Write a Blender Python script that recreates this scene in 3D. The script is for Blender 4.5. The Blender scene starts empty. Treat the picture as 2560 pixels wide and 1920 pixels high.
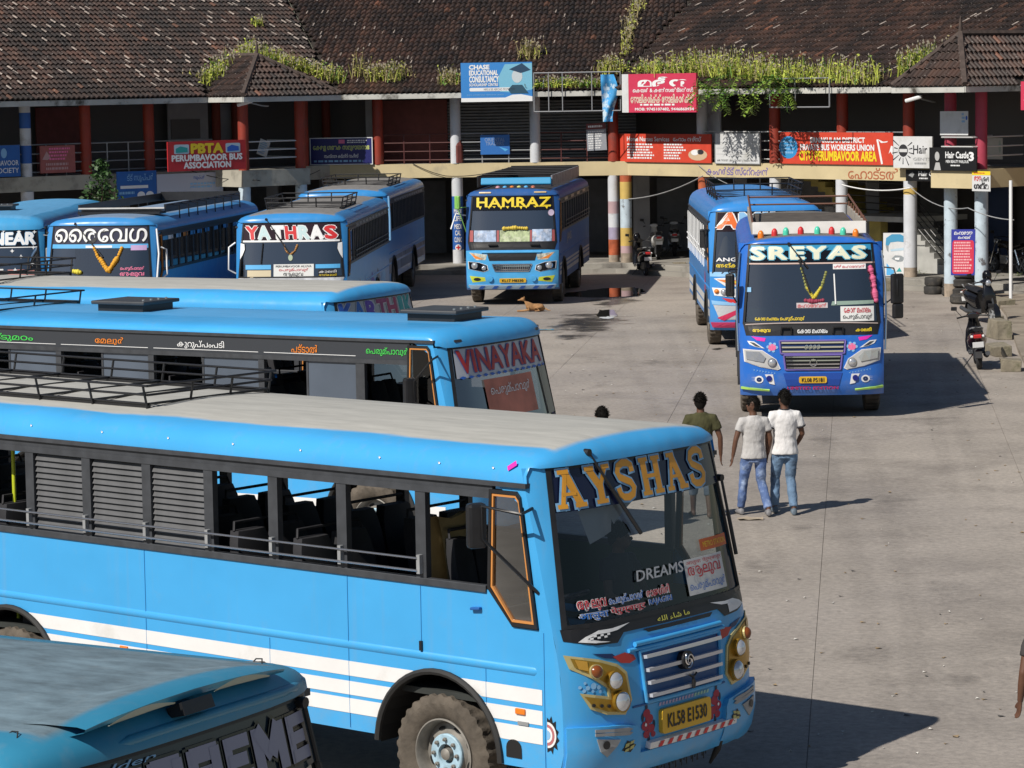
import bpy, bmesh, math, random
from mathutils import Vector, Matrix
from mathutils.geometry import tessellate_polygon

random.seed(7)
R = math.radians
sc = bpy.context.scene
col = sc.collection

# ---------------------------------------------------------------- camera
F_PX, PITCH, ROLL, CAM_H = 7482.0, R(5.788), R(-0.967), 5.965
cp, sp, cr, sr = math.cos(PITCH), math.sin(PITCH), math.cos(ROLL), math.sin(ROLL)
FWD = Vector((0, cp, -sp))
RIGHT0, UP0 = Vector((1, 0, 0)), Vector((0, sp, cp))
CRIGHT = RIGHT0 * cr + UP0 * sr
CUP = RIGHT0 * -sr + UP0 * cr
CPOS = Vector((0, 0, CAM_H))
cam = bpy.data.cameras.new('camera')
cam.sensor_width = 36.0
cam.lens = F_PX / 2560 * 36.0
cam.clip_start = 0.5
cam.clip_end = 2000
cam_ob = bpy.data.objects.new('camera', cam)
cam_ob.matrix_world = Matrix(((CRIGHT.x, CUP.x, -FWD.x, 0), (CRIGHT.y, CUP.y, -FWD.y, 0), (CRIGHT.z, CUP.z, -FWD.z, CAM_H), (0, 0, 0, 1)))
col.objects.link(cam_ob)
sc.camera = cam_ob

# ---------------------------------------------------------------- light
SUN_EL, SHADOW_AZ = R(43.0), R(45.0)     # shadows run towards +X +Y, this angle from +X
world = bpy.data.worlds.new('World'); sc.world = world; world.use_nodes = True
wn = world.node_tree
sky = wn.nodes.new('ShaderNodeTexSky'); sky.sky_type = 'NISHITA'; sky.sun_disc = False
sky.sun_elevation = SUN_EL
sky.sun_rotation = R(225.0)
sky.air_density = 1.0; sky.dust_density = 0.6; sky.ozone_density = 1.0
bg = wn.nodes['Background']; bg.inputs['Strength'].default_value = 0.055
wn.links.new(sky.outputs['Color'], bg.inputs['Color'])
sun = bpy.data.lights.new('sun', 'SUN'); sun.energy = 4.6; sun.angle = R(0.5); sun.color = (1.0, 0.94, 0.85)
sun_ob = bpy.data.objects.new('sun', sun)
ld = Vector((math.cos(SHADOW_AZ) * math.cos(SUN_EL), math.sin(SHADOW_AZ) * math.cos(SUN_EL), -math.sin(SUN_EL)))
sun_ob.rotation_euler = ld.to_track_quat('-Z', 'Y').to_euler()
sun_ob.location = (-30, -30, 60)
col.objects.link(sun_ob)
sc.view_settings.view_transform = 'Standard'; sc.view_settings.look = 'None'
sc.view_settings.exposure = 0.0; sc.view_settings.gamma = 1.0
sc.view_settings.use_curve_mapping = False
sc.cycles.max_bounces = 7; sc.cycles.diffuse_bounces = 3; sc.cycles.glossy_bounces = 3
sc.cycles.transparent_max_bounces = 14; sc.cycles.transmission_bounces = 4
sc.cycles.caustics_reflective = False; sc.cycles.caustics_refractive = False
try: sc.cycles.use_denoising = True
except Exception: pass

# ---------------------------------------------------------------- pixel helpers (photo coordinates -> points of the place)
def ray(px, py):
    return FWD + CRIGHT * ((px - 1280) / F_PX) - CUP * ((py - 960) / F_PX)
def at_z(px, py, z=0.0):
    d = ray(px, py); return CPOS + d * ((z - CAM_H) / d.z)
def at_y(px, py, Y):
    d = ray(px, py); return CPOS + d * (Y / d.y)
def at_plane(px, py, P, n):
    d = ray(px, py); return CPOS + d * ((P - CPOS).dot(n) / d.dot(n))

# ---------------------------------------------------------------- materials
MATS = {}
def mat(name, c, rough=0.5, metal=0.0, var=0.0, scale=4.0, bump=0.0, bscale=40.0, dirt=None, dscale=1.5, dlo=0.5, dhi=0.7, coat=0.0, spec=0.5, emit=None, stretch=None):
    """procedural principled material: base colour with noise variation, optional dirt colour patches and fine relief"""
    if name in MATS: return MATS[name]
    m = bpy.data.materials.new(name); m.use_nodes = True
    nt = m.node_tree; b = nt.nodes['Principled BSDF']
    b.inputs['Roughness'].default_value = rough; b.inputs['Metallic'].default_value = metal
    b.inputs['Specular IOR Level'].default_value = spec
    if coat: b.inputs['Coat Weight'].default_value = coat; b.inputs['Coat Roughness'].default_value = 0.08
    b.inputs['Base Color'].default_value = (*c, 1)
    tc = nt.nodes.new('ShaderNodeTexCoord')
    src = tc.outputs['Object']
    if stretch:
        mp = nt.nodes.new('ShaderNodeMapping'); mp.inputs['Scale'].default_value = stretch
        nt.links.new(src, mp.inputs['Vector']); src = mp.outputs['Vector']
    cur = None
    if var > 0:
        n = nt.nodes.new('ShaderNodeTexNoise'); n.inputs['Scale'].default_value = scale; n.inputs['Detail'].default_value = 6
        nt.links.new(src, n.inputs['Vector'])
        r = nt.nodes.new('ShaderNodeValToRGB')
        r.color_ramp.elements[0].position = 0.3; r.color_ramp.elements[1].position = 0.7
        r.color_ramp.elements[0].color = (*[x * (1 - var) for x in c], 1)
        r.color_ramp.elements[1].color = (*[min(1, x * (1 + var)) for x in c], 1)
        nt.links.new(n.outputs['Fac'], r.inputs['Fac']); cur = r.outputs['Color']
    if dirt:
        n = nt.nodes.new('ShaderNodeTexNoise'); n.inputs['Scale'].default_value = dscale; n.inputs['Detail'].default_value = 8; n.inputs['Roughness'].default_value = 0.65
        nt.links.new(src, n.inputs['Vector'])
        r = nt.nodes.new('ShaderNodeValToRGB'); r.color_ramp.elements[0].position = dlo; r.color_ramp.elements[1].position = dhi
        nt.links.new(n.outputs['Fac'], r.inputs['Fac'])
        mx = nt.nodes.new('ShaderNodeMix'); mx.data_type = 'RGBA'
        nt.links.new(r.outputs['Color'], mx.inputs['Factor'])
        if cur: nt.links.new(cur, mx.inputs['A'])
        else: mx.inputs['A'].default_value = (*c, 1)
        mx.inputs['B'].default_value = (*dirt, 1)
        cur = mx.outputs['Result']
    if cur: nt.links.new(cur, b.inputs['Base Color'])
    if bump > 0:
        n = nt.nodes.new('ShaderNodeTexNoise'); n.inputs['Scale'].default_value = bscale; n.inputs['Detail'].default_value = 4
        nt.links.new(src, n.inputs['Vector'])
        bp = nt.nodes.new('ShaderNodeBump'); bp.inputs['Strength'].default_value = bump; bp.inputs['Distance'].default_value = 0.02
        nt.links.new(n.outputs['Fac'], bp.inputs['Height']); nt.links.new(bp.outputs['Normal'], b.inputs['Normal'])
    if emit:
        b.inputs['Emission Color'].default_value = (*c, 1); b.inputs['Emission Strength'].default_value = emit
    MATS[name] = m
    return m

def glass(name, tint=(0.75, 0.8, 0.82), clear=0.8, rough=0.03, refl=0.0):
    """thin pane: clear film over glossy reflection"""
    if name in MATS: return MATS[name]
    m = bpy.data.materials.new(name); m.use_nodes = True
    nt = m.node_tree; nt.nodes.clear()
    out = nt.nodes.new('ShaderNodeOutputMaterial')
    tr = nt.nodes.new('ShaderNodeBsdfTransparent'); tr.inputs['Color'].default_value = (*[t * clear for t in tint], 1)
    gl = nt.nodes.new('ShaderNodeBsdfGlossy'); gl.inputs['Roughness'].default_value = rough
    fr = nt.nodes.new('ShaderNodeFresnel'); fr.inputs['IOR'].default_value = 1.5
    ma = nt.nodes.new('ShaderNodeMath'); ma.operation = 'MULTIPLY_ADD'; ma.inputs[1].default_value = 1.0; ma.inputs[2].default_value = refl; ma.use_clamp = True
    nt.links.new(fr.outputs['Fac'], ma.inputs[0])
    mx = nt.nodes.new('ShaderNodeMixShader')
    nt.links.new(ma.outputs[0], mx.inputs['Fac']); nt.links.new(tr.outputs[0], mx.inputs[1]); nt.links.new(gl.outputs[0], mx.inputs[2])
    nt.links.new(mx.outputs[0], out.inputs['Surface'])
    MATS[name] = m
    return m

def stain_mat(name, c, rough=0.6, scale=1.2, lo=0.42, hi=0.62, strength=0.8):
    """thin stain: opaque in ragged patches, fading out towards its rim"""
    if name in MATS: return MATS[name]
    m = bpy.data.materials.new(name); m.use_nodes = True; nt = m.node_tree; b = nt.nodes['Principled BSDF']; L = nt.links.new
    b.inputs['Base Color'].default_value = (*c, 1); b.inputs['Roughness'].default_value = rough
    ge = nt.nodes.new('ShaderNodeNewGeometry'); n = nt.nodes.new('ShaderNodeTexNoise'); n.inputs['Scale'].default_value = scale; n.inputs['Detail'].default_value = 9; n.inputs['Roughness'].default_value = 0.68
    L(ge.outputs['Position'], n.inputs['Vector'])
    at = nt.nodes.new('ShaderNodeAttribute'); at.attribute_name = 'fade'
    ad = nt.nodes.new('ShaderNodeMath'); ad.operation = 'MULTIPLY_ADD'; L(at.outputs['Fac'], ad.inputs[0]); ad.inputs[1].default_value = 0.38; L(n.outputs['Fac'], ad.inputs[2])
    mr = nt.nodes.new('ShaderNodeMapRange'); L(ad.outputs[0], mr.inputs['Value']); mr.inputs['From Min'].default_value = lo + 0.22; mr.inputs['From Max'].default_value = hi + 0.22; mr.inputs['To Max'].default_value = strength
    L(mr.outputs[0], b.inputs['Alpha']); MATS[name] = m
    return m

def bus_paint(name, c, top=(0.33, 0.31, 0.28), edge=0.95, amount=1.0, streak=0.25, topvar=0.12, spec=0.5, rough=0.28, tstretch=(0.5, 3.5, 1)):
    """bus paint whose flat roof top carries grey road dust or primer; even colour on the flanks"""
    if name in MATS: return MATS[name]
    m = bpy.data.materials.new(name); m.use_nodes = True
    nt = m.node_tree; b = nt.nodes['Principled BSDF']
    L = nt.links.new
    tc = nt.nodes.new('ShaderNodeTexCoord')
    sx = nt.nodes.new('ShaderNodeSeparateXYZ'); L(tc.outputs['Object'], sx.inputs[0])
    ab = nt.nodes.new('ShaderNodeMath'); ab.operation = 'ABSOLUTE'; L(sx.outputs['Y'], ab.inputs[0])
    n = nt.nodes.new('ShaderNodeTexNoise'); n.inputs['Scale'].default_value = 2.2; n.inputs['Detail'].default_value = 7
    mp = nt.nodes.new('ShaderNodeMapping'); mp.inputs['Scale'].default_value = (0.35, 1.6, 1); L(tc.outputs['Object'], mp.inputs[0]); L(mp.outputs[0], n.inputs['Vector'])
    ad = nt.nodes.new('ShaderNodeMath'); ad.operation = 'MULTIPLY_ADD'; L(n.outputs['Fac'], ad.inputs[0]); ad.inputs[1].default_value = streak; L(ab.outputs[0], ad.inputs[2])
    mr = nt.nodes.new('ShaderNodeMapRange'); mr.interpolation_type = 'SMOOTHSTEP'
    L(ad.outputs[0], mr.inputs['Value'])
    mr.inputs['From Min'].default_value = edge - 0.03 + streak * 0.5; mr.inputs['From Max'].default_value = edge + 0.05 + streak * 0.5
    mr.inputs['To Min'].default_value = amount; mr.inputs['To Max'].default_value = 0.0
    n2 = nt.nodes.new('ShaderNodeTexNoise'); n2.inputs['Scale'].default_value = 3.0; n2.inputs['Detail'].default_value = 9; n2.inputs['Roughness'].default_value = 0.7
    mp2 = nt.nodes.new('ShaderNodeMapping'); mp2.inputs['Scale'].default_value = tstretch; L(tc.outputs['Object'], mp2.inputs[0]); L(mp2.outputs[0], n2.inputs['Vector'])
    r2 = nt.nodes.new('ShaderNodeValToRGB'); r2.color_ramp.elements[0].position = 0.3; r2.color_ramp.elements[1].position = 0.72
    r2.color_ramp.elements[0].color = (*[x * (1 - topvar) for x in top], 1); r2.color_ramp.elements[1].color = (*[min(1, x * (1 + topvar * 1.6)) for x in top], 1)
    L(n2.outputs['Fac'], r2.inputs['Fac'])
    n3 = nt.nodes.new('ShaderNodeTexNoise'); n3.inputs['Scale'].default_value = 0.9; n3.inputs['Detail'].default_value = 5; L(tc.outputs['Object'], n3.inputs['Vector'])
    r3 = nt.nodes.new('ShaderNodeValToRGB'); r3.color_ramp.elements[0].position = 0.3; r3.color_ramp.elements[1].position = 0.75
    r3.color_ramp.elements[0].color = (*[x * 0.94 for x in c], 1); r3.color_ramp.elements[1].color = (*[min(1, x * 1.05 + 0.006) for x in c], 1)
    L(n3.outputs['Fac'], r3.inputs['Fac'])
    mx = nt.nodes.new('ShaderNodeMix'); mx.data_type = 'RGBA'
    zr = nt.nodes.new('ShaderNodeMapRange'); L(sx.outputs['Z'], zr.inputs['Value']); zr.inputs['From Min'].default_value = 2.90; zr.inputs['From Max'].default_value = 2.98
    zx = nt.nodes.new('ShaderNodeMapRange'); L(sx.outputs['X'], zx.inputs['Value']); zx.inputs['From Min'].default_value = 0.98; zx.inputs['From Max'].default_value = 1.04; zx.inputs['To Min'].default_value = 1.0; zx.inputs['To Max'].default_value = 0.0
    mz0 = nt.nodes.new('ShaderNodeMath'); mz0.operation = 'MULTIPLY'; L(zr.outputs[0], mz0.inputs[0]); L(zx.outputs[0], mz0.inputs[1])
    mz = nt.nodes.new('ShaderNodeMath'); mz.operation = 'MULTIPLY'; L(mr.outputs[0], mz.inputs[0]); L(mz0.outputs[0], mz.inputs[1])
    L(mz.outputs[0], mx.inputs['Factor']); L(r3.outputs[0], mx.inputs['A']); L(r2.outputs[0], mx.inputs['B'])
    # road dust: patchy film on the skirt, rain streaks down the flanks
    nd = nt.nodes.new('ShaderNodeTexNoise'); nd.inputs['Scale'].default_value = 3.2; nd.inputs['Detail'].default_value = 9; nd.inputs['Roughness'].default_value = 0.7; L(tc.outputs['Object'], nd.inputs['Vector'])
    zd = nt.nodes.new('ShaderNodeMapRange'); L(sx.outputs['Z'], zd.inputs['Value']); zd.inputs['From Min'].default_value = 0.45; zd.inputs['From Max'].default_value = 1.25; zd.inputs['To Min'].default_value = 0.62; zd.inputs['To Max'].default_value = 0.42
    sm = nt.nodes.new('ShaderNodeMath'); sm.operation = 'ADD'; L(nd.outputs['Fac'], sm.inputs[0]); L(zd.outputs[0], sm.inputs[1])
    rd = nt.nodes.new('ShaderNodeMapRange'); L(sm.outputs[0], rd.inputs['Value']); rd.inputs['From Min'].default_value = 1.0; rd.inputs['From Max'].default_value = 1.35; rd.inputs['To Max'].default_value = 0.34
    ns = nt.nodes.new('ShaderNodeTexNoise'); ns.inputs['Scale'].default_value = 1.0; ns.inputs['Detail'].default_value = 5; mps = nt.nodes.new('ShaderNodeMapping'); mps.inputs['Scale'].default_value = (11, 11, 0.5); L(tc.outputs['Object'], mps.inputs[0]); L(mps.outputs[0], ns.inputs['Vector'])
    rs = nt.nodes.new('ShaderNodeMapRange'); L(ns.outputs['Fac'], rs.inputs['Value']); rs.inputs['From Min'].default_value = 0.56; rs.inputs['From Max'].default_value = 0.78; rs.inputs['To Max'].default_value = 0.13
    mxa = nt.nodes.new('ShaderNodeMath'); mxa.operation = 'MAXIMUM'; L(rd.outputs[0], mxa.inputs[0]); L(rs.outputs[0], mxa.inputs[1])
    mxd = nt.nodes.new('ShaderNodeMix'); mxd.data_type = 'RGBA'; L(mxa.outputs[0], mxd.inputs['Factor']); L(mx.outputs['Result'], mxd.inputs['A']); mxd.inputs['B'].default_value = (0.30, 0.32, 0.32, 1)
    L(mxd.outputs['Result'], b.inputs['Base Color'])
    rr = nt.nodes.new('ShaderNodeMapRange'); L(mz.outputs[0], rr.inputs['Value']); b.inputs['Specular IOR Level'].default_value = spec; rr.inputs['To Min'].default_value = rough; rr.inputs['To Max'].default_value = 0.75
    L(rr.outputs[0], b.inputs['Roughness'])
    bp = nt.nodes.new('ShaderNodeBump'); bp.inputs['Strength'].default_value = 0.42; bp.inputs['Distance'].default_value = 0.05
    n4 = nt.nodes.new('ShaderNodeTexNoise'); n4.inputs['Scale'].default_value = 1.6; n4.inputs['Detail'].default_value = 2; L(tc.outputs['Object'], n4.inputs['Vector'])
    L(n4.outputs['Fac'], bp.inputs['Height']); L(bp.outputs[0], b.inputs['Normal'])
    MATS[name] = m
    return m

# ---------------------------------------------------------------- mesh helpers
def link(o, parent=None):
    col.objects.link(o)
    if parent is not None: o.parent = parent
    return o

def tag(o, label=None, cat=None, group=None, kind=None):
    if label: o['label'] = label
    if cat: o['category'] = cat
    if group: o['group'] = group
    if kind: o['kind'] = kind
    return o

def empty(name, loc=(0, 0, 0), rz=0.0, label=None, cat=None, group=None):
    o = bpy.data.objects.new(name, None); o.location = loc; o.rotation_euler = (0, 0, rz)
    o.empty_display_size = 0.2
    col.objects.link(o)
    return tag(o, label, cat, group)

def copy_tree(o, parent=None):
    c = o.copy(); col.objects.link(c); c.parent = parent
    for ch in list(o.children): copy_tree(ch, c)
    return c

class MB:
    def __init__(s): s.v = []; s.f = []; s.m = []
    def face(s, idx, m=0): s.f.append(tuple(idx)); s.m.append(m)
    def pts(s, ps, m=0):
        b = len(s.v); s.v += [tuple(p) for p in ps]; s.face(range(b, b + len(ps)), m)
    def box(s, x0, x1, y0, y1, z0, z1, m=0):
        b = len(s.v)
        s.v += [(x0, y0, z0), (x1, y0, z0), (x1, y1, z0), (x0, y1, z0), (x0, y0, z1), (x1, y0, z1), (x1, y1, z1), (x0, y1, z1)]
        for q in ((0, 3, 2, 1), (4, 5, 6, 7), (0, 1, 5, 4), (1, 2, 6, 5), (2, 3, 7, 6), (3, 0, 4, 7)): s.face([b + i for i in q], m)
        return s
    def obox(s, c, ux, uy, uz, hx, hy, hz, m=0):
        """box with centre c, unit axes and half sizes"""
        c, ux, uy, uz = Vector(c), Vector(ux), Vector(uy), Vector(uz); b = len(s.v)
        for sz in (-1, 1):
            for sx_, sy_ in ((-1, -1), (1, -1), (1, 1), (-1, 1)): s.v.append(tuple(c + ux * hx * sx_ + uy * hy * sy_ + uz * hz * sz))
        for q in ((0, 3, 2, 1), (4, 5, 6, 7), (0, 1, 5, 4), (1, 2, 6, 5), (2, 3, 7, 6), (3, 0, 4, 7)): s.face([b + i for i in q], m)
        return s
    def bar(s, p0, p1, w, h, m=0):
        p0, p1 = Vector(p0), Vector(p1); d = (p1 - p0); L = d.length; d.normalize()
        up = Vector((0, 0, 1)) if abs(d.z) < 0.95 else Vector((1, 0, 0))
        sd = d.cross(up).normalized(); up = sd.cross(d)
        return s.obox((p0 + p1) / 2, d, sd, up, L / 2, w / 2, h / 2, m)
    def tube(s, ps, r, n=6, m=0, closed=False, cap=True):
        ps = [Vector(p) for p in ps]; k = len(ps); b = len(s.v)
        rs = r if isinstance(r, (list, tuple)) else [r] * k
        prev = None
        for i, p in enumerate(ps):
            if closed: d = (ps[(i + 1) % k] - ps[i - 1])
            else: d = ps[min(i + 1, k - 1)] - ps[max(i - 1, 0)]
            if d.length < 1e-9: d = Vector((0, 0, 1))
            d.normalize()
            if prev is None:
                a = Vector((0, 0, 1)) if abs(d.z) < 0.9 else Vector((1, 0, 0))
                u = d.cross(a).normalized()
            else:
                u = (prev - d * prev.dot(d))
                u = u.normalized() if u.length > 1e-6 else d.cross(Vector((0, 0, 1))).normalized()
            prev = u; w = d.cross(u)
            for j in range(n):
                a = 2 * math.pi * j / n
                s.v.append(tuple(p + (u * math.cos(a) + w * math.sin(a)) * rs[i]))
        for i in range(k if closed else k - 1):
            i2 = (i + 1) % k
            for j in range(n):
                j2 = (j + 1) % n
                s.face((b + i * n + j, b + i * n + j2, b + i2 * n + j2, b + i2 * n + j), m)
        if cap and not closed:
            s.face([b + j for j in range(n)][::-1], m); s.face([b + (k - 1) * n + j for j in range(n)], m)
        return s
    def lathe(s, prof, n=24, axis='z', c=(0, 0, 0), m=0, close=False):
        """prof: list of (radius, height)"""
        b = len(s.v); k = len(prof); c = Vector(c)
        for i in range(n):
            a = 2 * math.pi * i / n; ca, sa = math.cos(a), math.sin(a)
            for r_, h in prof:
                if axis == 'z': q = (r_ * ca, r_ * sa, h)
                elif axis == 'y': q = (r_ * ca, h, r_ * sa)
                else: q = (h, r_ * ca, r_ * sa)
                s.v.append(tuple(c + Vector(q)))
        for i in range(n):
            i2 = (i + 1) % n
            for j in range(k - 1 if not close else k):
                j2 = (j + 1) % k
                s.face((b + i * k + j, b + i2 * k + j, b + i2 * k + j2, b + i * k + j2), m)
        return s
    def grid(s, P, m=0, flip=False):
        """P: rows of points"""
        b = len(s.v); h = len(P); w = len(P[0])
        for row in P: s.v += [tuple(p) for p in row]
        for i in range(h - 1):
            for j in range(w - 1):
                q = (b + i * w + j, b + i * w + j + 1, b + (i + 1) * w + j + 1, b + (i + 1) * w + j)
                s.face(q[::-1] if flip else q, m)
        return s
    def add(s, o, T=None, m=None):
        b = len(s.v)
        s.v += [tuple(T @ Vector(p)) for p in o.v] if T else o.v
        for f, mm in zip(o.f, o.m): s.face([b + i for i in f], mm if m is None else m)
        return s
    def mesh(s, name, mats, smooth=0):
        me = bpy.data.meshes.new(name)
        me.from_pydata(s.v, [], s.f)
        if not isinstance(mats, (list, tuple)): mats = [mats]
        for a in mats: me.materials.append(a)
        if len(mats) > 1: me.polygons.foreach_set('material_index', s.m)
        if smooth:
            me.polygons.foreach_set('use_smooth', [True] * len(me.polygons))
            me.update()
            me.set_sharp_from_angle(angle=R(smooth))
        me.update()
        return me
    def build(s, name, mats, parent=None, smooth=0, bevel=0.0):
        o = bpy.data.objects.new(name, s.mesh(name, mats, smooth)); link(o, parent)
        if bevel:
            md = o.modifiers.new('bevel', 'BEVEL'); md.width = bevel; md.segments = 2; md.limit_method = 'ANGLE'; md.angle_limit = R(40)
            md.harden_normals = False
        return o

def obj(name, me, parent=None):
    return link(bpy.data.objects.new(name, me), parent)

# ---- flat shapes in 2-D that are wrapped on a surface
def refine(poly, maxlen):
    """polygon (list of 2-D) -> triangles, edges no longer than maxlen"""
    bm = bmesh.new()
    vs = [bm.verts.new((p[0], p[1], 0)) for p in poly]
    try: bm.faces.new(vs)
    except ValueError: pass
    bmesh.ops.triangulate(bm, faces=bm.faces[:])
    for _ in range(5):
        es = [e for e in bm.edges if e.calc_length() > maxlen]
        if not es: break
        bmesh.ops.subdivide_edges(bm, edges=es, cuts=1)
        bmesh.ops.triangulate(bm, faces=[f for f in bm.faces if len(f.verts) > 3])
    bm.verts.index_update()
    V = [(v.co.x, v.co.y) for v in bm.verts]; Fc = [tuple(v.index for v in f.verts) for f in bm.faces]
    bm.free()
    return V, Fc

def wrap(poly, fn, off, mb=None, maxlen=0.15, m=0):
    mb = mb or MB(); V, Fc = refine(poly, maxlen); b = len(mb.v)
    mb.v += [tuple(fn(a, c, off)) for a, c in V]
    for f in Fc: mb.face([b + i for i in f], m)
    return mb

def prism(poly, fn, o0, o1, mb=None, maxlen=0.2, m=0):
    """raised shape on a surface: top sheet plus side walls"""
    mb = wrap(poly, fn, o1, mb, maxlen, m)
    n = len(poly)
    for i in range(n):
        a, c = poly[i], poly[(i + 1) % n]
        L = math.hypot(c[0] - a[0], c[1] - a[1]); k = max(1, int(L / maxlen))
        for j in range(k):
            p = [a[t] + (c[t] - a[t]) * j / k for t in (0, 1)]; q = [a[t] + (c[t] - a[t]) * (j + 1) / k for t in (0, 1)]
            mb.pts([fn(p[0], p[1], o0), fn(q[0], q[1], o0), fn(q[0], q[1], o1), fn(p[0], p[1], o1)], m)
    return mb

_tc = {}
def text2d(s, off=0.0, shear=0.0, space=1.0):
    k = (s, off, shear, space)
    if k not in _tc:
        c = bpy.data.curves.new('t', 'FONT'); c.body = s; c.resolution_u = 2; c.offset = off; c.fill_mode = 'FRONT'; c.shear = shear; c.space_character = space
        o = bpy.data.objects.new('t', c)
        me = bpy.data.meshes.new_from_object(o)
        V = [(v.co.x, v.co.y) for v in me.vertices]; Fc = [tuple(p.vertices) for p in me.polygons]
        bpy.data.objects.remove(o); bpy.data.curves.remove(c); bpy.data.meshes.remove(me)
        _tc[k] = (V, Fc)
    return _tc[k]

def text_on(s, fn, u0, u1, v0, v1, off, mb=None, bold=0.0, shear=0.0, keep=False, m=0, warp=None, ref=None, space=1.0):
    """lettering fitted into the rectangle u0..u1, v0..v1 of a surface function fn(u, v, off)"""
    mb = mb or MB(); fat = bold if s.isascii() else 0.0
    V, Fc = text2d(s, 0.0 if fat else bold, shear, space)
    if not V: return mb
    V0 = text2d(s, ref if (ref is not None and not fat) else 0.0, shear, space)[0]
    xs = [p[0] for p in V0]; ys = [p[1] for p in V0]; x0, x1, y0, y1 = min(xs), max(xs), min(ys), max(ys)
    kx = (u1 - u0) / (x1 - x0); ky = (v1 - v0) / (y1 - y0)
    du = 0
    if keep and kx > ky: du = (u1 - u0 - ky * (x1 - x0)) / 2; kx = ky
    # ASCII words are thickened by a ring of shifted copies, each a hair in front of the last
    g = fat if not (ref and fat) else fat
    for q in range(1 if not fat else 7):
        b = len(mb.v); sx_ = g * math.cos(q * math.pi / 3) if q else 0.0; sy_ = g * math.sin(q * math.pi / 3) if q else 0.0
        for x, y in V:
            u = u0 + du + (x + sx_ - x0) * kx; v = v0 + (y + sy_ - y0) * ky
            if warp: u, v = warp(u, v)
            mb.v.append(tuple(fn(u, v, off + 0.0003 * q)))
        for f in Fc: mb.face([b + i for i in f], m)
    return mb

def ellipse(cx, cy, rx, ry, n=20, a0=0.0, a1=360.0):
    return [(cx + rx * math.cos(R(a0 + (a1 - a0) * i / (n if a1 - a0 >= 360 else n - 1))), cy + ry * math.sin(R(a0 + (a1 - a0) * i / (n if a1 - a0 >= 360 else n - 1)))) for i in range(n)]

def rrect(x0, x1, y0, y1, r, n=4):
    P = []
    for cx, cy, a in ((x1 - r, y1 - r, 0), (x0 + r, y1 - r, 90), (x0 + r, y0 + r, 180), (x1 - r, y0 + r, 270)):
        P += [(cx + r * math.cos(R(a + 90 * i / n)), cy + r * math.sin(R(a + 90 * i / n))) for i in range(n + 1)]
    return P

# ================================================================ shared materials
M_black = mat('black_trim', (0.016, 0.016, 0.018), 0.42, var=0.25, scale=6)
M_blackgloss = mat('black_gloss', (0.008, 0.008, 0.010), 0.12)
M_rubber = mat('rubber', (0.022, 0.022, 0.022), 0.7)
M_dgrey = mat('dark_grey_trim', (0.050, 0.054, 0.062), 0.5, var=0.2, scale=8)
M_grey = mat('grey_metal', (0.30, 0.31, 0.32), 0.4, var=0.15)
M_steel = mat('steel', (0.55, 0.56, 0.58), 0.25, metal=0.9)
M_chrome = mat('chrome', (0.8, 0.8, 0.82), 0.08, metal=1.0)
M_white = mat('white_paint', (0.80, 0.80, 0.80), 0.35, var=0.04, scale=3, dirt=(0.62, 0.6, 0.56), dscale=2.0, dlo=0.55, dhi=0.8)
M_whitep = mat('white_print', (0.82, 0.83, 0.84), 0.5)
M_red = mat('red_print', (0.62, 0.03, 0.035), 0.45)
M_yellow = mat('yellow_print', (0.82, 0.62, 0.03), 0.45)
M_orange = mat('orange_print', (0.80, 0.24, 0.03), 0.4)
M_green = mat('green_print', (0.07, 0.62, 0.10), 0.45)
M_pink = mat('pink_print', (0.8, 0.17, 0.35), 0.45)
M_magenta = mat('magenta_print', (0.75, 0.03, 0.45), 0.4)
M_purple = mat('purple_print', (0.12, 0.05, 0.42), 0.45)
M_bluep = mat('blue_print', (0.03, 0.13, 0.55), 0.45)
M_cyan = mat('pale_blue_print', (0.25, 0.50, 0.78), 0.45)
M_sky = mat('sky_print', (0.10, 0.42, 0.78), 0.4)
M_teal = mat('teal_print', (0.03, 0.35, 0.35), 0.45)
M_gold = mat('gold_housing', (0.42, 0.25, 0.035), 0.3, metal=0.55, var=0.15, scale=8)
M_lens = mat('lamp_lens', (0.65, 0.67, 0.70), 0.08, metal=0.6)
M_amber = mat('amber_lens', (0.85, 0.22, 0.02), 0.25)
M_tyre = mat('dusty_tyre', (0.105, 0.088, 0.070), 0.9, var=0.35, scale=7, bump=0.3, bscale=30)
M_tyre_dark = mat('worn_tyre', (0.03, 0.03, 0.032), 0.85, var=0.3, scale=6)
M_rim = mat('rim_steel', (0.26, 0.245, 0.22), 0.55, metal=0.3, var=0.25, scale=9)
M_flange = mat('pale_blue_hub_paint', (0.38, 0.55, 0.66), 0.5, var=0.2, scale=20)
M_under = mat('underbody', (0.012, 0.012, 0.012), 0.9)
M_lining = mat('cabin_lining', (0.030, 0.034, 0.032), 0.8, var=0.2)
M_liningG = mat('cabin_panel_green', (0.035, 0.065, 0.018), 0.7)
M_seat = mat('seat_cover', (0.018, 0.018, 0.022), 0.75, var=0.3, scale=5)
M_tan = mat('tan_cloth', (0.45, 0.34, 0.16), 0.9, var=0.1, scale=8)
M_tint = mat('tinted_pane', (0.014, 0.018, 0.024), 0.06, spec=0.9)
M_glass = glass('clear_pane', tint=(0.9, 0.93, 0.93), clear=0.95, refl=0.015)
M_glassd = glass('dusky_pane', tint=(0.5, 0.55, 0.6), clear=0.60, refl=0.27)
M_glassb = glass('smoked_pane', tint=(0.5, 0.55, 0.62), clear=0.45, refl=0.34)
M_glassq = glass('cab_quarter_pane', tint=(0.7, 0.75, 0.78), clear=0.7, refl=0.03)
M_skypane = mat('sky_reflection_pane', (0.10, 0.125, 0.165), 0.12, spec=0.7, var=0.15, scale=1.2)  # slate blue base colour imitates sky reflected in the side panes
M_card = mat('white_card', (0.70, 0.71, 0.70), 0.7)
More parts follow.
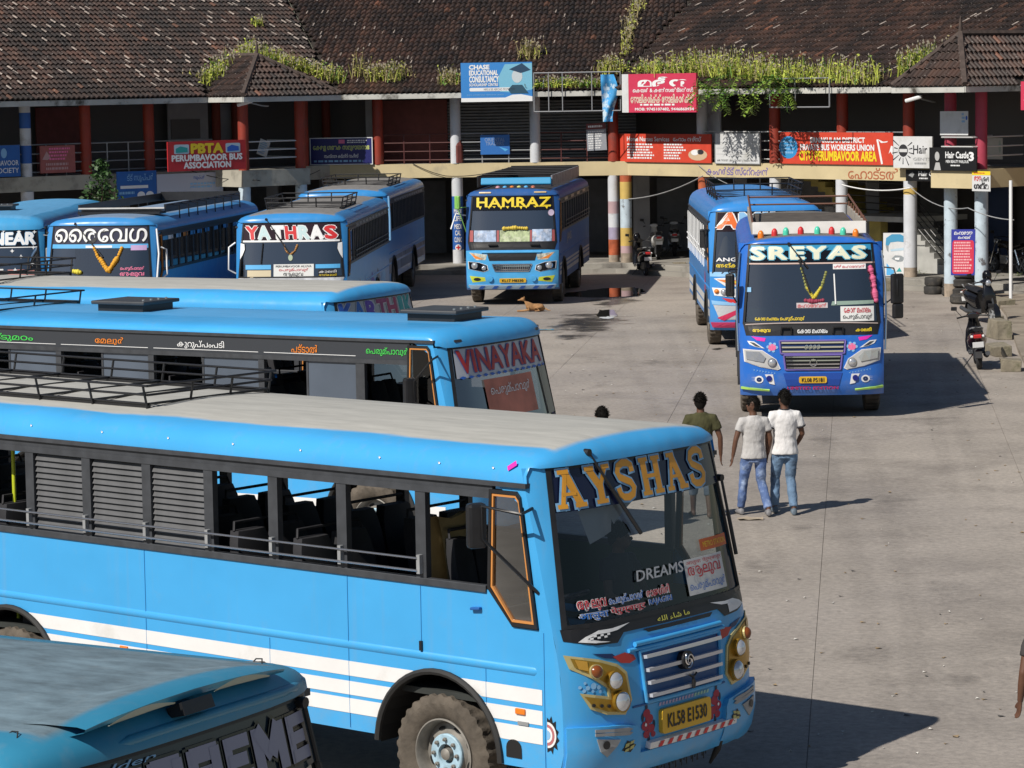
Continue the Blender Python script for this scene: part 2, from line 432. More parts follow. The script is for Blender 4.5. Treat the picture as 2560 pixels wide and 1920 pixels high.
M_poly = mat('clear_sheet', (0.55, 0.58, 0.62), 0.25)

# ================================================================ buses
HW = 1.25
WB = 5.26
PROF = [(0.30, 1.36), (0.45, 1.44), (0.55, 1.50), (0.70, 1.53), (1.0, 1.525), (1.3, 1.505), (1.55, 1.46), (1.64, 1.435), (2.95, 1.135), (3.12, 1.06)]
def prof(z):
    if z <= PROF[0][0]: return PROF[0][1]
    for (a, b), (c, d) in zip(PROF, PROF[1:]):
        if z <= c: return b + (d - b) * (z - a) / (c - a)
    return PROF[-1][1]
def plan(y):
    t = min(1.0, abs(y) / HW)
    return -0.06 * t * t - 0.16 * t ** 7
def FX(y, z): return prof(z) + plan(y)
def fsurf(y, z, off=0.0):
    e = 0.01
    dy = (FX(y + e, z) - FX(y - e, z)) / (2 * e) if abs(y) < HW - e else (-2.0 if y > 0 else 2.0)
    dz = (FX(y, z + e) - FX(y, z - e)) / (2 * e)
    n = Vector((1, -dy, -dz)).normalized()
    return Vector((FX(y, z), y, z)) + n * off
def sideR(x, z, off=0.0): return Vector((x, -HW - off, z))
def sideL(x, z, off=0.0): return Vector((-x, HW + off, z))       # u runs towards the rear on the left flank
ROOF = [(1.25, 2.81), (1.245, 2.88), (1.215, 2.96), (1.15, 3.03), (1.05, 3.08), (0.9, 3.115), (0.65, 3.15), (0.33, 3.172), (0.0, 3.18)]
def roof_z(y):
    y = abs(y)
    for (a, b), (c, d) in zip(ROOF, ROOF[1:]):
        if y >= c: return d + (b - d) * (y - c) / (a - c) if a != c else d
    return ROOF[-1][1]
def arch_low(x, skirt_f=0.53, skirt_r=0.60, ar=0.66, az=0.54):
    z = skirt_f if x > 0 else skirt_r
    for xw in (0.0, -WB):
        if abs(x - xw) < ar: z = max(z, az + math.sqrt(ar * ar - (x - xw) ** 2))
    return z
def sill_z(x):
    if x < 0.56: return 1.93
    if x < 0.80: return 1.93 + (1.655 - 1.93) * (x - 0.56) / 0.24
    if x < 1.08: return 1.655
    return 1.655

def tyre_mb():
    mb = MB(); n = 120; b = 0
    prof_ = [(0.300, -0.095), (0.325, -0.118), (0.37, -0.140), (0.43, -0.146), (0.47, -0.135), (0.503, -0.118), (0.505, -0.062), (0.497, 0.0), (0.505, 0.062), (0.503, 0.118), (0.47, 0.135), (0.40, 0.145), (0.30, 0.095)]
    k = len(prof_)
    for i in range(n):
        a = 2 * math.pi * i / n
        for j, (r_, h) in enumerate(prof_):
            if (i // 2) % 2 == 0 and j in (5, 6, 8, 9): r_ -= 0.018
            if (i // 2) % 2 == 0 and j == 4: h += 0.012
            mb.v.append((r_ * math.cos(a), h, r_ * math.sin(a)))
    for i in range(n):
        i2 = (i + 1) % n
        for j in range(k - 1): mb.face((i * k + j, i2 * k + j, i2 * k + j + 1, i * k + j + 1))
    return mb
ME_tyre = tyre_mb().mesh('wheel', M_tyre, 30)
_m = MB().lathe([(0.300, -0.095), (0.302, -0.112), (0.290, -0.116), (0.280, -0.100), (0.272, -0.05), (0.262, 0.0), (0.235, -0.012), (0.19, -0.02), (0.168, -0.045)], 48, 'y')
for i in range(8):
    a = 2 * math.pi * (i + 0.5) / 8; ca, sa = math.cos(a), math.sin(a)
    P = []
    for j in range(10):
        t = 2 * math.pi * j / 10; rr, tt = 0.214 + 0.017 * math.cos(t), 0.040 * math.sin(t)
        P.append((rr * ca - tt * sa, -0.024, rr * sa + tt * ca))
    _m.pts(P[::-1], 1)
ME_rim = _m.mesh('rim', [M_rim, M_under], 35)
ME_flange = MB().lathe([(0.168, -0.045), (0.168, -0.066), (0.160, -0.074), (0.085, -0.074), (0.080, -0.060), (0.078, -0.02)], 36, 'y').mesh('hub_flange', M_flange, 35)
_m = MB().lathe([(0.078, -0.015), (0.05, -0.015), (0.048, -0.085), (0.03, -0.095), (0.001, -0.097)], 20, 'y'); ME_hub = _m.mesh('hub', M_rim, 35)
ME_nut = MB().lathe([(0.017, -0.072), (0.017, -0.098), (0.009, -0.100), (0.008, -0.112), (0.0005, -0.112)], 6, 'y').mesh('wheel_nut', M_rim, 25)

def wheel(parent, x, y, rz, nuts=False):
    w = obj('wheel', ME_tyre, parent); w.location = (x, y, 0.505); w.rotation_euler = (0, 0, rz)
    obj('rim', ME_rim, w); obj('hub_flange', ME_flange, w); obj('hub', ME_hub, w)
    if nuts:
        for i in range(8): obj('wheel_nut', ME_nut, w).location = (0.124 * math.cos(math.pi * i / 4), 0, 0.124 * math.sin(math.pi * i / 4))
    return w

def seat_mesh():
    mb = MB()
    mb.box(-0.22, 0.24, -0.46, 0.46, 0.38, 0.50)
    for y in (-0.235, 0.235):
        P = []
        for i in range(7):
            t = i / 6; x = -0.20 - 0.14 * t; z = 0.48 + 0.62 * t; w = 0.215 * (1 - 0.25 * max(0, t - 0.75) / 0.25)
            P.append([(x + 0.05, y - w, z), (x + 0.075, y, z), (x + 0.05, y + w, z), (x - 0.05, y + w, z), (x - 0.06, y, z), (x - 0.05, y - w, z), (x + 0.05, y - w, z)])
        mb.grid(P); mb.pts([p for p in P[-1][:-1]])
    mb.tube([(-0.34, -0.4, 1.10), (-0.36, -0.38, 1.17), (-0.36, 0.38, 1.17), (-0.34, 0.4, 1.10)], 0.014, 6)
    for y in (-0.35, 0.35): mb.box(-0.15, 0.15, y - 0.02, y + 0.02, 0.0, 0.38)
    return mb.mesh('seat', M_seat, 40)
ME_seat = seat_mesh()

class Bus: pass

def make_bus(label, X, Y, yaw, paint, wins_r, wins_l, ws_top=2.93, rear=-8.35, shield=None, lining=None, seats=0, trim=None, header=2.67, roof_k=0.85, group='buses parked in the bus stand', stripes=(), smat=None, arch=True):
    B = Bus(); B.root = root = empty('bus', (X, Y, 0), R(yaw), label, 'bus', group)
    lining = lining or M_lining; trim = trim or M_dgrey; shield = shield or M_glassd
    B.ws_top = ws_top; B.ws_bot = 1.665; B.rk = roof_k
    ROOF_ = [(y, 2.81 + (z - 2.81) * roof_k) for y, z in ROOF]; B.top = ROOF_[-1][1]
    zt, zb = ws_top, B.ws_bot
    def yl(z): return 1.195 - 0.105 * (z - zb) / (2.95 - zb)
    B.yl = yl
    # ---- side panels with wheel arches
    xs = sorted(set([rear, rear + 0.4, 1.15, -7.0, -4.0, -3.0, -2.0, -1.0, 0.5, 0.56, 0.80, 1.08] + [xw + 0.66 * math.sin(R(a)) for xw in (0, -WB) for a in range(-90, 91, 9)]))
    for sgn, nm in ((-1, 'side_panel'), (1, 'side_panel')):
        mb = MB(); rows = 7; P = []
        for i in range(rows + 1):
            t = i / rows; row = []
            for x in xs:
                lo = arch_low(x); z = lo + (sill_z(x) - lo) * t
                row.append((x, sgn * (HW - 0.012 * max(0, (0.75 - z)) ** 2 * 10), z))
            zc = arch_low(1.15) + (sill_z(1.15) - arch_low(1.15)) * t
            row.append((FX(HW, zc), sgn * HW, zc)); P.append(row)
        mb.grid(P, flip=(sgn > 0))
        # pillar beside the driver window up to the roof
        P = []
        for i in range(7):
            z = 1.655 + (2.81 - 1.655) * i / 6
            x0 = 1.08 - 0.155 * (z - 1.655) / (2.74 - 1.655)
            if z > 2.74: x0 = 0.62
            P.append([(x0, sgn * HW, z), (FX(HW, z), sgn * HW, z)])
        mb.grid(P, flip=(sgn > 0))
        mb.build(nm, paint, root, 30)
        # inner lining, floor side
        mb = MB().box(rear + 0.05, 0.55, sgn * 1.19 - 0.02, sgn * 1.19 + 0.02, 1.235, 1.92)
        mb.box(0.55, 1.1, sgn * 1.19 - 0.02, sgn * 1.19 + 0.02, 1.235, 1.64)
        mb.build('inner_lining', lining, root)
        # wheel-arch trim and well
        for xw in (0.0, -WB):
            pts = [(xw + 0.665 * math.sin(R(a)), sgn * (HW + 0.012), 0.54 + 0.665 * math.cos(R(a))) for a in range(-92, 93, 8)]
            pts[0] = (pts[0][0], pts[0][1], 0.56 if xw > -1 or True else 0.6); pts[-1] = (pts[-1][0], pts[-1][1], 0.54)
            MB().tube(pts, 0.028, 6).build('wheel_arch_trim', M_rubber, root, 40)
            P = [[(xw + 0.65 * math.sin(R(a)), sgn * (HW - 0.01), 0.54 + 0.65 * math.cos(R(a))), (xw + 0.65 * math.sin(R(a)), sgn * 0.65, 0.54 + 0.65 * math.cos(R(a)))] for a in range(-90, 91, 12)]
            mb = MB().grid(P); mb.pts([q[1] for q in P]); mb.build('wheel_well', M_under, root)
            wheel(root, xw, sgn * 1.09, 0.0 if sgn < 0 else math.pi, sgn < 0 and seats)
            if xw < -1: wheel(root, xw, sgn * 0.77, 0.0 if sgn < 0 else math.pi)
        # belt rib, sill and header rails
        mb = MB()
        mb.tube([(rear + 0.05, sgn * (HW - 0.040), 1.32), (1.02, sgn * (HW - 0.040), 1.32), (1.07, sgn * (HW - 0.05), 1.32)], [0.053, 0.053, 0.04], 20); mb.build('belt_rib', paint, root, 60)
        y0, y1 = sorted((sgn * 1.21, sgn * 1.268))
        MB().box(rear, 0.545, y0, y1, 1.905, 1.965).build('sill_rail', trim, root, bevel=0.006)
        mb = MB()
        mb.box(rear, 0.62, y0, y1 if sgn > 0 else y1, header, header + 0.055)
        ya, yb = sorted((sgn * 1.21, sgn * 1.252)); mb.box(rear, 0.62, ya, yb, header + 0.055, 2.775)
        yc, yd = sorted((sgn * 1.21, sgn * 1.275)); mb.box(rear, 0.98, yc, yd, 2.775, 2.812)
        mb.build('header_rail', trim, root)
        # windows
        wins = wins_r if sgn < 0 else wins_l
        prev = rear
        pil = []
        for (x0, x1, kind) in wins:
            pil.append((prev, x0)); prev = x1
            zlo, zhi = 1.965, header
            yy = sgn * 1.236
            if kind == 'tint':
                MB().box(x0, x1, yy - 0.006, yy + 0.006, zlo, zhi).build('window_pane', M_tint, root)
            elif kind == 'glass':
                MB().box(x0, x1, yy - 0.004, yy + 0.004, zlo, zhi).build('window_pane', M_glassd, root)
            elif kind == 'half':
                xm = x0 + (x1 - x0) * 0.48
                MB().box(xm, x1, yy - 0.004, yy + 0.004, zlo, zhi).build('window_pane', M_skypane, root)
                MB().box(xm - 0.03, xm, yy - 0.012, yy + 0.012, zlo, zhi).build('sash', trim, root)
            elif kind == 'louvre':
                n = 13; pit = (zhi - zlo - 0.01) / n
                MB().box(x0, x1, sgn * 1.195 - 0.004, sgn * 1.195 + 0.004, zlo, zhi).build('shutter_back', M_black, root)
                key = 'slat%.2f_%d' % (x1 - x0, sgn)
                if key not in _tc:
                    s_ = MB(); w = (x1 - x0) / 2 - 0.012; hh = pit * 0.56
                    s_.v += [(-w, 0, -hh), (w, 0, -hh), (w, sgn * -0.036, hh), (-w, sgn * -0.036, hh), (-w, sgn * -0.008, -hh), (w, sgn * -0.008, -hh), (w, sgn * -0.044, hh), (-w, sgn * -0.044, hh)]
                    for q in ((0, 1, 2, 3), (4, 7, 6, 5), (0, 4, 5, 1), (3, 2, 6, 7), (0, 3, 7, 4), (1, 5, 6, 2)): s_.face(q)
                    _tc[key] = s_.mesh('shutter_slat', mat('slat_grey', (0.105, 0.107, 0.112), 0.5, var=0.2, scale=6))
                for i in range(n):
                    o = obj('shutter_slat', _tc[key], root); o.location = ((x0 + x1) / 2, sgn * 1.247, zlo + pit * (i + 0.5))
                    o.rotation_euler = (random.uniform(-0.03, 0.03), 0, 0)
            elif kind == 'bars':
                MB().box(x0, x1, sgn * 1.20 - 0.004, sgn * 1.20 + 0.004, zlo, zhi).build('window_pane', M_tint, root)
        if prev < 0.5: pil.append((prev, 0.545))
        for a, b in pil:
            if b - a < 0.02: continue
            y0, y1 = sorted((sgn * 1.20, sgn * 1.262))
            MB().box(a, b, y0, y1, 1.965, header).build('window_pillar', trim, root)
    # ---- quarter window (driver side) : frame, trim, pane
    for sgn in (-1, 1):
        fn = (lambda x, z, off, s=sgn: Vector((x, s * (HW + off), z)))
        outer = [(0.600, 2.745), (0.88, 2.745), (0.92, 2.70), (1.075, 1.665), (0.815, 1.665), (0.565, 1.945)]
        cxy = (0.80, 2.2)
        def shrink(k): return [(cxy[0] + (p[0] - cxy[0]) * (1 - k / 0.25), cxy[1] + (p[1] - cxy[1]) * (1 - k / 0.55)) for p in outer]
        def ring(pa, pb, o0, o1, nm, mt):
            mb = MB(); n = len(pa)
            for i in range(n):
                j = (i + 1) % n
                mb.pts([fn(*pa[i], o1), fn(*pa[j], o1), fn(*pb[j], o1), fn(*pb[i], o1)])
                mb.pts([fn(*pa[i], o0), fn(*pa[j], o0), fn(*pa[j], o1), fn(*pa[i], o1)])
                mb.pts([fn(*pb[i], o0), fn(*pb[j], o0), fn(*pb[j], o1), fn(*pb[i], o1)])
            return mb.build(nm, mt, root)
        a, b_, c, d = outer, shrink(0.030), shrink(0.034), shrink(0.052)
        ring(a, b_, -0.03, 0.022, 'quarter_window_frame', M_black)
        ring(c, d, -0.01, 0.016, 'quarter_window_trim', mat('amber_trim', (0.62, 0.26, 0.07), 0.4))
        mb = MB(); mb.pts([fn(*p, -0.006) for p in d]); mb.build('quarter_window_pane', M_glassq if shield is not M_glassb else M_tint, root)
    # ---- front mask below the windshield, corner pillars, brow
    ys = [-1.25, -1.235, -1.20, -1.15, -1.08, -0.98, -0.84, -0.66, -0.44, -0.22, 0, 0.22, 0.44, 0.66, 0.84, 0.98, 1.08, 1.15, 1.20, 1.235, 1.25]
    zs = [0.42, 0.47, 0.55, 0.62, 0.70, 0.85, 1.0, 1.15, 1.3, 1.45, 1.55, 1.64, zb]
    mb = MB().grid([[fsurf(y, z) for y in ys] for z in zs])
    for sgn in (-1, 1):
        P = []
        for i in range(9):
            z = zb + (zt - zb) * i / 8; a = yl(z)
            P.append([fsurf(sgn * (a + (HW - a) * t), z) for t in (0, 0.3, 0.55, 0.75, 0.9, 1.0)])
        mb.grid(P, flip=sgn < 0)
    mb.build('front_panel', paint, root, 50)
    # ---- roof with rounded brow
    sec = [(-y, z) for y, z in ROOF_] + [(y, z) for y, z in ROOF_[-2::-1]]
    P = []
    for y, z in sec:
        ze = min(z, zt - 0.005) if abs(y) < 1.2 else min(z, zt + 0.02)
        ze = min(ze, z)
        yy = max(-1.25, min(1.25, y)); xe = FX(yy, ze) + 0.004
        row = [(rear - 0.02 + 0.10 * (1 if abs(y) > 2 else 0), y, z)]
        for x in (rear * 0.75, rear * 0.5, rear * 0.25, 0.0, 0.4): row.append((x, y, z))
        dz = z - ze; dx = max(0.12, dz * 1.3)
        for k in range(0, 7):
            a = R(90 * k / 6)
            row.append((xe + 0.025 * math.sin(a) - dx * (1 - math.sin(a)), y, ze + dz * math.cos(a)))
        P.append(row)
    mb = MB().grid(P)
    mb.build('roof', paint, root, 50)
    # ---- rear panel
    mb = MB(); P = []
    for y, z in sec: P.append([(rear, y, 0.6), (rear, y, 1.4), (rear, y, 2.2), (rear, y, z)])
    mb.grid(P, flip=True); mb.build('rear_panel', paint, root)
    # ---- windshield
    P = []
    for i in range(9):
        z = zb + (zt - zb) * i / 8; a = yl(z)
        P.append([fsurf(-a + 2 * a * j / 14, z, -0.012) for j in range(15)])
    MB().grid(P).build('windshield', shield, root, 60)
    mb = MB(); e = []
    for i in range(13): e.append((-yl(zb) + 2 * yl(zb) * i / 12, zb))
    for i in range(1, 7): z = zb + (zt - zb) * i / 6; e.append((yl(z), z))
    for i in range(1, 13): e.append((yl(zt) - 2 * yl(zt) * i / 12, zt))
    for i in range(1, 6): z = zt - (zt - zb) * i / 6; e.append((-yl(z), z))
    inn = []
    for y, z in e:
        inn.append((y * 0.965, zb + 0.035 + (z - zb) * (zt - zb - 0.065) / (zt - zb)))
    n = len(e)
    for i in range(n):
        j = (i + 1) % n
        mb.pts([fsurf(*e[i], 0.008), fsurf(*e[j], 0.008), fsurf(*inn[j], 0.008), fsurf(*inn[i], 0.008)])
        mb.pts([fsurf(*e[i], -0.02), fsurf(*e[j], -0.02), fsurf(*e[j], 0.008), fsurf(*e[i], 0.008)])
        mb.pts([fsurf(*inn[i], -0.012), fsurf(*inn[j], -0.012), fsurf(*inn[j], 0.008), fsurf(*inn[i], 0.008)])
    mb.build('windshield_seal', M_black, root, 30)
    # ---- inside: floor, dashboard, steering wheel, ceiling, seats, chassis
    MB().box(rear + 0.03, 1.25, -1.17, 1.17, 0.98, 1.03).build('cabin_floor', M_lining, root)
    MB().box(rear + 0.05, 0.95, -1.1, 1.1, 2.84, 2.86).build('ceiling_lining', M_lining, root)
    mb = MB(); P = []
    for y in [-1.1, -0.9, -0.5, 0, 0.5, 0.9, 1.1]:
        P.append([fsurf(y, 1.0, -0.1), fsurf(y, 1.63, -0.06), fsurf(y, 1.60, -0.30), fsurf(y, 1.50, -0.42), (0.85, y, 1.04)])
    mb.grid(P); mb.build('dashboard', M_lining, root, 50)
    mb = MB(); c = Vector((0.78, -0.62, 1.78)); ax = Vector((0.35, 0, -0.94)); u = Vector((0, 1, 0)); w = ax.cross(u)
    mb.tube([c + (u * math.cos(t) + w * math.sin(t)) * 0.24 for t in [2 * math.pi * i / 20 for i in range(20)]], 0.016, 6, closed=True)
    mb.tube([c, c + ax * 0.6], 0.02); mb.tube([c - u * 0.23, c + u * 0.23], 0.012)
    mb.build('steering_wheel', M_black, root, 60)
    MB().box(rear + 0.3, 1.1, -0.62, 0.62, 0.55, 0.97).build('chassis', M_under, root)
    for x in (0.0, -WB): MB().tube([(x, -1.05, 0.505), (x, 1.05, 0.505)], 0.09, 10).build('axle', M_under, root)
    if seats:
        for k in range(9):
            for y in (-0.70, 0.70):
                o = obj('seat', ME_seat, root); o.location = (-1.35 - 0.76 * k, y, 1.03)
    o = obj('driver_seat', ME_seat, root); o.location = (0.12, -0.62, 1.12); o.scale = (0.95, 0.55, 1.0)
    # stripes along the flanks
    for z0, z1 in stripes:
        for sgn in (-1, 1):
            mb = MB(); prev_ok = False
            xx = sorted(set([rear + 0.02, -7.0, -3.5, -2.0, 1.10] + [xw + 0.70 * math.sin(R(a)) for xw in (0, -WB) for a in range(-90, 91, 4)]))
            for a, b in zip(xx, xx[1:]):
                la = max(z0, arch_low(a, ar=0.69) if min(abs(a), abs(a + WB)) < 0.69 else 0); lb = max(z0, arch_low(b, ar=0.69) if min(abs(b), abs(b + WB)) < 0.69 else 0)
                if la >= z1 - 0.004 and lb >= z1 - 0.004:
                    if mb.v: mb.build('stripe', smat or M_white, root); mb = MB()
                    continue
                la, lb = min(la, z1), min(lb, z1)
                yy = sgn * (HW + 0.004)
                mb.pts([(a, yy, la), (b, yy, lb), (b, yy, z1), (a, yy, z1)])
            if mb.v: mb.build('stripe', smat or M_white, root)
    return B

# ---- fittings
def fdecal(B, name, poly, m, off=0.004, parent=None, maxlen=0.12):
    return wrap(poly, fsurf, off, maxlen=maxlen).build(name, m, parent or B.root)
def fblock(B, name, poly, m, o0=0.0, o1=0.03, parent=None, smooth=0):
    return prism(poly, fsurf, o0, o1).build(name, m, parent or B.root, smooth)
def ftext(B, s, y0, y1, z0, z1, m, off=0.012, bold=0.0, shear=0.0, outline=None, obold=0.03, name='lettering', warp=None, keep=False, space=1.0):
    if outline is not None:
        text_on(s, fsurf, y0, y1, z0, z1, off - 0.004, bold=bold + obold, shear=shear, ref=bold, warp=warp, keep=keep, space=space).build('lettering_outline', outline, B.root)
    return text_on(s, fsurf, y0, y1, z0, z1, off, bold=bold, shear=shear, ref=bold, warp=warp, keep=keep, space=space).build(name, m, B.root)
def stext(B, s, u0, u1, z0, z1, m, side='R', off=0.006, bold=0.0, shear=0.0, keep=False):
    return text_on(s, sideR if side == 'R' else sideL, u0, u1, z0, z1, off, bold=bold, shear=shear, ref=bold, keep=keep).build('lettering', m, B.root)

def banner(B, z0, m, name='sun_band', z1=None, off=0.0, inset=0.965):
    """coloured film along the top of the windshield"""
    z1 = z1 or B.ws_top - 0.03
    P = []
    for i in range(3):
        z = z0 + (z1 - z0) * i / 2; a = B.yl(z) * inset
        P.append([fsurf(-a + 2 * a * j / 14, z, off) for j in range(15)])
    return MB().grid(P).build(name, m, B.root, 60)

def mask_band(B, z0, z1, m=None, y=1.19, off=0.005, poly=None):
    poly = poly or [(-y, z1), (-y + 0.05, z0), (y - 0.05, z0), (y, z1)]
    return fdecal(B, 'front_mask', poly, m or M_black, off, maxlen=0.12)

def wiper(B, ytop, ztop, ybot, zbot, m=None):
    mb = MB()
    a, b = fsurf(ytop, ztop, 0.035), fsurf(ybot, zbot, 0.03)
    c = a.lerp(b, 0.55)
    mb.tube([a, c], 0.012, 6); mb.tube([a.lerp(b, 0.45), b], 0.017, 6)
    mb.lathe([(0.03, -0.02), (0.03, 0.03), (0.001, 0.03)], 10, 'x', fsurf(ytop, ztop, 0.02))
    return mb.build('wiper', m or M_black, B.root, 40)

def mirror(B, sgn, x=0.75, z=2.35, w=0.20, h=0.46, arm=0.34, m=None, fwd=True, armr=0.014):
    p0 = Vector((1.02, sgn * 1.24, 2.62 if fwd else 2.1)); p1 = Vector((x, sgn * (1.25 + arm), z))
    o = MB().obox(p1, (0.85, sgn * 0.5, 0), (-sgn * 0.5, 0.85, 0), (0, 0, 1), 0.05, w / 2, h / 2).build('mirror', m or M_black, B.root, bevel=0.03)
    mb = MB().tube([p0, p0 + Vector((0.05, sgn * 0.2, -0.02)), p1 + Vector((0.06, 0, 0.16)), p1 + Vector((0.06, 0, -0.1)), Vector((1.08, sgn * 1.25, 1.95))], armr, 6)
    mb.build('mirror_arm', m or M_black, o, 60)
    return o

def rack(B, x0, x1, hw, h, levels=3, m=None, nx=5, ny=3, z0=None, r=0.016):
    m = m or M_black; z0 = z0 or B.top - 0.06
    base = MB().box(x0, x1, -hw, -hw + 0.03, z0 + 0.02, z0 + 0.05); base.box(x0, x1, hw - 0.03, hw, z0 + 0.02, z0 + 0.05)
    for i in range(nx):
        x = x0 + (x1 - x0) * i / (nx - 1); base.box(x - 0.015, x + 0.015, -hw, hw, z0 + 0.05, z0 + 0.07)
    o = base.build('roof_rack', m, B.root)
    for k in range(levels):
        z = z0 + 0.06 + h * k / max(1, levels - 1); e = 0.06 * k / max(1, levels - 1)
        pts = [(x0 - e, -hw - e, z), (x1 + e, -hw - e, z), (x1 + e, hw + e, z), (x0 - e, hw + e, z)]
        mb = MB()
        for i in range(4): mb.tube([pts[i], pts[(i + 1) % 4]], r, 6)
        mb.build('rack_rail', m, o, 60)
    def post(x, y, dx, dy): MB().tube([(x, y, z0 - 0.04), (x + dx * 0.06, y + dy * 0.06, z0 + 0.06 + h)], r, 6).build('rack_post', m, o, 60)
    for i in range(nx):
        x = x0 + (x1 - x0) * i / (nx - 1)
        post(x, -hw, 0, -1); post(x, hw, 0, 1)
    for i in range(1, ny):
        y = -hw + 2 * hw * i / ny
        post(x0, y, -1, 0); post(x1, y, 1, 0)
    return o

def hatch(B, x, y=0.0, w=0.42, l=0.5):
    z = 2.81 + (roof_z(y) - 2.81) * B.rk
    MB().box(x - l + 0.07, x + l - 0.07, y - w + 0.07, y + w - 0.07, z - 0.03, z + 0.09).build('hatch_base', M_black, B.root)
    o = MB().box(x - l, x + l, y - w, y + w, z + 0.09, z + 0.14).build('roof_hatch', mat('hatch_grey', (0.05, 0.053, 0.058), 0.5, var=0.15), B.root, bevel=0.015)
    mb = MB()
    for i in range(4): mb.lathe([(0.02, 0), (0.018, 0.02), (0.001, 0.022)], 8, 'z', (x + l - 0.12, y - w + 0.15 + i * (2 * w - 0.3) / 3, z + 0.14))
    mb.build('hatch_rivets', M_steel, o)
    return o

def plate(B, y0, y1, z0, z1, s, bg=None, fg=None, off=0.03):
    o = fblock(B, 'number_plate', rrect(y0, y1, z0, z1, 0.03), bg or mat('plate_yellow', (0.75, 0.45, 0.03), 0.4), 0.0, off)
    dy = (y1 - y0) * 0.10; dz = (z1 - z0) * 0.22
    text_on(s, fsurf, y0 + dy, y1 - dy, z0 + dz, z1 - dz, off + 0.004, bold=0.02, ref=0.02).build('lettering', fg or M_black, o)
    return o

def lamp_round(B, y, z, r, m_ring=None, parent=None, off=0.03, m_lens=None):
    ring = prism(ellipse(y, z, r, r, 20), fsurf, 0.0, off).build('lamp_ring', m_ring or M_chrome, parent or B.root, 40)
    mb = MB(); n = 20
    P = []
    for k, (f, o) in enumerate(((0.86, off + 0.002), (0.7, off + 0.018), (0.4, off + 0.03), (0.02, off + 0.034))):
        P.append([fsurf(y + r * f * math.cos(2 * math.pi * i / n), z + r * f * math.sin(2 * math.pi * i / n), o) for i in range(n + 1)])
    mb.grid(P); mb.build('lamp_lens', m_lens or M_lens, parent or B.root, 60)
    return ring

def card(B, y0, y1, z0, z1, m, off=-0.05, parent=None, name='route_card'):  # default name also goes to the red panel imitating a sign's reflection
    return fdecal(B, name, [(y0, z0), (y1, z0), (y1, z1), (y0, z1)], m, off, parent)

# ================================================================ the setting's paint shades
P_sky = bus_paint('sky_blue_paint', (0.060, 0.390, 0.790), (0.42, 0.415, 0.385))
P_sky2 = bus_paint('sky_blue_paint_clean_roof', (0.058, 0.385, 0.790), (0.20, 0.40, 0.62), edge=0.55, amount=0.35)
P_mid = bus_paint('mid_blue_paint', (0.040, 0.262, 0.620), (0.22, 0.21, 0.20))
P_dust = bus_paint('mid_blue_paint_dusty', (0.048, 0.275, 0.640), (0.27, 0.30, 0.33), edge=0.8, amount=0.7, streak=0.5)
P_royal = bus_paint('royal_blue_paint', (0.022, 0.150, 0.580), (0.16, 0.15, 0.14))
P_teal = bus_paint('weathered_teal_paint', (0.035, 0.240, 0.400), (0.135, 0.195, 0.235), edge=0.93, streak=0.35, topvar=0.38, tstretch=(0.9, 2.0, 1))
P_near = bus_paint('aqua_paint', (0.062, 0.345, 0.660), (0.14, 0.36, 0.60), edge=0.9, amount=0.6)
M_sign_hi = mat('number_board_white', (0.72, 0.72, 0.70), 0.6)
M_wax = mat('sun_band_black', (0.006, 0.006, 0.009), 0.15)
M_navy = mat('navy_film', (0.008, 0.012, 0.045), 0.2)

def strokes_on(strokes, fn, u0, v0, w, h, off, grow=0.0):
    mb = MB()
    for si, (pts, t) in enumerate(strokes):
        o2 = off + 0.0006 * si
        P = [Vector((u0 + a * w, v0 + b * h)) for a, b in pts]; T = t * w * 0.5 + grow; n = len(P)
        L, Rr = [], []
        for i, p in enumerate(P):
            d = (P[min(i + 1, n - 1)] - P[max(i - 1, 0)]).normalized(); q = Vector((-d.y, d.x))
            e = (d * grow if i == n - 1 else -d * grow if i == 0 else Vector((0, 0)))
            L.append(p + q * T + e); Rr.append(p - q * T + e)
        b = len(mb.v)
        for a, c in zip(L, Rr): mb.v += [tuple(fn(a.x, a.y, o2)), tuple(fn(c.x, c.y, o2))]
        for i in range(n - 1): mb.face((b + 2 * i + 1, b + 2 * i + 3, b + 2 * i + 2, b + 2 * i))
    return mb
def serif(x0, x1, y): return ([(x0, y), (x1, y)], 0.13)
GLY = {
 'A': [([(0.16, 0.0), (0.44, 0.97)], 0.15), ([(0.40, 0.98), (0.86, 0.0)], 0.27), ([(0.22, 0.36), (0.72, 0.36)], 0.10), serif(0.0, 0.33, 0.04), serif(0.62, 1.08, 0.04), serif(0.16, 0.56, 0.96)],
 'Y': [([(0.12, 0.97), (0.50, 0.46)], 0.27), ([(0.88, 0.97), (0.54, 0.46)], 0.16), ([(0.52, 0.52), (0.52, 0.0)], 0.27), serif(-0.05, 0.36, 0.96), serif(0.70, 1.06, 0.96), serif(0.26, 0.78, 0.04)],
 'S': [([(0.86, 0.70), (0.84, 0.88), (0.68, 0.96), (0.46, 0.97), (0.24, 0.90), (0.16, 0.74), (0.24, 0.60), (0.48, 0.51), (0.72, 0.42), (0.83, 0.27), (0.74, 0.10), (0.52, 0.03), (0.28, 0.05), (0.14, 0.14), (0.10, 0.32)], 0.22)],
 'H': [([(0.20, 0.0), (0.20, 1.0)], 0.27), ([(0.82, 0.0), (0.82, 1.0)], 0.27), ([(0.2, 0.5), (0.82, 0.5)], 0.12), serif(-0.02, 0.42, 0.04), serif(0.60, 1.04, 0.04), serif(-0.02, 0.42, 0.96), serif(0.60, 1.04, 0.96)],
}
def bl(*p): return (list(p), 0.30)
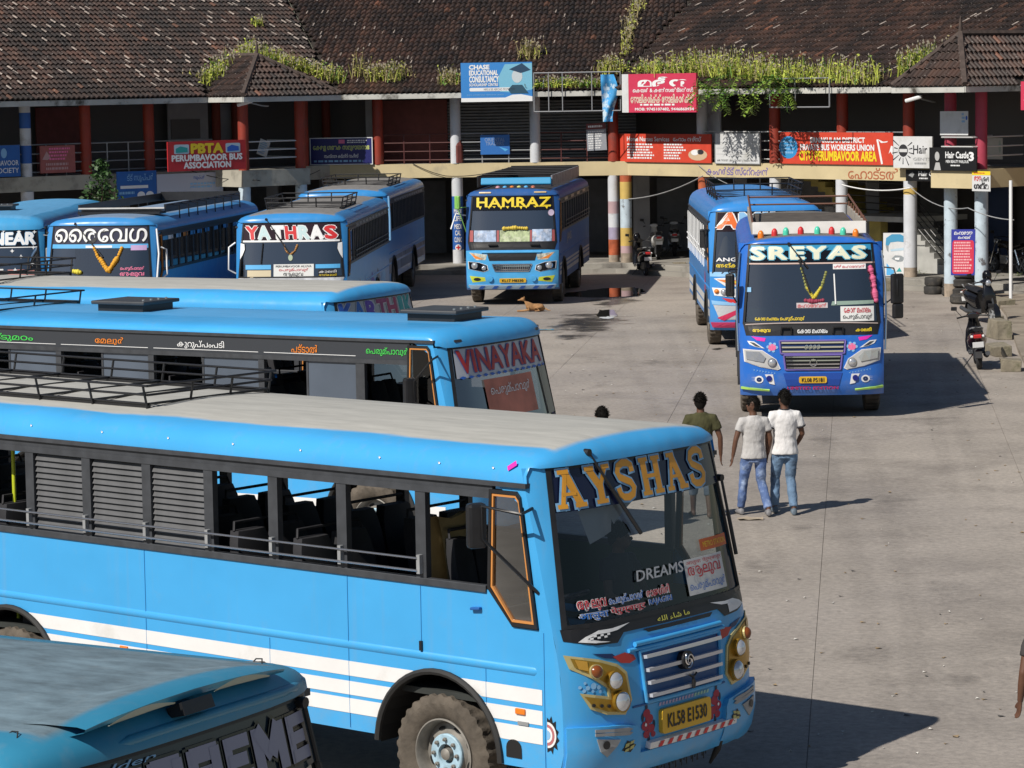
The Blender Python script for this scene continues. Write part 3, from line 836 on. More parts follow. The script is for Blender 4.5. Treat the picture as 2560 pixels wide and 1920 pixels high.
BLK = {'S': [bl((0.0, 0.87), (0.96, 0.87)), bl((0.0, 0.5), (1.0, 0.5)), bl((0.04, 0.13), (1.0, 0.13)), bl((0.15, 0.92), (0.15, 0.45)), bl((0.85, 0.55), (0.85, 0.08))],
 'U': [bl((0.15, 1.0), (0.15, 0.0)), bl((0.85, 1.0), (0.85, 0.0)), bl((0.1, 0.13), (0.9, 0.13))],
 'P': [bl((0.15, 1.0), (0.15, 0.0)), bl((0.1, 0.87), (0.95, 0.87)), bl((0.1, 0.45), (0.95, 0.45)), bl((0.85, 0.95), (0.85, 0.38))],
 'R': [bl((0.15, 1.0), (0.15, 0.0)), bl((0.1, 0.87), (0.95, 0.87)), bl((0.1, 0.45), (0.95, 0.45)), bl((0.85, 0.95), (0.85, 0.38)), bl((0.5, 0.45), (0.9, 0.0))],
 'E': [bl((0.15, 1.0), (0.15, 0.0)), bl((0.1, 0.87), (1.0, 0.87)), bl((0.1, 0.5), (0.85, 0.5)), bl((0.1, 0.13), (1.0, 0.13))],
 'M': [bl((0.12, 0.0), (0.12, 1.0)), bl((0.88, 0.0), (0.88, 1.0)), bl((0.14, 0.98), (0.5, 0.35)), bl((0.86, 0.98), (0.5, 0.35))]}
def headlight_pair(B, poly, o1, m_rim, m_in, lamps, shrink=0.93, mleft=True):
    for sgn in (1, -1):
        q = [(sgn * y, z) for y, z in poly]
        cy = sum(p[0] for p in q) / len(q); cz = sum(p[1] for p in q) / len(q)
        h = fblock(B, 'headlight', q, m_rim, 0.0, o1)
        fdecal(B, 'headlight_bowl', [(cy + (a - cy) * shrink, cz + (b - cz) * shrink) for a, b in q], m_in, o1 + 0.004, h, maxlen=0.07)
        for (y, z, r, ring, lens) in lamps: lamp_round(B, sgn * y, z, r, ring, h, o1 + 0.02, lens)

def grille(B, y0, y1, z0, z1, bars, m_back, m_frame, m_bar, taper=0.05, bh=0.016, depth=0.035, emblem=None):
    poly = [(y0, z1), (y1, z1), (y1 - taper, z0), (y0 + taper, z0)]
    g = fblock(B, 'grille', poly, m_back, 0.0, 0.006)
    n = len(poly)
    mb = MB()
    for i in range(n):
        a, b = poly[i], poly[(i + 1) % n]; k = 8
        mb.tube([fsurf(a[0] + (b[0] - a[0]) * j / k, a[1] + (b[1] - a[1]) * j / k, 0.012) for j in range(k + 1)], 0.018, 6)
    mb.build('grille_frame', m_frame, g, 60)
    for i in range(bars):
        t = (i + 0.5) / bars; z = z1 + (z0 - z1) * t; s = taper * t
        fb = [(y0 + s + 0.03, z - bh), (y1 - s - 0.03, z - bh), (y1 - s - 0.03, z + bh), (y0 + s + 0.03, z + bh)]
        prism(fb, fsurf, 0.0, depth).build('grille_bar', m_bar, g, 0)
    return g

# ================================================================ bus 1: sky blue with white stripes (nearest, centre)
PL = [-7.30, -6.53, -5.75, -4.97, -4.207, -3.423, -2.647, -1.870, -1.076, -0.198]
kinds = ['open', 'open', 'open', 'louvre', 'louvre', 'louvre', 'open', 'open', 'open']
W_a = [(-8.1, -7.30, 'open')] + [(a + 0.11, b, k) for a, b, k in zip(PL, PL[1:], kinds)] + [(-0.088, 0.545, 'open')]
W_open = [(a, b, 'open') for a, b, k in W_a[:-2]] + [(-0.966, 0.47, 'open')]
B = make_bus('sky blue bus with three white stripes, gold headlights and orange AYSHAS lettering', 0.16, 24.89, -40.04, P_sky, W_a, W_open, shield=M_glass, seats=1, lining=M_liningG,
             stripes=((1.058, 1.182), (0.897, 1.013), (0.742, 0.868)))
A = B
# lettering band
banner(B, 2.57, M_navy)
y = -1.055
for ch in 'AYSHAS':
    wd = 0.262
    strokes_on(GLY[ch], fsurf, y, 2.60, wd, 0.29, 0.010, 0.016).build('lettering_outline', M_cyan, B.root)
    strokes_on(GLY[ch], fsurf, y, 2.60, wd, 0.29, 0.016).build('lettering', mat('letter_orange', (0.78, 0.36, 0.035), 0.4), B.root)
    y += 0.330
# words on the glass
M_txtred = mat('word_red', (0.55, 0.04, 0.06), 0.5); M_txtblue = mat('word_blue', (0.03, 0.16, 0.55), 0.5)
for s, y0, y1, z0, z1, m in (('ആലുവ', -1.05, -0.76, 1.79, 1.875, M_txtred), ('आलुवा', -1.05, -0.76, 1.715, 1.775, M_txtblue), ('പെരുമ്പാവൂർ'.replace('പെ', 'െപ'), -0.73, -0.31, 1.80, 1.875, M_txtblue),
                           ('पेरुम्बावूर', -0.73, -0.31, 1.725, 1.79, M_txtred), ('രാജഗിരി', -0.27, 0.03, 1.81, 1.88, M_txtred), ('RAJAGIRI', -0.26, 0.04, 1.735, 1.79, M_txtblue)):
    text_on(s, fsurf, y0, y1, z0, z1, 0.010, bold=0.012, ref=0.0).build('lettering', m, B.root)
    text_on(s, fsurf, y0, y1, z0, z1, 0.005, bold=0.05, ref=0.0).build('lettering_outline', M_whitep, B.root)
text_on('DREAMS', fsurf, -0.36, 0.27, 1.945, 2.03, 0.008, bold=0.015, ref=0.015, shear=0.15).build('lettering', mat('silver_print', (0.5, 0.52, 0.55), 0.4), B.root)
c = card(B, 0.29, 0.86, 1.74, 2.03, M_card, 0.003)
text_on('ആലുവ', fsurf, 0.32, 0.80, 1.87, 1.965, 0.010, bold=0.01, ref=0).build('lettering', M_txtred, c)
text_on('െപരുമ്പാവൂർ', fsurf, 0.31, 0.84, 1.76, 1.845, 0.010).build('lettering', M_txtblue, c)
text_on('आलुवा पेरुम्बावूर', fsurf, 0.31, 0.84, 1.975, 2.02, 0.010).build('lettering', M_txtred, c)
c = card(B, 0.56, 1.00, 2.07, 2.165, mat('orange_card', (0.62, 0.13, 0.03), 0.5), 0.004, name='sticker')
text_on('METRO STATION', fsurf, 0.60, 0.96, 2.095, 2.14, 0.009).build('lettering', M_yellow, c)
# clear plastic sheet hanging behind the glass
def isurf(a, b_, off): return fsurf(a, b_, off - 0.12 + 0.02 * math.sin(9 * a))
wrap([(-0.76, 2.62), (-0.69, 2.30), (-0.42, 2.37), (-0.32, 2.62)], isurf, 0.0, maxlen=0.08).build('plastic_sheet', M_poly, B.root)
wrap([(-0.40, 2.62), (-0.30, 2.42), (0.04, 2.60)], isurf, -0.04, maxlen=0.08).build('plastic_sheet', M_poly, B.root)
wiper(B, -0.66, 3.00, -0.22, 2.31)
wiper(B, 1.12, 2.60, 1.16, 1.95)
# black lower mask with chequered wings and the yellow calligraphy
mask_band(B, 0, 0, M_black, poly=[(-1.205, 1.67), (-1.20, 1.58), (-0.95, 1.525), (-0.72, 1.515), (-0.63, 1.585), (0.63, 1.585), (0.72, 1.515), (0.95, 1.525), (1.20, 1.58), (1.205, 1.67)])
for sgn in (1, -1):
    wing = [(-1.10, 1.565), (-1.03, 1.60), (-0.90, 1.635), (-0.76, 1.632), (-0.54, 1.650), (-0.70, 1.612), (-0.80, 1.605), (-0.92, 1.607), (-1.02, 1.58), (-0.90, 1.552), (-0.80, 1.535), (-0.95, 1.542)]
    w_ = fdecal(B, 'wing_sticker', [(sgn * a, b_) for a, b_ in wing], M_whitep, 0.009)
    mb = MB()
    for i in range(6):
        for j in range(2):
            if (i + j) % 2 == 0:
                a = -1.00 + i * 0.035; b_ = 1.572 + j * 0.016
                wrap([(sgn * a, b_), (sgn * (a + 0.032), b_), (sgn * (a + 0.035), b_ + 0.015), (sgn * (a + 0.003), b_ + 0.015)], fsurf, 0.012, mb)
    mb.build('wing_chequers', M_whitep, w_)
text_on('ﻪﻠﻟﺍ ﺀﺎﺷ ﺎﻣ', fsurf, -0.20, 0.23, 1.602, 1.645, 0.012, bold=0.012, ref=0).build('lettering', mat('pale_yellow_print', (0.75, 0.72, 0.12), 0.5), B.root)
# bonnet recess, bar, grille with emblem
fdecal(B, 'air_slot', [(-0.40, 1.575), (0.55, 1.575), (0.50, 1.545), (-0.34, 1.545)], M_black, 0.008)
MB().tube([fsurf(a, 1.475 + 0.0 * a, 0.025) for a in [-0.55 + 1.15 * i / 10 for i in range(11)]], 0.022, 8).build('bonnet_bar', P_sky, B.root, 60)
MB().tube([fsurf(a, 1.435, 0.012) for a in [-0.62 + 1.28 * i / 10 for i in range(11)]], 0.018, 8).build('bonnet_lip', P_sky, B.root, 60)
P_deep = mat('grille_blue', (0.016, 0.10, 0.30), 0.4)
g = grille(B, -0.50, 0.58, 1.00, 1.415, 4, P_deep, P_sky, mat('bar_white_chrome', (0.75, 0.75, 0.78), 0.2, metal=0.4), taper=0.04, bh=0.014, depth=0.06)
e = prism(ellipse(0.035, 1.262, 0.072, 0.072, 20), fsurf, 0.0, 0.075).build('emblem', M_black, g, 30)
mb = MB()
for k in range(3):
    P = []
    for i in range(12):
        a = R(120 * k + i * 14); rr = 0.060 - 0.0032 * i
        P.append(fsurf(0.035 + rr * math.cos(a), 1.262 + rr * math.sin(a), 0.082))
    mb.tube(P, 0.0085, 6)
mb.tube([fsurf(0.035 + 0.02 * math.cos(R(a)), 1.262 + 0.02 * math.sin(R(a)), 0.082) for a in range(0, 360, 30)], 0.006, 6, closed=True)
mb.build('emblem_knot', M_chrome, e, 60)
mb = MB().tube([fsurf(0.08, 1.14, 0.075), fsurf(0.085, 1.08, 0.075), fsurf(0.088, 1.03, 0.07)], [0.004, 0.018, 0.012], 6); mb.tube([fsurf(0.03, 1.15, 0.075), fsurf(0.06, 1.13, 0.075), fsurf(0.10, 1.13, 0.075), fsurf(0.13, 1.15, 0.075)], 0.009, 6)
mb.build('hanging_charm', M_black, g, 60)
# headlights
hl = [(-1.215, 1.475), (-0.95, 1.415), (-0.77, 1.355), (-0.675, 1.28), (-0.635, 1.05), (-0.72, 0.945), (-0.92, 0.975), (-1.06, 1.035), (-1.135, 1.17), (-0.89, 1.115), (-0.90, 1.185), (-1.03, 1.275), (-1.19, 1.365)]
M_palegold = mat('pale_gold_rim', (0.62, 0.52, 0.24), 0.3, metal=0.3)
for sgn in (1, -1):
    h = fblock(B, 'headlight', [(sgn * a, b_) for a, b_ in hl], M_palegold, 0.0, 0.014)
    inn = [(-1.175, 1.448), (-0.95, 1.392), (-0.785, 1.332), (-0.70, 1.265), (-0.662, 1.055), (-0.735, 0.972), (-0.91, 0.998), (-1.04, 1.052), (-1.105, 1.142), (-0.865, 1.085), (-0.872, 1.195), (-1.02, 1.298), (-1.155, 1.375)]
    fdecal(B, 'headlight_bowl', [(sgn * a, b_) for a, b_ in inn], M_gold, 0.018, h, maxlen=0.07)
    fdecal(B, 'indicator', [(sgn * a, b_) for a, b_ in [(-1.15, 1.435), (-1.06, 1.412), (-1.06, 1.335), (-1.13, 1.36)]], mat('gold_indicator', (0.5, 0.28, 0.04), 0.25), 0.024, h)
    lamp_round(B, sgn * -1.00, 1.328, 0.055, M_palegold, h, 0.04, mat('brown_lens', (0.22, 0.06, 0.015), 0.2))
    lamp_round(B, sgn * -0.835, 1.235, 0.075, M_gold, h, 0.05)
    lamp_round(B, sgn * -0.775, 1.062, 0.088, M_gold, h, 0.05)
    mb = MB()
    for k in range(3): prism(ellipse(sgn * (-1.04 + 0.07 * k), 1.045 - 0.012 * k + 0.02, 0.014, 0.014, 10), fsurf, 0.01, 0.03, mb)
    mb.build('reflector_studs', M_black, h)
    # red swash above, bubbles beside
    fdecal(B, 'red_swash', [(sgn * a, b_) for a, b_ in [(-0.80, 1.415), (-0.66, 1.43), (-0.56, 1.395), (-0.54, 1.36), (-0.62, 1.34), (-0.72, 1.355)]], mat('swash_red', (0.5, 0.04, 0.03), 0.4), 0.006)
    fdecal(B, 'blue_swash', [(sgn * a, b_) for a, b_ in [(-1.00, 1.465), (-0.80, 1.44), (-0.74, 1.39), (-0.88, 1.415)]], mat('swash_navy', (0.01, 0.03, 0.12), 0.4), 0.005)
    mb = MB()
    for (a, b_, r_) in ((-1.13, 1.215, 0.014), (-1.09, 1.245, 0.012), (-1.07, 1.205, 0.018), (-1.02, 1.215, 0.026), (-0.975, 1.20, 0.018), (-0.965, 1.165, 0.015), (-1.03, 1.175, 0.013), (-1.10, 1.185, 0.015)):
        wrap(ellipse(sgn * a, b_, r_, r_, 10), fsurf, 0.005, mb)
    mb.build('bubble_stickers', M_cyan, B.root)
    # bumper corner with fog lamp
    bp = [(-1.235, 0.905), (-1.10, 0.90), (-0.80, 0.875), (-0.62, 0.845), (-0.585, 0.79), (-0.56, 0.52), (-0.90, 0.47), (-1.235, 0.50)]
    prism([(sgn * a, b_) for a, b_ in bp], fsurf, 0.0, 0.045, maxlen=0.1).build('bumper_corner', P_sky, B.root, 35)
    fg_ = prism([(sgn * a, b_) for a, b_ in [(-1.04, 0.80), (-0.82, 0.765), (-0.86, 0.72), (-0.95, 0.655), (-1.01, 0.70)]], fsurf, 0.04, 0.058).build('fog_lamp', M_grey, B.root)
    fdecal(B, 'fog_lens', ellipse(sgn * -0.965, 0.745, 0.032, 0.034, 14), M_black, 0.064, fg_)
    for k in range(2):
        prism([(sgn * a, b_ - 0.03 * k) for a, b_ in [(-1.05, 0.855), (-0.72, 0.815), (-0.68, 0.83), (-0.72, 0.845), (-1.05, 0.878)]], fsurf, 0.04, 0.056).build('bumper_blade', M_grey, B.root)
    mb = MB()
    for i in range(2):
        for j in range(2):
            a, b_ = -0.775 + 0.055 * i, 0.665 + 0.032 * j + 0.012 * i
            wrap([(sgn * a, b_), (sgn * (a + 0.045), b_ + 0.005), (sgn * (a + 0.055), b_ + 0.028), (sgn * (a + 0.010), b_ + 0.023)], fsurf, 0.054, mb)
    dk = fdecal(B, 'diamond_sticker', [(sgn * -0.80, 0.68), (sgn * -0.70, 0.652), (sgn * -0.645, 0.70), (sgn * -0.74, 0.745)], M_black, 0.050)
    mb.build('diamond_tiles', mat('khaki_print', (0.5, 0.48, 0.18), 0.5), dk)
prism([(-0.585, 0.62), (0.585, 0.62), (0.585, 0.47), (-0.585, 0.47)], fsurf, 0.0, 0.04).build('bumper_centre', P_sky, B.root, 35)
MB().tube([fsurf(a, 0.985, 0.0) for a in [-0.62 + 1.24 * i / 10 for i in range(11)]], 0.010, 6).build('bonnet_seam', P_deep, B.root, 60)
pl = plate(B, -0.30, 0.36, 0.715, 0.915, 'KL58 E1530', off=0.04)
mb = MB(); mb2 = MB()
wrap([(-0.46, 0.635), (0.74, 0.635), (0.74, 0.685), (-0.46, 0.685)], fsurf, 0.046, mb)
st = prism([(-0.46, 0.632), (0.74, 0.632), (0.74, 0.685), (-0.46, 0.685)], fsurf, 0.0, 0.05).build('bumper_strip', M_white, B.root)
for i in range(9):
    a = -0.36 + i * 0.12
    wrap([(a, 0.636), (a + 0.05, 0.636), (a + 0.075, 0.681), (a + 0.025, 0.681)], fsurf, 0.055, mb2)
mb2.build('strip_bars', M_red, st)
mb = MB(); mb2 = MB()
for i in range(16):
    a = -0.30 + i * 0.043
    wrap([(a, 0.942), (a + 0.028, 0.942), (a + 0.038, 0.968), (a + 0.010, 0.968)], fsurf, 0.006, mb if i < 11 else mb2)
mb.build('dash_sticker', mat('lilac_print', (0.5, 0.42, 0.6), 0.5), B.root); mb2.build('dash_sticker', mat('mint_print', (0.4, 0.65, 0.5), 0.5), B.root)
for cy_, s_ in ((-0.455, 1), (0.49, -1)):
    mb = MB()
    for (dx, dz, r_) in ((0.0, 0.08, 0.045), (0.03, 0.03, 0.05), (-0.02, -0.02, 0.05), (0.05, -0.05, 0.045), (-0.01, -0.09, 0.04), (0.075, -0.10, 0.03)):
        wrap(ellipse(cy_ + s_ * dx, 0.83 + dz, r_, r_ * 0.8, 9), fsurf, 0.006, mb)
    fl = mb.build('flower_sticker', mat('flower_red', (0.36, 0.02, 0.05), 0.5), B.root)
    mb = MB()
    for (dx, dz) in ((0.0, 0.13), (-0.05, 0.05), (0.02, -0.13), (0.09, -0.02)): wrap(ellipse(cy_ + s_ * dx, 0.83 + dz, 0.016, 0.035, 8), fsurf, 0.0045, mb)
    mb.build('flower_leaves', mat('leaf_navy', (0.01, 0.02, 0.06), 0.5), fl)
    mb = MB(); wrap(ellipse(cy_ - s_ * 0.02, 0.82, 0.014, 0.014, 8), fsurf, 0.011, mb); mb.build('flower_eye', M_whitep, fl)
MB().tube([fsurf(a, 0.45, -0.02) for a in (0.65, 0.9, 1.15)], 0.02, 6).build('tow_bar', M_teal, B.root, 60)
mb = MB()
for i in range(40):
    a = -0.5 + i * 0.026; p = fsurf(a, 0.47, -0.05); mb.tube([p, p - Vector((0.01 * math.sin(i), 0, 0.10 + 0.05 * math.sin(i * 2.1)))], 0.006, 4)
mb.build('brush_fringe', M_rubber, B.root)
for a in (-0.42, 0.62): MB().tube([fsurf(a, 0.66, 0.03), fsurf(a + 0.01, 0.42, 0.02), fsurf(a, 0.28, 0.01)], [0.008, 0.03, 0.012], 7).build('hanging_tassel', M_rubber, B.root, 60)
# flank: panel seams, marker lamps, handle, filler recess, round sticker
for x, z0, z1 in ((-3.43, 0.62, 1.90), (-1.9, 0.62, 1.28), (-0.98, 0.62, 1.90), (-0.165, 1.36, 1.90), (0.52, 0.62, 1.30), (1.125, 0.55, 1.64), (-5.9, 0.62, 1.90)):
    if abs(x) < 0.66: z0 = max(z0, arch_low(x) + 0.03)
    MB().box(x - 0.0014, x + 0.0014, -HW - 0.0062, -HW - 0.001, z0, z1).build('panel_seam', mat('seam_blue', (0.045, 0.26, 0.55), 0.6), B.root)
MB().box(-0.178, -0.152, -HW - 0.02, -HW, 1.36, 1.44).build('door_hinge', M_black, B.root)
for x, z in ((0.88, 0.985), (-1.60, 0.985), (-3.72, 0.985)):
    MB().box(x - 0.05, x + 0.05, -HW - 0.022, -HW - 0.003, z - 0.024, z + 0.024).build('marker_lamp', M_amber, B.root, bevel=0.008)
MB().box(0.85, 0.96, -HW - 0.012, -HW - 0.003, 0.875, 0.905).build('marker_bracket', M_grey, B.root)
MB().obox((0.44, -HW - 0.02, 1.77), (1, 0, 0.1), (0, 1, 0), (0, 0, 1), 0.05, 0.02, 0.012).build('door_handle', mat('handle_blue', (0.02, 0.12, 0.4), 0.4), B.root, bevel=0.008)
wrap([(0.72, 0.60), (0.88, 0.60)] + ellipse(0.80, 0.68, 0.08, 0.07, 9, 0, 180), sideR, 0.004).build('step_recess', M_under, B.root)
stk = wrap([(1.145, 0.69), (1.145, 0.97), (1.17, 0.95), (1.19, 0.985), (1.205, 0.93), (1.235, 0.95), (1.235, 0.89), (1.262, 0.87), (1.245, 0.83), (1.268, 0.80), (1.240, 0.77), (1.250, 0.72), (1.21, 0.74), (1.20, 0.68), (1.18, 0.71)], sideR, 0.004).build('round_sticker', M_black, B.root)
for k, (r_, m_) in enumerate(((0.105, M_whitep), (0.085, mat('dusty_red_print', (0.5, 0.16, 0.17), 0.5)), (0.062, M_whitep), (0.040, M_cyan))):
    wrap([(1.15, 0.83 - r_)] + ellipse(1.15, 0.83, r_ * 0.86, r_, 12, -90, 90) + [(1.15, 0.83 + r_)], sideR, 0.006 + 0.002 * k).build('sticker_ring', m_, stk)
# window guard rails with brackets
for z in (2.025, 2.127): MB().tube([(-8.05, -1.305, z), (-0.15, -1.305, z)], 0.0105, 6).build('guard_rail', M_steel, B.root, 60)
for x in PL + [-8.05]: MB().box(x + 0.04, x + 0.075, -1.305, -1.262, 2.0, 2.155).build('rail_bracket', M_grey, B.root)
mirror(B, -1, x=0.72, z=2.50, w=0.16, h=0.36, arm=0.32, fwd=True)
rack(B, -8.2, -3.85, 0.76, 0.17, 3, nx=7, ny=3, r=0.012)
wrap([(0.78, 2.90), (0.86, 2.95), (0.845, 2.985), (0.765, 2.935)], lambda x, z, o: Vector((x, -1.245 + max(0, z - 2.86) * 0.30 - o, z)), 0.012).build('pink_tag', M_magenta, B.root)
mb = MB()
for x in (-5.9, -4.9, -3.95, -3.1, -2.3, -1.5, -0.6, 0.05, 0.62): mb.lathe([(0.011, 0.0), (0.007, 0.006), (0.001, 0.008)], 7, 'y', (x, -1.238, 2.915))
mb.build('roof_screws', M_whitep, B.root)
# inside: tan cloth on the driver's seat, grab poles, side partition
mb = MB(); P = []
for i in range(9):
    t = i / 8; row = []
    for j in range(7):
        s_ = j / 6 - 0.5
        if t < 0.35: x, z = -0.20 - 0.2 * t, 1.78 + 0.60 * t / 0.35
        elif t < 0.5: x, z = -0.27 - 0.6 * (t - 0.35), 2.38 + 0.02 * math.sin((t - 0.35) * 20)
        else: x, z = -0.36 - 0.02 * math.sin(7 * t), 2.38 - 0.75 * (t - 0.5) / 0.5
        row.append((x + 0.012 * math.sin(11 * s_ + 5 * t), -0.62 + s_ * (0.5 + 0.12 * t), z + 0.02 * math.sin(9 * s_)))
    P.append(row)
MB().grid(P).build('seat_cloth', M_tan, B.root, 60)
for x, y in ((-0.95, 1.05), (-5.5, -0.95), (-5.3, 0.3), (-5.7, -0.5)): MB().tube([(x, y, 1.03), (x, y, 2.84)], 0.019, 8).build('grab_pole', mat('grab_pole_yellow', (0.55, 0.62, 0.03), 0.4), B.root, 60)
MB().box(0.35, 0.38, -1.1, -0.1, 1.03, 1.70).build('partition', M_lining, B.root)

# ================================================================ bus 2: sky blue with red lettering on a white band
W_v = [(-8.2, -6.60, 'half'), (-6.50, -4.97, 'half'), (-4.88, -3.43, 'half'), (-3.34, -1.67, 'half'), (-1.58, -0.18, 'half'), (-0.05, 0.545, 'open')]
B = make_bus('sky blue bus with red VINAYAKA lettering and two dark roof hatches', -1.14, 38.1, -31.0, P_sky2, W_v, W_v, ws_top=2.72, shield=M_glassd, seats=1, header=2.50, roof_k=0.42, stripes=((0.64, 0.76),), trim=M_dgrey)
banner(B, 2.33, mat('lilac_white_film', (0.50, 0.53, 0.60), 0.35), inset=0.93, off=-0.005, z1=2.70)
ftext(B, 'VINAYAKA', -1.00, 0.92, 2.39, 2.66, mat('letter_dark_red', (0.42, 0.03, 0.03), 0.4), 0.006, bold=0.03, outline=M_txtblue, obold=0.02)
mb = MB()
for i in range(14):
    a = -1.03 + i * 0.15
    wrap([(a, 2.335), (a + 0.06, 2.355), (a + 0.12, 2.335), (a + 0.06, 2.315)], fsurf, 0.004, mb)
mb.build('bow_trim', M_bluep, B.root)
c = card(B, -0.60, 0.55, 1.80, 2.28, mat('red_sign_reflection', (0.55, 0.19, 0.13), 0.5, var=0.3, scale=3), 0.003)  # red panel imitates a sign board reflected in the glass, no real poster
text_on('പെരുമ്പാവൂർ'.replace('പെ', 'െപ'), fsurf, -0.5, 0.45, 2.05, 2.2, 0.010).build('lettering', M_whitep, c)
mb = MB()
for i in range(7): mb.tube([fsurf(0.80 + 0.035 * i, 2.32, 0.0), fsurf(0.84 + 0.035 * i, 1.72, 0.0)], 0.008, 5)
mb.build('bead_strings', mat('cream_beads', (0.55, 0.55, 0.45), 0.5), B.root)
for s, x0, x1, m in (('കൂട്ടുമഠം', -6.3, -5.35, M_green), ('േമലൂർ', -4.30, -3.82, M_orange), ('കുറുപ്പംപടി', -2.95, -2.20, M_whitep), ('പട്ടാൽ', -1.15, -0.75, M_orange), ('െപരുമ്പാവൂർ', -0.02, 0.60, M_green)):
    stext(B, s, x0, x1, 2.60, 2.71, m, bold=0.006, off=0.012)
for a, b_ in ((-6.5, -4.97), (-4.88, -3.43), (-3.34, -1.67), (-1.58, -0.18)):
    MB().box(a, b_, -HW - 0.008, -HW - 0.003, 2.585, 2.592).build('pin_stripe', M_whitep, B.root)
MB().box(-8.2, 0.62, -HW - 0.003, -HW + 0.02, 2.55, 2.775).build('destination_band', mat('band_grey', (0.045, 0.05, 0.06), 0.35), B.root)
MB().box(-8.2, 0.62, HW - 0.02, HW + 0.003, 2.55, 2.775).build('destination_band', M_dgrey, B.root)
hatch(B, 0.35, 0.0, 0.40, 0.42); hatch(B, -4.6, 0.0, 0.40, 0.45)
mirror(B, -1, x=0.70, z=2.15, w=0.17, h=0.42, arm=0.14)
rack(B, -8.3, -6.4, 1.0, 0.15, 2, nx=4, ny=2, r=0.013)
for a in (-0.95, 0.95): prism(rrect(a - 0.06, a + 0.06, 2.765, 2.80, 0.015), fsurf, 0.0, 0.03).build('marker_lamp', M_dgrey, B.root)
grille(B, -0.5, 0.5, 0.95, 1.4, 4, P_deep, P_sky2, M_chrome)
headlight_pair(B, [(-1.2, 1.42), (-0.75, 1.35), (-0.65, 1.0), (-1.15, 1.05)], 0.012, M_white, M_grey, [(-0.95, 1.2, 0.09, M_chrome, M_lens)])
plate(B, -0.25, 0.25, 0.66, 0.82, 'KL40 H2211')

# ================================================================ bus 3: next one behind, only its roof and lettering show
B = make_bus('sky blue bus with dusty grey roof, half hidden behind the two-hatch bus', -2.9, 43.2, -27.0, P_sky, W_open, W_open, ws_top=2.93, shield=M_glassd, stripes=((0.95, 1.10),))
banner(B, 2.60, mat('pale_film', (0.42, 0.43, 0.45), 0.35), inset=0.96, off=-0.004)
for ch, y0, m in (('K', -1.02, M_bluep), ('A', -0.72, M_txtblue), ('R', -0.40, M_purple), ('T', -0.10, mat('plum_print', (0.30, 0.02, 0.14), 0.4)), ('H', 0.20, mat('plum_print2', (0.38, 0.02, 0.10), 0.4)), ('I', 0.56, M_teal), ('K', 0.72, M_teal)):
    ftext(B, ch, y0, y0 + (0.25 if ch != 'I' else 0.07), 2.63, 2.88, m, 0.006, bold=0.05, outline=M_whitep, obold=0.03)
rack(B, -8.2, -4.9, 1.0, 0.22, 3, nx=5, ny=3, r=0.014)
grille(B, -0.5, 0.5, 0.95, 1.4, 4, P_deep, P_sky, M_chrome)

# ================================================================ bus 4: nearest corner, weathered roof with an air scoop
B = make_bus('weathered teal bus roof with front air scoop and silver SUPREME lettering', -2.58, 14.87, -30.8, P_teal, W_open, W_open, ws_top=2.85, shield=M_glassb, roof_k=0.62)
banner(B, 2.48, mat('smoky_band', (0.02, 0.035, 0.05), 0.15), inset=0.965, off=-0.004)
M_silver = mat('letter_lilac_grey', (0.30, 0.30, 0.40), 0.35)
for ch, y0, y1, m in (('S', -1.02, -0.74, M_silver), ('U', -0.70, -0.43, M_silver), ('P', -0.39, -0.13, M_silver), ('R', -0.09, 0.17, M_silver), ('E', 0.21, 0.42, M_silver), ('M', 0.46, 0.74, M_silver), ('E', 0.78, 0.98, M_silver)):
    strokes_on(BLK[ch], fsurf, y0, 2.53, y1 - y0, 0.235, 0.006, 0.014).build('lettering_outline', M_wax, B.root); strokes_on(BLK[ch], fsurf, y0, 2.53, y1 - y0, 0.235, 0.012).build('lettering', m, B.root)
text_on('Golden', fsurf, -0.88, -0.30, 2.778, 2.812, 0.006, bold=0.0, shear=0.3).build('lettering', M_cyan, B.root)
fdecal(B, 'green_leaf_sticker', ellipse(-1.02, 2.72, 0.07, 0.05, 12), M_green, 0.02)
# scoop: a lip across the front of the roof with three open mouths
mb = MB(); P = []
for i in range(15):
    y = -0.80 + 1.60 * i / 14; z = 2.81 + (roof_z(y) - 2.81) * 0.62; zz = math.sin(math.pi * (i + 0.4) / 14.8) ** 0.5
    xe = FX(y, 2.85)
    P.append([(xe - 0.42, y, z - 0.005), (xe - 0.22, y, z + 0.035 * zz), (xe - 0.02, y, z + 0.05 * zz), (xe + 0.03, y, z + 0.025 * zz), (xe + 0.02, y, z - 0.01), (xe - 0.12, y, z - 0.05)])
mb.grid(P); mb.build('air_scoop', P_teal, B.root, 50)
for a, b_ in ((-0.66, -0.18), (0.14, 0.62)):
    mb = MB(); P = []
    for i in range(9):
        y = a + (b_ - a) * i / 8; z = 2.81 + (roof_z(y) - 2.81) * 0.62; q = math.sin(math.pi * i / 8)
        P.append([(FX(y, 2.85) + 0.035, y, z - 0.012), (FX(y, 2.85) + 0.045, y, z - 0.012 + 0.012 * q), (FX(y, 2.85) + 0.05, y, z - 0.004 + 0.03 * q)])
    mb.grid(P); mb.build('scoop_mouth', mat('sage_lip', (0.45, 0.5, 0.42), 0.5), B.root, 60)
prism([(-0.14, 2.985), (0.10, 2.985), (0.10, 2.94), (-0.14, 2.94)], fsurf, 0.0, 0.10).build('scoop_block', M_black, B.root)
MB().tube([fsurf(a, 2.88 + 0.02 * math.cos(a * 1.4), 0.012) for a in [-0.62 + 1.7 * i / 12 for i in range(13)]], [0.004] + [0.028] * 11 + [0.004], 8).build('brow_ridge', P_teal, B.root, 60)
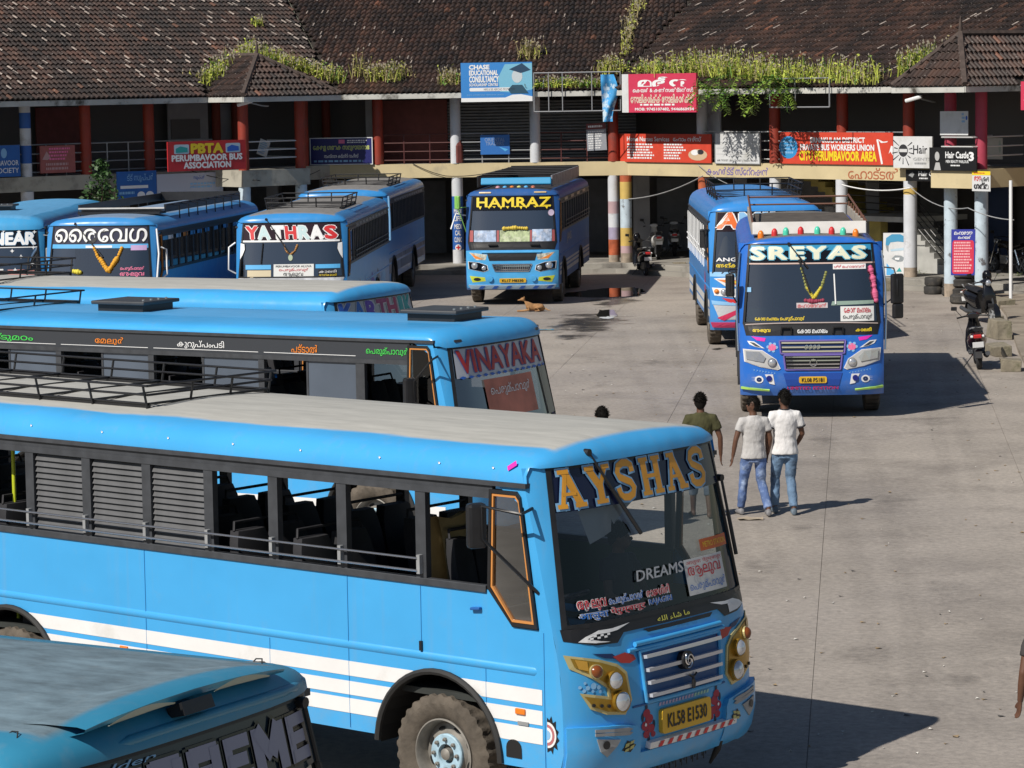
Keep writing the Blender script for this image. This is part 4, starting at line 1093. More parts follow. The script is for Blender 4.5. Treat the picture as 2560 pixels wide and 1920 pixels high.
for yy in (-1.0, 1.0):
    mb = MB()
    for i in range(5): mb.obox((0.80 + 0.04 * math.sin(i * 2.2), yy * 0.96 + 0.025 * (i - 2), 2.965 + 0.004 * i), (math.cos(i), math.sin(i), 0.05), (-math.sin(i), math.cos(i), 0), (0, 0, 1), 0.05, 0.018, 0.004)
    mb.build('taped_patch', mat('old_tape', (0.22, 0.2, 0.17), 0.8), B.root)
    MB().tube([(0.78, yy, 2.95), (0.82, yy * 0.97 + 0.05, 3.0), (0.88, yy * 0.97 + 0.02, 3.01), (0.92, yy * 0.97 - 0.04, 2.96)], 0.004, 5).build('loose_wire', M_rubber, B.root)
wiper(B, 0.98, 2.80, 1.05, 2.1)

# ================================================================ buses at the far side
def bays(x0, x1, n, pw, kind):
    st = (x1 - x0) / n
    return [(x0 + i * st + pw / 2, x0 + (i + 1) * st - pw / 2, kind) for i in range(n)]
W_dark = bays(-8.2, -0.2, 13, 0.09, 'tint') + [(-0.1, 0.545, 'tint')]
W_bar = bays(-8.2, -0.2, 22, 0.07, 'tint') + [(-0.1, 0.545, 'tint')]

def side_bars(B, sgn, n=10, m=None):
    m = m or M_black
    for z in (2.06, 2.17):
        MB().tube([(-8.0, sgn * 1.30, z), (-0.2, sgn * 1.30, z)], 0.014, 5).build('guard_rail', m, B.root)

def garland(B, pts, m, r=0.022, n=14, off=-0.06, name='garland'):
    mb = MB(); k = len(pts)
    for i in range(n):
        t = i / (n - 1) * (k - 1); j = min(int(t), k - 2); f = t - j
        y = pts[j][0] + (pts[j + 1][0] - pts[j][0]) * f; z = pts[j][1] + (pts[j + 1][1] - pts[j][1]) * f
        p = fsurf(y, z, off); rr = r * (0.75 + 0.5 * random.random())
        mb.lathe([(0.001, -rr), (rr * 0.8, -rr * 0.6), (rr, 0), (rr * 0.8, rr * 0.6), (0.001, rr)], 6, 'z', p)
    return mb.build(name, m, B.root, 60)

# ---- white-lettered bus at the edge of the picture
B = make_bus('aqua bus with white NEAR lettering, cut by the left edge of the picture', -11.9, 69.68, -91.0, P_near, W_dark, W_dark, ws_top=2.76, shield=M_glassb, roof_k=0.8)
banner(B, 2.36, M_wax)
ftext(B, 'LINEAR', -0.18, 1.06, 2.43, 2.69, M_whitep, 0.012, bold=0.05, outline=M_sky, obold=0.02)
mb = MB()
for (a, b_) in ((0.35, 2.74), (0.70, 2.72), (1.04, 2.70), (1.02, 2.35), (0.75, 2.15), (1.0, 1.98), (0.55, 2.28), (0.1, 2.72), (0.62, 1.85)):
    wrap([(a, b_ + 0.05), (a + 0.014, b_ + 0.014), (a + 0.05, b_), (a + 0.014, b_ - 0.014), (a, b_ - 0.05), (a - 0.014, b_ - 0.014), (a - 0.05, b_), (a - 0.014, b_ + 0.014)], fsurf, 0.012, mb)
mb.build('star_stickers', M_whitep, B.root)
wrap([(-1.1, 2.35), (1.1, 2.35), (1.1, 2.37), (-1.1, 2.37)], fsurf, 0.010).build('band_edge', M_whitep, B.root)
card(B, 0.0, 0.35, 1.68, 1.88, M_card, 0.002); card(B, 0.45, 1.05, 1.70, 1.86, mat('pale_red_card', (0.6, 0.25, 0.22), 0.6), 0.002)
hatch(B, -1.6, -0.2, 0.35, 0.4)
mirror(B, 1, x=1.35, z=2.2, w=0.14, h=0.3, arm=0.15, m=M_grey)

# ---- bus with rounded Malayalam lettering
B = make_bus('mid blue bus with white rounded Malayalam lettering, yellow garland and roof carrier', -8.83, 66.97, -99.0, P_dust, W_dark, W_dark, ws_top=2.95, shield=M_glassd, roof_k=0.9, stripes=())
P = banner(B, 2.53, mat('lilac_dark_film', (0.05, 0.05, 0.08), 0.2))
ftext(B, 'രൈവേഗ'.replace('രൈ', 'ൈര').replace('വേ', 'േവ'), -1.02, 1.06, 2.58, 2.88, M_whitep, 0.016, bold=0.012, outline=M_black, obold=0.03)
wrap([(-1.1, 2.45), (1.1, 2.45), (1.1, 2.54), (-1.1, 2.54)], fsurf, 0.004, maxlen=0.2).build('blue_film', M_sky, B.root)
wrap([(-1.14, 1.70), (-0.55, 1.70), (-0.55, 2.45), (-1.12, 2.45)], fsurf, -0.02).build('sun_shade', mat('pale_blue_shade', (0.20, 0.26, 0.40), 0.6), B.root)
M_mari = mat('marigold', (0.72, 0.36, 0.03), 0.8)
garland(B, [(-0.10, 2.45), (0.02, 2.2), (0.24, 1.92), (0.42, 2.2), (0.52, 2.45)], M_mari, 0.035, 22, 0.02)
garland(B, [(0.05, 2.22), (0.24, 1.95), (0.42, 2.22)], M_mari, 0.05, 14, 0.03)
garland(B, [(-0.55, 1.95), (-0.40, 1.93)], mat('lemon', (0.72, 0.62, 0.06), 0.7), 0.06, 4, 0.03)
for i in range(3): text_on(('െപരുമ്പാവൂർ', 'ആലുവ', 'എറണാകുളം')[i], fsurf, 0.50, 1.02, 1.96 - 0.13 * i, 2.05 - 0.13 * i, 0.010, bold=0.03, ref=0).build('lettering', mat('rose_print', (0.7, 0.18, 0.32), 0.5), B.root)
wrap([(0.72, 2.40), (1.06, 2.40), (1.06, 2.51), (0.72, 2.51)], fsurf, 0.008).build('sticker', mat('lavender_card', (0.5, 0.35, 0.6), 0.5), B.root)
wrap([(-0.30, 2.46), (0.30, 2.46), (0.30, 2.51), (-0.30, 2.51)], fsurf, 0.009).build('sticker', M_whitep, B.root)
wiper(B, -0.55, 2.98, 0.1, 2.25)
mb = MB().tube([fsurf(1.22, 2.85, 0.05), fsurf(1.24, 2.3, 0.09), fsurf(1.24, 1.75, 0.06)], 0.025, 6); mb.build('grab_handle', M_whitep, B.root, 60)
mb = MB().tube([(0.9, 1.30, 2.45), (0.85, 1.42, 2.40), (0.85, 1.42, 1.85), (0.9, 1.30, 1.75)], 0.022, 6); mb.build('door_handle_bar', M_whitep, B.root, 60)
for i, x in enumerate((-0.1, 0.35, -0.75, -1.35, -2.0, -2.6, -3.3, -4.1, -5.0, -5.9)):
    wrap([(-x - 0.2, 2.58), (-x + 0.2, 2.58), (-x + 0.2, 2.70), (-x - 0.2, 2.70)], sideL, 0.012).build('window_sticker', (M_whitep, M_sky, M_cyan, M_orange)[i % 4] if i < 4 else M_sky, B.root)
# roof carrier with a white headboard and dark side boards
MB().box(-0.9, -0.35, -0.95, 0.95, 3.12, 3.17).build('carrier_floor', M_black, B.root)
MB().obox((-0.60, 0, 3.22), (0.8, 0, 0.6), (0, 1, 0), (-0.6, 0, 0.8), 0.05, 1.0, 0.02).build('headboard', mat('grey_white_board', (0.42, 0.42, 0.42), 0.6, var=0.15), B.root)
for y in (-1.0, 1.0):
    MB().box(-7.5, -0.62, y - 0.02, y + 0.02, 3.15, 3.33).build('carrier_board', M_black, B.root)
    for i in range(8): MB().tube([(-1.2 - 0.8 * i, y * 1.02, 3.30), (-1.25 - 0.8 * i, y * 1.16, 3.28), (-1.25 - 0.8 * i, y * 1.17, 2.95)], 0.016, 5).build('carrier_bracket', M_black, B.root)
MB().box(-7.5, -7.45, -1.0, 1.0, 3.15, 3.36).build('carrier_board', M_black, B.root)

# ---- bus with red and white lettering
B = make_bus('mid blue bus with red and white YATHRAS lettering and a low black roof rack', -4.82, 68.11, -93.3, P_mid, W_bar, W_bar, ws_top=2.90, shield=M_glassb)
banner(B, 2.48, mat('plum_black_film', (0.03, 0.015, 0.02), 0.2))
y = -1.01
for ch, m in zip('YATHRAS', (M_red, M_cyan, M_whitep, M_red, M_cyan, M_whitep, M_red)):
    ftext(B, ch, y, y + 0.245, 2.53, 2.80, m if m is not M_cyan else mat('pale_aqua_print', (0.55, 0.72, 0.74), 0.4), 0.014, bold=0.05, outline=M_whitep, obold=0.045, shear=-0.1); y += 0.296
wrap([(-1.12, 2.46), (1.12, 2.46), (1.12, 2.50), (-1.12, 2.50)], fsurf, 0.008, maxlen=0.2).build('band_edge', M_whitep, B.root)
for sgn in (-1, 1): wrap([(sgn * 1.14, 2.44), (sgn * 1.05, 2.42), (sgn * 1.04, 2.30), (sgn * 1.09, 2.18), (sgn * 1.15, 2.08)], fsurf, 0.010).build('lace_sticker', M_whitep, B.root)
c = card(B, -0.38, 0.52, 1.68, 1.97, M_card, 0.004)
text_on('PERUMBAVOOR ALUVA', fsurf, -0.33, 0.47, 1.90, 1.945, 0.012).build('lettering', M_black, c)
text_on('െപരുമ്പാവൂർ', fsurf, -0.26, 0.40, 1.80, 1.885, 0.012).build('lettering', M_txtred, c)
text_on('ആലുവ', fsurf, -0.16, 0.28, 1.69, 1.78, 0.012).build('lettering', M_black, c)
card(B, -1.02, -0.44, 1.86, 1.96, M_sky, 0.006, name='sticker'); card(B, 0.56, 1.10, 1.87, 1.96, M_sky, 0.006, name='sticker')
card(B, -0.98, -0.44, 1.68, 1.84, mat('cream_card', (0.6, 0.52, 0.36), 0.6), 0.004); c = card(B, 0.62, 1.04, 1.69, 1.84, M_black, 0.005)
text_on('കാലടി', fsurf, 0.64, 1.02, 1.77, 1.83, 0.012).build('lettering', M_whitep, c); text_on('അങ്കമാലി', fsurf, 0.64, 1.02, 1.70, 1.75, 0.012).build('lettering', M_yellow, c)
garland(B, [(-0.14, 2.38), (-0.10, 2.26), (0.0, 2.18), (0.10, 2.26), (0.15, 2.38)], mat('brown_beads', (0.4, 0.2, 0.06), 0.7), 0.025, 14, 0.02)
prism(ellipse(0.0, 2.11, 0.05, 0.07, 12), fsurf, 0.0, 0.03).build('pendant', mat('sage_charm', (0.4, 0.48, 0.35), 0.5), B.root)
wiper(B, -0.55, 2.96, -0.02, 2.2)
MB().tube([fsurf(-0.62, 2.44, 0.03), fsurf(-0.66, 1.98, 0.03)], 0.012, 5).build('wiper_blade', M_black, B.root)
mask_band(B, 1.52, 1.665, mat('mask_white', (0.5, 0.52, 0.56), 0.5, var=0.3, scale=6))
mb = MB().tube([(1.0, -1.28, 2.45), (1.05, -1.42, 2.35), (1.05, -1.44, 1.85), (1.0, -1.28, 1.75)], 0.022, 6); mb.build('grab_handle', M_whitep, B.root, 60)
rack(B, -4.3, -1.3, 0.85, 0.22, 3, nx=4, ny=3)
side_bars(B, 1)
for i in range(10): text_on('ആലുവ', sideL, 0.6 + i * 0.72, 1.1 + i * 0.72, 2.70, 2.77, 0.03).build('lettering', M_whitep, B.root)
M_smear = mat('road_dust_smear', (0.30, 0.32, 0.36), 0.7, var=0.3, scale=3)
for i in range(5):
    x0 = 0.9 + i * 1.35
    wrap([(x0, 0.75), (x0 + 0.9, 0.72), (x0 + 1.1, 1.2), (x0 + 0.5, 1.45), (x0 + 0.15, 1.15)], lambda a, b_, o: Vector((-a, HW + o, b_)) if arch_low(-a) < b_ - 0.03 else Vector((-a, HW + o, max(b_, arch_low(-a) + 0.05))), 0.005, maxlen=0.15).build('side_graphic', (M_smear, M_cyan, M_purple)[i % 3], B.root)

# ---- bus parked behind it
B = make_bus('mid blue bus with roof rack parked close behind the YATHRAS bus', -4.45, 82.6, -94.3, P_mid, W_bar, W_bar, ws_top=2.9, shield=M_glassb, stripes=((0.78, 1.02), (1.08, 1.2)), smat=M_smear)
rack(B, -4.8, -1.9, 0.9, 0.20, 3, nx=4, ny=3)
banner(B, 2.5, M_wax)
for i in range(12): text_on('ആലുവ', sideL, 0.2 + i * 0.62, 0.7 + i * 0.62, 2.70, 2.77, 0.03).build('lettering', M_whitep, B.root)
mb = MB().tube([(1.12, 1.27, 2.9), (1.16, 1.30, 2.3), (1.18, 1.30, 1.7)], 0.03, 6); mb.build('corner_rail', M_cyan, B.root, 60)

# ---- bus with jagged yellow lettering
W_h = bays(-8.2, -0.2, 11, 0.12, 'bars') + [(-0.1, 0.545, 'tint')]
P_ham = bus_paint('deep_navy_paint', (0.028, 0.105, 0.32), (0.05, 0.05, 0.055), edge=1.0, spec=0.12, rough=0.5)
B = make_bus('navy bus with a bright blue face, jagged yellow HAMRAZ lettering and roof lamps', 0.21, 81.05, -96.3, P_ham, W_h, W_h, ws_top=2.92, shield=M_glassb, stripes=((1.04, 1.10), (0.93, 1.0), (0.78, 0.88)), smat=mat('grey_stripe', (0.35, 0.38, 0.42), 0.5, var=0.2))
banner(B, 2.52, M_wax)
ftext(B, 'HAMRAZ', -0.94, 1.02, 2.62, 2.86, M_yellow, 0.014, bold=0.028, space=1.08)
mb = MB()
for i, a in enumerate((-0.86, -0.62, -0.48, -0.30, -0.12, 0.08, 0.24, 0.38, 0.62, 0.92)):
    wrap([(a - 0.05, 2.635), (a + 0.05, 2.635), (a + 0.01, 2.55 + 0.02 * (i % 3))], fsurf, 0.012, mb)
mb.build('lettering_points', M_yellow, B.root)
M_pic = mat('picture_board_blue', (0.35, 0.45, 0.62), 0.5, var=0.55, scale=7, dirt=(0.7, 0.7, 0.75), dscale=6)
M_pic2 = mat('picture_board_green', (0.42, 0.50, 0.28), 0.5, var=0.45, scale=9, dirt=(0.65, 0.68, 0.5), dscale=8)
card(B, -1.02, -0.42, 1.70, 2.0, M_pic, 0.006, name='picture_board'); card(B, -0.32, 0.48, 1.70, 2.0, M_pic2, 0.008, name='picture_board'); card(B, 0.55, 1.06, 1.70, 2.02, M_pic, 0.006, name='picture_board')
for a, b_ in ((-1.14, -1.04), (-0.40, -0.34), (0.49, 0.54), (1.07, 1.14)): wrap([(a, 1.70), (b_, 1.70), (b_, 2.0), (a, 2.0)], fsurf, 0.005).build('picture_edge', mat('dull_red_edge', (0.4, 0.1, 0.1), 0.5), B.root)
garland(B, [(-0.20, 2.04), (0.1, 2.06), (0.4, 2.04)], mat('gold_garland', (0.65, 0.48, 0.06), 0.6), 0.055, 11, 0.03)
prism(ellipse(1.04, 2.45, 0.075, 0.085, 14), fsurf, 0.0, 0.02).build('round_sticker', mat('lilac_disc', (0.6, 0.5, 0.65), 0.5), B.root)
# bright face panel
P_face = mat('face_blue_paint', (0.085, 0.40, 0.76), 0.3, var=0.08)
wrap([(-1.24, 1.46), (-0.7, 1.50), (0.7, 1.50), (1.24, 1.46), (1.22, 0.47), (-1.22, 0.47)], fsurf, 0.004, maxlen=0.1).build('face_panel', P_face, B.root, 50)
mask_band(B, 1.48, 1.665)
prism([(-0.66, 1.40), (0.68, 1.40), (0.62, 1.20), (-0.60, 1.20)], fsurf, 0.0, 0.012).build('air_slot', M_black, B.root)
MB().tube([fsurf(a, 1.42, 0.012) for a in [-0.8 + 1.6 * i / 10 for i in range(11)]], 0.03, 7).build('bonnet_lip', P_face, B.root, 60)
g = grille(B, -0.52, 0.54, 0.92, 1.10, 2, M_black, M_chrome, M_chrome, taper=0.08, bh=0.012)
mb = MB()
for i in range(18): wrap([(-0.42 + i * 0.05, 0.935), (-0.40 + i * 0.05, 0.935), (-0.40 + i * 0.05, 1.085), (-0.42 + i * 0.05, 1.085)], fsurf, 0.03, mb)
mb.build('grille_ribs', M_steel, g)
headlight_pair(B, [(-1.18, 1.18), (-0.88, 1.16), (-0.65, 1.08), (-0.62, 0.95), (-0.75, 0.90), (-1.16, 0.98)], 0.014, M_white, M_blackgloss, [(-0.99, 1.07, 0.095, M_chrome, M_lens), (-0.74, 1.01, 0.07, M_chrome, M_lens)])
for sgn in (1, -1):
    fg_ = fdecal(B, 'fog_lamp', [(sgn * a, b_) for a, b_ in [(-1.14, 0.80), (-0.72, 0.76), (-0.70, 0.66), (-1.06, 0.62)]], mat('lime_yellow', (0.55, 0.62, 0.05), 0.4), 0.008)
    fdecal(B, 'fog_lens', ellipse(sgn * -0.93, 0.71, 0.10, 0.04, 12), M_black, 0.014, fg_)
    prism(ellipse(sgn * -0.58, 0.73, 0.075, 0.075, 14), fsurf, 0.0, 0.05).build('horn', P_face, B.root)
    fdecal(B, 'flame_sticker', [(sgn * a, b_) for a, b_ in [(-1.15, 1.42), (-0.66, 1.36), (-0.70, 1.22), (-0.95, 1.22)]], mat('flame_grey', (0.5, 0.5, 0.42), 0.5, var=0.5, scale=12), 0.008)
    fdecal(B, 'flame_tip', [(sgn * a, b_) for a, b_ in [(-1.1, 1.40), (-0.9, 1.30), (-0.75, 1.24), (-0.98, 1.26)]], M_orange, 0.011)
plate(B, -0.33, 0.38, 0.62, 0.73, 'KL17 M8330')
prism([(-1.16, 0.56), (1.16, 0.56), (1.1, 0.47), (-1.1, 0.47)], fsurf, 0.0, 0.05).build('bumper_strip', mat('pale_bumper', (0.35, 0.5, 0.65), 0.4), B.root)
mb = MB()
for i in range(6):
    a = -0.9 + i * 0.36; wrap([(a, 0.48), (a + 0.12, 0.48), (a + 0.2, 0.55), (a + 0.08, 0.55)], fsurf, 0.056, mb)
mb.build('bumper_chevrons', M_bluep, B.root)
for i, m in enumerate((mat('lamp_rose', (0.6, 0.3, 0.35), 0.3), M_sky, M_orange, mat('lamp_lemon', (0.6, 0.6, 0.2), 0.3), M_sky, mat('lamp_rust', (0.5, 0.15, 0.08), 0.3))):
    MB().lathe([(0.065, 0), (0.065, 0.06), (0.045, 0.10), (0.001, 0.12)], 12, 'x', (0.72, -0.42 + 0.19 * i, 3.10)).build('roof_lamp', m, B.root, 40)
MB().obox((0.52, 0.05, 3.27), (0.94, 0, 0.34), (0, 1, 0), (-0.34, 0, 0.94), 0.05, 0.95, 0.10).build('roof_visor', mat('visor_blue', (0.05, 0.34, 0.62), 0.35), B.root, bevel=0.03)
for y in (-1.0, 1.0): MB().box(-7.9, 0.45, y - 0.02, y + 0.02, 3.12, 3.42).build('carrier_board', M_black if y < 0 else mat('carrier_grey', (0.2, 0.2, 0.22), 0.6, var=0.4), B.root)
MB().box(-7.95, -7.9, -1.0, 1.0, 3.12, 3.45).build('carrier_board', M_black, B.root)
for i in range(5): MB().tube([(-0.6 - 1.6 * i, -1.0, 3.42), (-0.6 - 1.6 * i, 1.0, 3.42)], 0.02, 5).build('carrier_bar', M_black, B.root)
for a in (-0.72, 0.75): prism(rrect(a - 0.16, a + 0.16, 2.965, 3.0, 0.015), fsurf, 0.0, 0.05).build('marker_lamp', mat('cream_lens', (0.6, 0.45, 0.25), 0.4), B.root)
mirror(B, -1, x=1.3, z=2.75, w=0.16, h=0.36, arm=0.20, m=mat('mirror_green', (0.25, 0.55, 0.12), 0.4))
MB().tube([(1.15, -1.25, 2.4), (1.3, -1.50, 2.45), (1.45, -1.62, 2.05)], 0.02, 6).build('mirror_arm', M_whitep, B.root, 60)
for a in (-0.5, 0.62): MB().box(1.38, 1.50, a - 0.12, a + 0.12, 1.60, 1.635).build('wiper_base', M_black, B.root)
side_bars(B, 1)
text_on('JANS', sideL, 1.0, 2.4, 1.50, 1.80, 0.008).build('lettering', M_grey, B.root)
for i in range(4): wrap([(0.3 + 1.9 * i, 2.72), (1.2 + 1.9 * i, 2.72), (1.2 + 1.9 * i, 2.80), (0.3 + 1.9 * i, 2.80)], sideL, 0.03).build('side_sticker', mat('bone_sticker', (0.5, 0.42, 0.32), 0.5), B.root)

# ---- bus with an orange A, behind the royal blue one
W_o = bays(-8.2, -0.2, 11, 0.05, 'tint') + [(-0.1, 0.545, 'tint')]
P_abus = bus_paint('azure_paint', (0.04, 0.255, 0.66), (0.10, 0.26, 0.55), edge=0.7, amount=0.5, streak=0.4)
B = make_bus('azure bus with an orange letter A and flame graphics behind the SREYAS bus', 5.66, 67.03, -90.8, P_abus, W_o, W_o, ws_top=3.02, shield=M_glassd, roof_k=1.25, stripes=((0.70, 0.86), (0.90, 1.06)), smat=mat('dusty_white_stripe', (0.6, 0.6, 0.58), 0.6))
banner(B, 2.58, mat('maroon_black_film', (0.02, 0.008, 0.01), 0.2))
ftext(B, 'A', -1.05, -0.63, 2.66, 2.97, mat('letter_vermilion', (0.78, 0.16, 0.03), 0.4), 0.014, bold=0.05, outline=M_whitep, obold=0.05, shear=0.15)
ftext(B, 'MINA', -0.55, 1.02, 2.66, 2.97, M_cyan, 0.014, bold=0.05, outline=M_whitep, obold=0.04)
wrap([(-1.08, 2.05), (-0.95, 2.45), (-0.88, 2.50), (-0.62, 2.08)], fsurf, -0.05).build('cream_cloth', mat('cream_cloth', (0.5, 0.42, 0.28), 0.9), B.root)
text_on('ANG', fsurf, -1.10, -0.66, 1.93, 2.01, 0.01, bold=0.02).build('lettering', M_whitep, B.root)
text_on('അങ്കമാലി', fsurf, -1.10, -0.40, 1.80, 1.90, 0.01, bold=0.02).build('lettering', M_yellow, B.root)
wrap([(-1.24, 1.70), (1.24, 1.70), (1.24, 1.60), (-1.24, 1.60)], fsurf, 0.006).build('mask_stripe', M_cyan, B.root)
for sgn in (1, -1):
    wrap([(sgn * -1.16, 1.56), (sgn * -0.5, 1.60), (sgn * -0.4, 1.38), (sgn * -0.9, 1.38)], fsurf, 0.008, maxlen=0.1).build('flame_graphic', mat('flame_white', (0.72, 0.72, 0.72), 0.5), B.root)
    wrap([(sgn * -1.10, 1.54), (sgn * -0.62, 1.52), (sgn * -0.45, 1.40), (sgn * -0.85, 1.44)], fsurf, 0.012, maxlen=0.1).build('flame_graphic', mat('flame_orange', (0.75, 0.2, 0.03), 0.5), B.root)
    wrap([(sgn * -0.95, 1.50), (sgn * -0.62, 1.50), (sgn * -0.52, 1.44), (sgn * -0.75, 1.46)], fsurf, 0.015, maxlen=0.1).build('flame_graphic', M_yellow, B.root)
    h = fblock(B, 'headlight', [(sgn * a, b_) for a, b_ in [(-1.20, 1.36), (-0.55, 1.33), (-0.50, 1.13), (-1.15, 1.19)]], M_whitep, 0.0, 0.014)
    lamp_round(B, sgn * -1.10, 1.28, 0.05, M_orange, h, 0.03, M_orange)
    for k in range(3): lamp_round(B, sgn * (-0.95 + 0.16 * k), 1.26 - 0.015 * k, 0.065, M_chrome, h, 0.03)
    wrap([(sgn * -1.0, 1.14), (sgn * -0.7, 1.10), (sgn * -0.55, 1.0), (sgn * -0.85, 1.04)], fsurf, 0.008, maxlen=0.1).build('red_swash', M_red, B.root)
    wrap([(sgn * -1.22, 1.08), (sgn * -0.5, 1.02), (sgn * -0.5, 0.96), (sgn * -1.2, 0.99)], fsurf, 0.008, maxlen=0.1).build('blue_swash', M_cyan, B.root)
    wrap([(sgn * -1.18, 0.98), (sgn * -0.4, 0.95), (sgn * -0.35, 0.66), (sgn * -1.05, 0.66)], fsurf, 0.007, maxlen=0.1).build('bumper_graphic', mat('bumper_pale', (0.5, 0.52, 0.55), 0.4), B.root)
    wrap([(sgn * -1.1, 0.70), (sgn * -0.62, 0.90), (sgn * -0.55, 0.84), (sgn * -0.95, 0.64)], fsurf, 0.012, maxlen=0.1).build('bumper_graphic', mat('crimson_print', (0.6, 0.03, 0.1), 0.4), B.root)
prism([(-1.22, 0.60), (1.22, 0.60), (1.18, 0.50), (-1.18, 0.50)], fsurf, 0.0, 0.04).build('bumper_strip', mat('crimson_bumper', (0.5, 0.04, 0.12), 0.4), B.root)
for i in range(12):
    for z in (0,): MB().tube([(-7.9 + i * 0.68, -1.29, 1.72), (-7.9 + i * 0.68, -1.29, 2.66)], 0.016, 5).build('window_bar', M_whitep, B.root)
for z in (1.98, 2.12): MB().tube([(-8.0, -1.31, z), (0.2, -1.31, z)], 0.02, 5).build('guard_rail', M_whitep, B.root)
wrap([(-0.9, 1.1), (-0.6, 1.05), (-0.55, 1.5), (-0.75, 1.65)], sideR, 0.006).build('side_sticker', M_red, B.root)
wrap([(-0.5, 1.15), (-0.3, 1.1), (-0.35, 1.55)], sideR, 0.006).build('side_sticker', mat('mauve_print', (0.4, 0.3, 0.6), 0.4), B.root)
mirror(B, -1, x=0.9, z=2.42, w=0.2, h=0.42, arm=0.10)
rack(B, -5.0, -1.2, 0.95, 0.28, 3, nx=5, ny=3, z0=3.2)

# ---- royal blue bus with bubble lettering
B = make_bus('royal blue bus with cream bubble SREYAS lettering and red and green roof lamps', 5.33, 53.31, -94.0, P_royal, W_dark, W_dark, ws_top=3.06, shield=M_glassd, roof_k=1.05, trim=M_black)
SREYAS = B
banner(B, 2.72, mat('aqua_film', (0.04, 0.28, 0.50), 0.25), off=-0.002)
banner(B, 2.72, M_wax, z1=2.93, off=0.003, inset=0.955)
ftext(B, 'SREYAS', -1.02, 0.94, 2.78, 2.99, mat('letter_cream', (0.74, 0.76, 0.60), 0.4), 0.018, bold=0.045, outline=mat('letter_aqua', (0.10, 0.42, 0.62), 0.4), obold=0.04, space=1.16)
wrap([(-1.1, 2.695), (1.1, 2.695), (1.1, 2.72), (-1.1, 2.72)], fsurf, 0.008, maxlen=0.2).build('band_edge', mat('peach_strip', (0.6, 0.45, 0.4), 0.5), B.root)
c = card(B, 0.50, 1.08, 1.705, 1.96, M_card, 0.006)
text_on('േകാതമംഗലം', fsurf, 0.56, 1.02, 1.85, 1.93, 0.012, bold=0.01, ref=0).build('lettering', M_txtred, c)
text_on('െപരുമ്പാവൂർ', fsurf, 0.54, 1.05, 1.725, 1.83, 0.012).build('lettering', M_black, c)
text_on('േകാതമംഗലം െപരുമ്പാവൂർ', fsurf, -0.98, -0.12, 1.715, 1.80, 0.012, bold=0.02, ref=0).build('lettering', M_yellow, B.root)
wrap([(-1.12, 1.70), (0.98, 1.70), (0.60, 1.93), (-0.30, 1.97), (-1.1, 1.95)], fsurf, -0.02, maxlen=0.15).build('dash_cloth', mat('green_carpet', (0.02, 0.06, 0.03), 0.9), B.root)
c = card(B, -0.26, 0.28, 1.94, 2.03, mat('white_strip', (0.55, 0.5, 0.52), 0.5), 0.006, name='sticker')
text_on('മഹാദേവൻ'.replace('ദേ', 'േദ'), fsurf, -0.24, 0.26, 1.95, 2.02, 0.012).build('lettering', M_red, c)
c = card(B, 0.38, 0.95, 2.60, 2.69, M_whitep, 0.006, name='sticker')
text_on('ശ്രീമഹാദേവൻ'.replace('ദേ', 'േദ'), fsurf, 0.40, 0.93, 2.62, 2.675, 0.012).build('lettering', M_red, c)
M_gar = mat('dried_garland', (0.26, 0.27, 0.08), 0.9); M_gary = mat('yellow_blossom', (0.6, 0.5, 0.05), 0.8)
garland(B, [(-0.16, 2.62), (-0.08, 2.30), (0.04, 2.12), (0.18, 2.30), (0.26, 2.55)], M_gar, 0.035, 24, -0.02)
garland(B, [(-0.06, 2.28), (0.04, 2.10), (0.16, 2.28)], M_gary, 0.035, 12, 0.0)
garland(B, [(-0.10, 2.07), (0.05, 2.05), (0.2, 2.07)], mat('maroon_blossom', (0.3, 0.04, 0.08), 0.8), 0.04, 9, 0.0)
garland(B, [(1.03, 2.62), (1.08, 2.4), (1.10, 2.2), (1.12, 2.05)], mat('rose_blossom', (0.62, 0.12, 0.25), 0.8), 0.05, 15, 0.01)
wrap([(0.34, 1.98), (1.08, 2.0), (1.08, 2.06), (0.36, 2.05)], fsurf, 0.004).build('lace_trim', mat('lace_green', (0.25, 0.35, 0.3), 0.7), B.root)
MB().tube([fsurf(0.40, 2.52, 0.01), fsurf(0.42, 2.0, 0.01)], 0.014, 6).build('curtain_cord', M_whitep, B.root)
wrap([(-1.13, 2.30), (-1.04, 2.30), (-1.04, 2.22), (-1.13, 2.22)], fsurf, 0.008).build('sticker', M_cyan, B.root)
wiper(B, -0.38, 3.04, -0.05, 2.62); wiper(B, -0.2, 2.75, -0.02, 2.2)
mask_band(B, 1.47, 1.67)
text_on('ആലുവ', fsurf, -1.02, -0.72, 1.52, 1.58, 0.012, bold=0.03, ref=0).build('lettering', M_yellow, B.root)
text_on('േകാതമംഗലം', fsurf, -0.25, 0.27, 1.51, 1.57, 0.012, bold=0.02, ref=0).build('lettering', M_whitep, B.root)
text_on('കാലടി', fsurf, 0.76, 1.03, 1.53, 1.59, 0.012, bold=0.03, ref=0).build('lettering', M_yellow, B.root)
for a in (-0.44, 0.45): MB().tube([fsurf(a - 0.09, 1.50, 0.02), fsurf(a - 0.08, 1.60, 0.05), fsurf(a + 0.08, 1.60, 0.05), fsurf(a + 0.09, 1.50, 0.02)], 0.02, 6).build('wiper_base', M_black, B.root, 60)
MB().tube([fsurf(a, 1.685 - 0.02 * abs(a) ** 3, 0.015) for a in [-1.14 + 2.28 * i / 14 for i in range(15)]], 0.012, 6).build('seal_trim', mat('dusty_pink_trim', (0.45, 0.38, 0.36), 0.6), B.root, 60)
P_rdeep = mat('grille_navy', (0.01, 0.03, 0.12), 0.4)
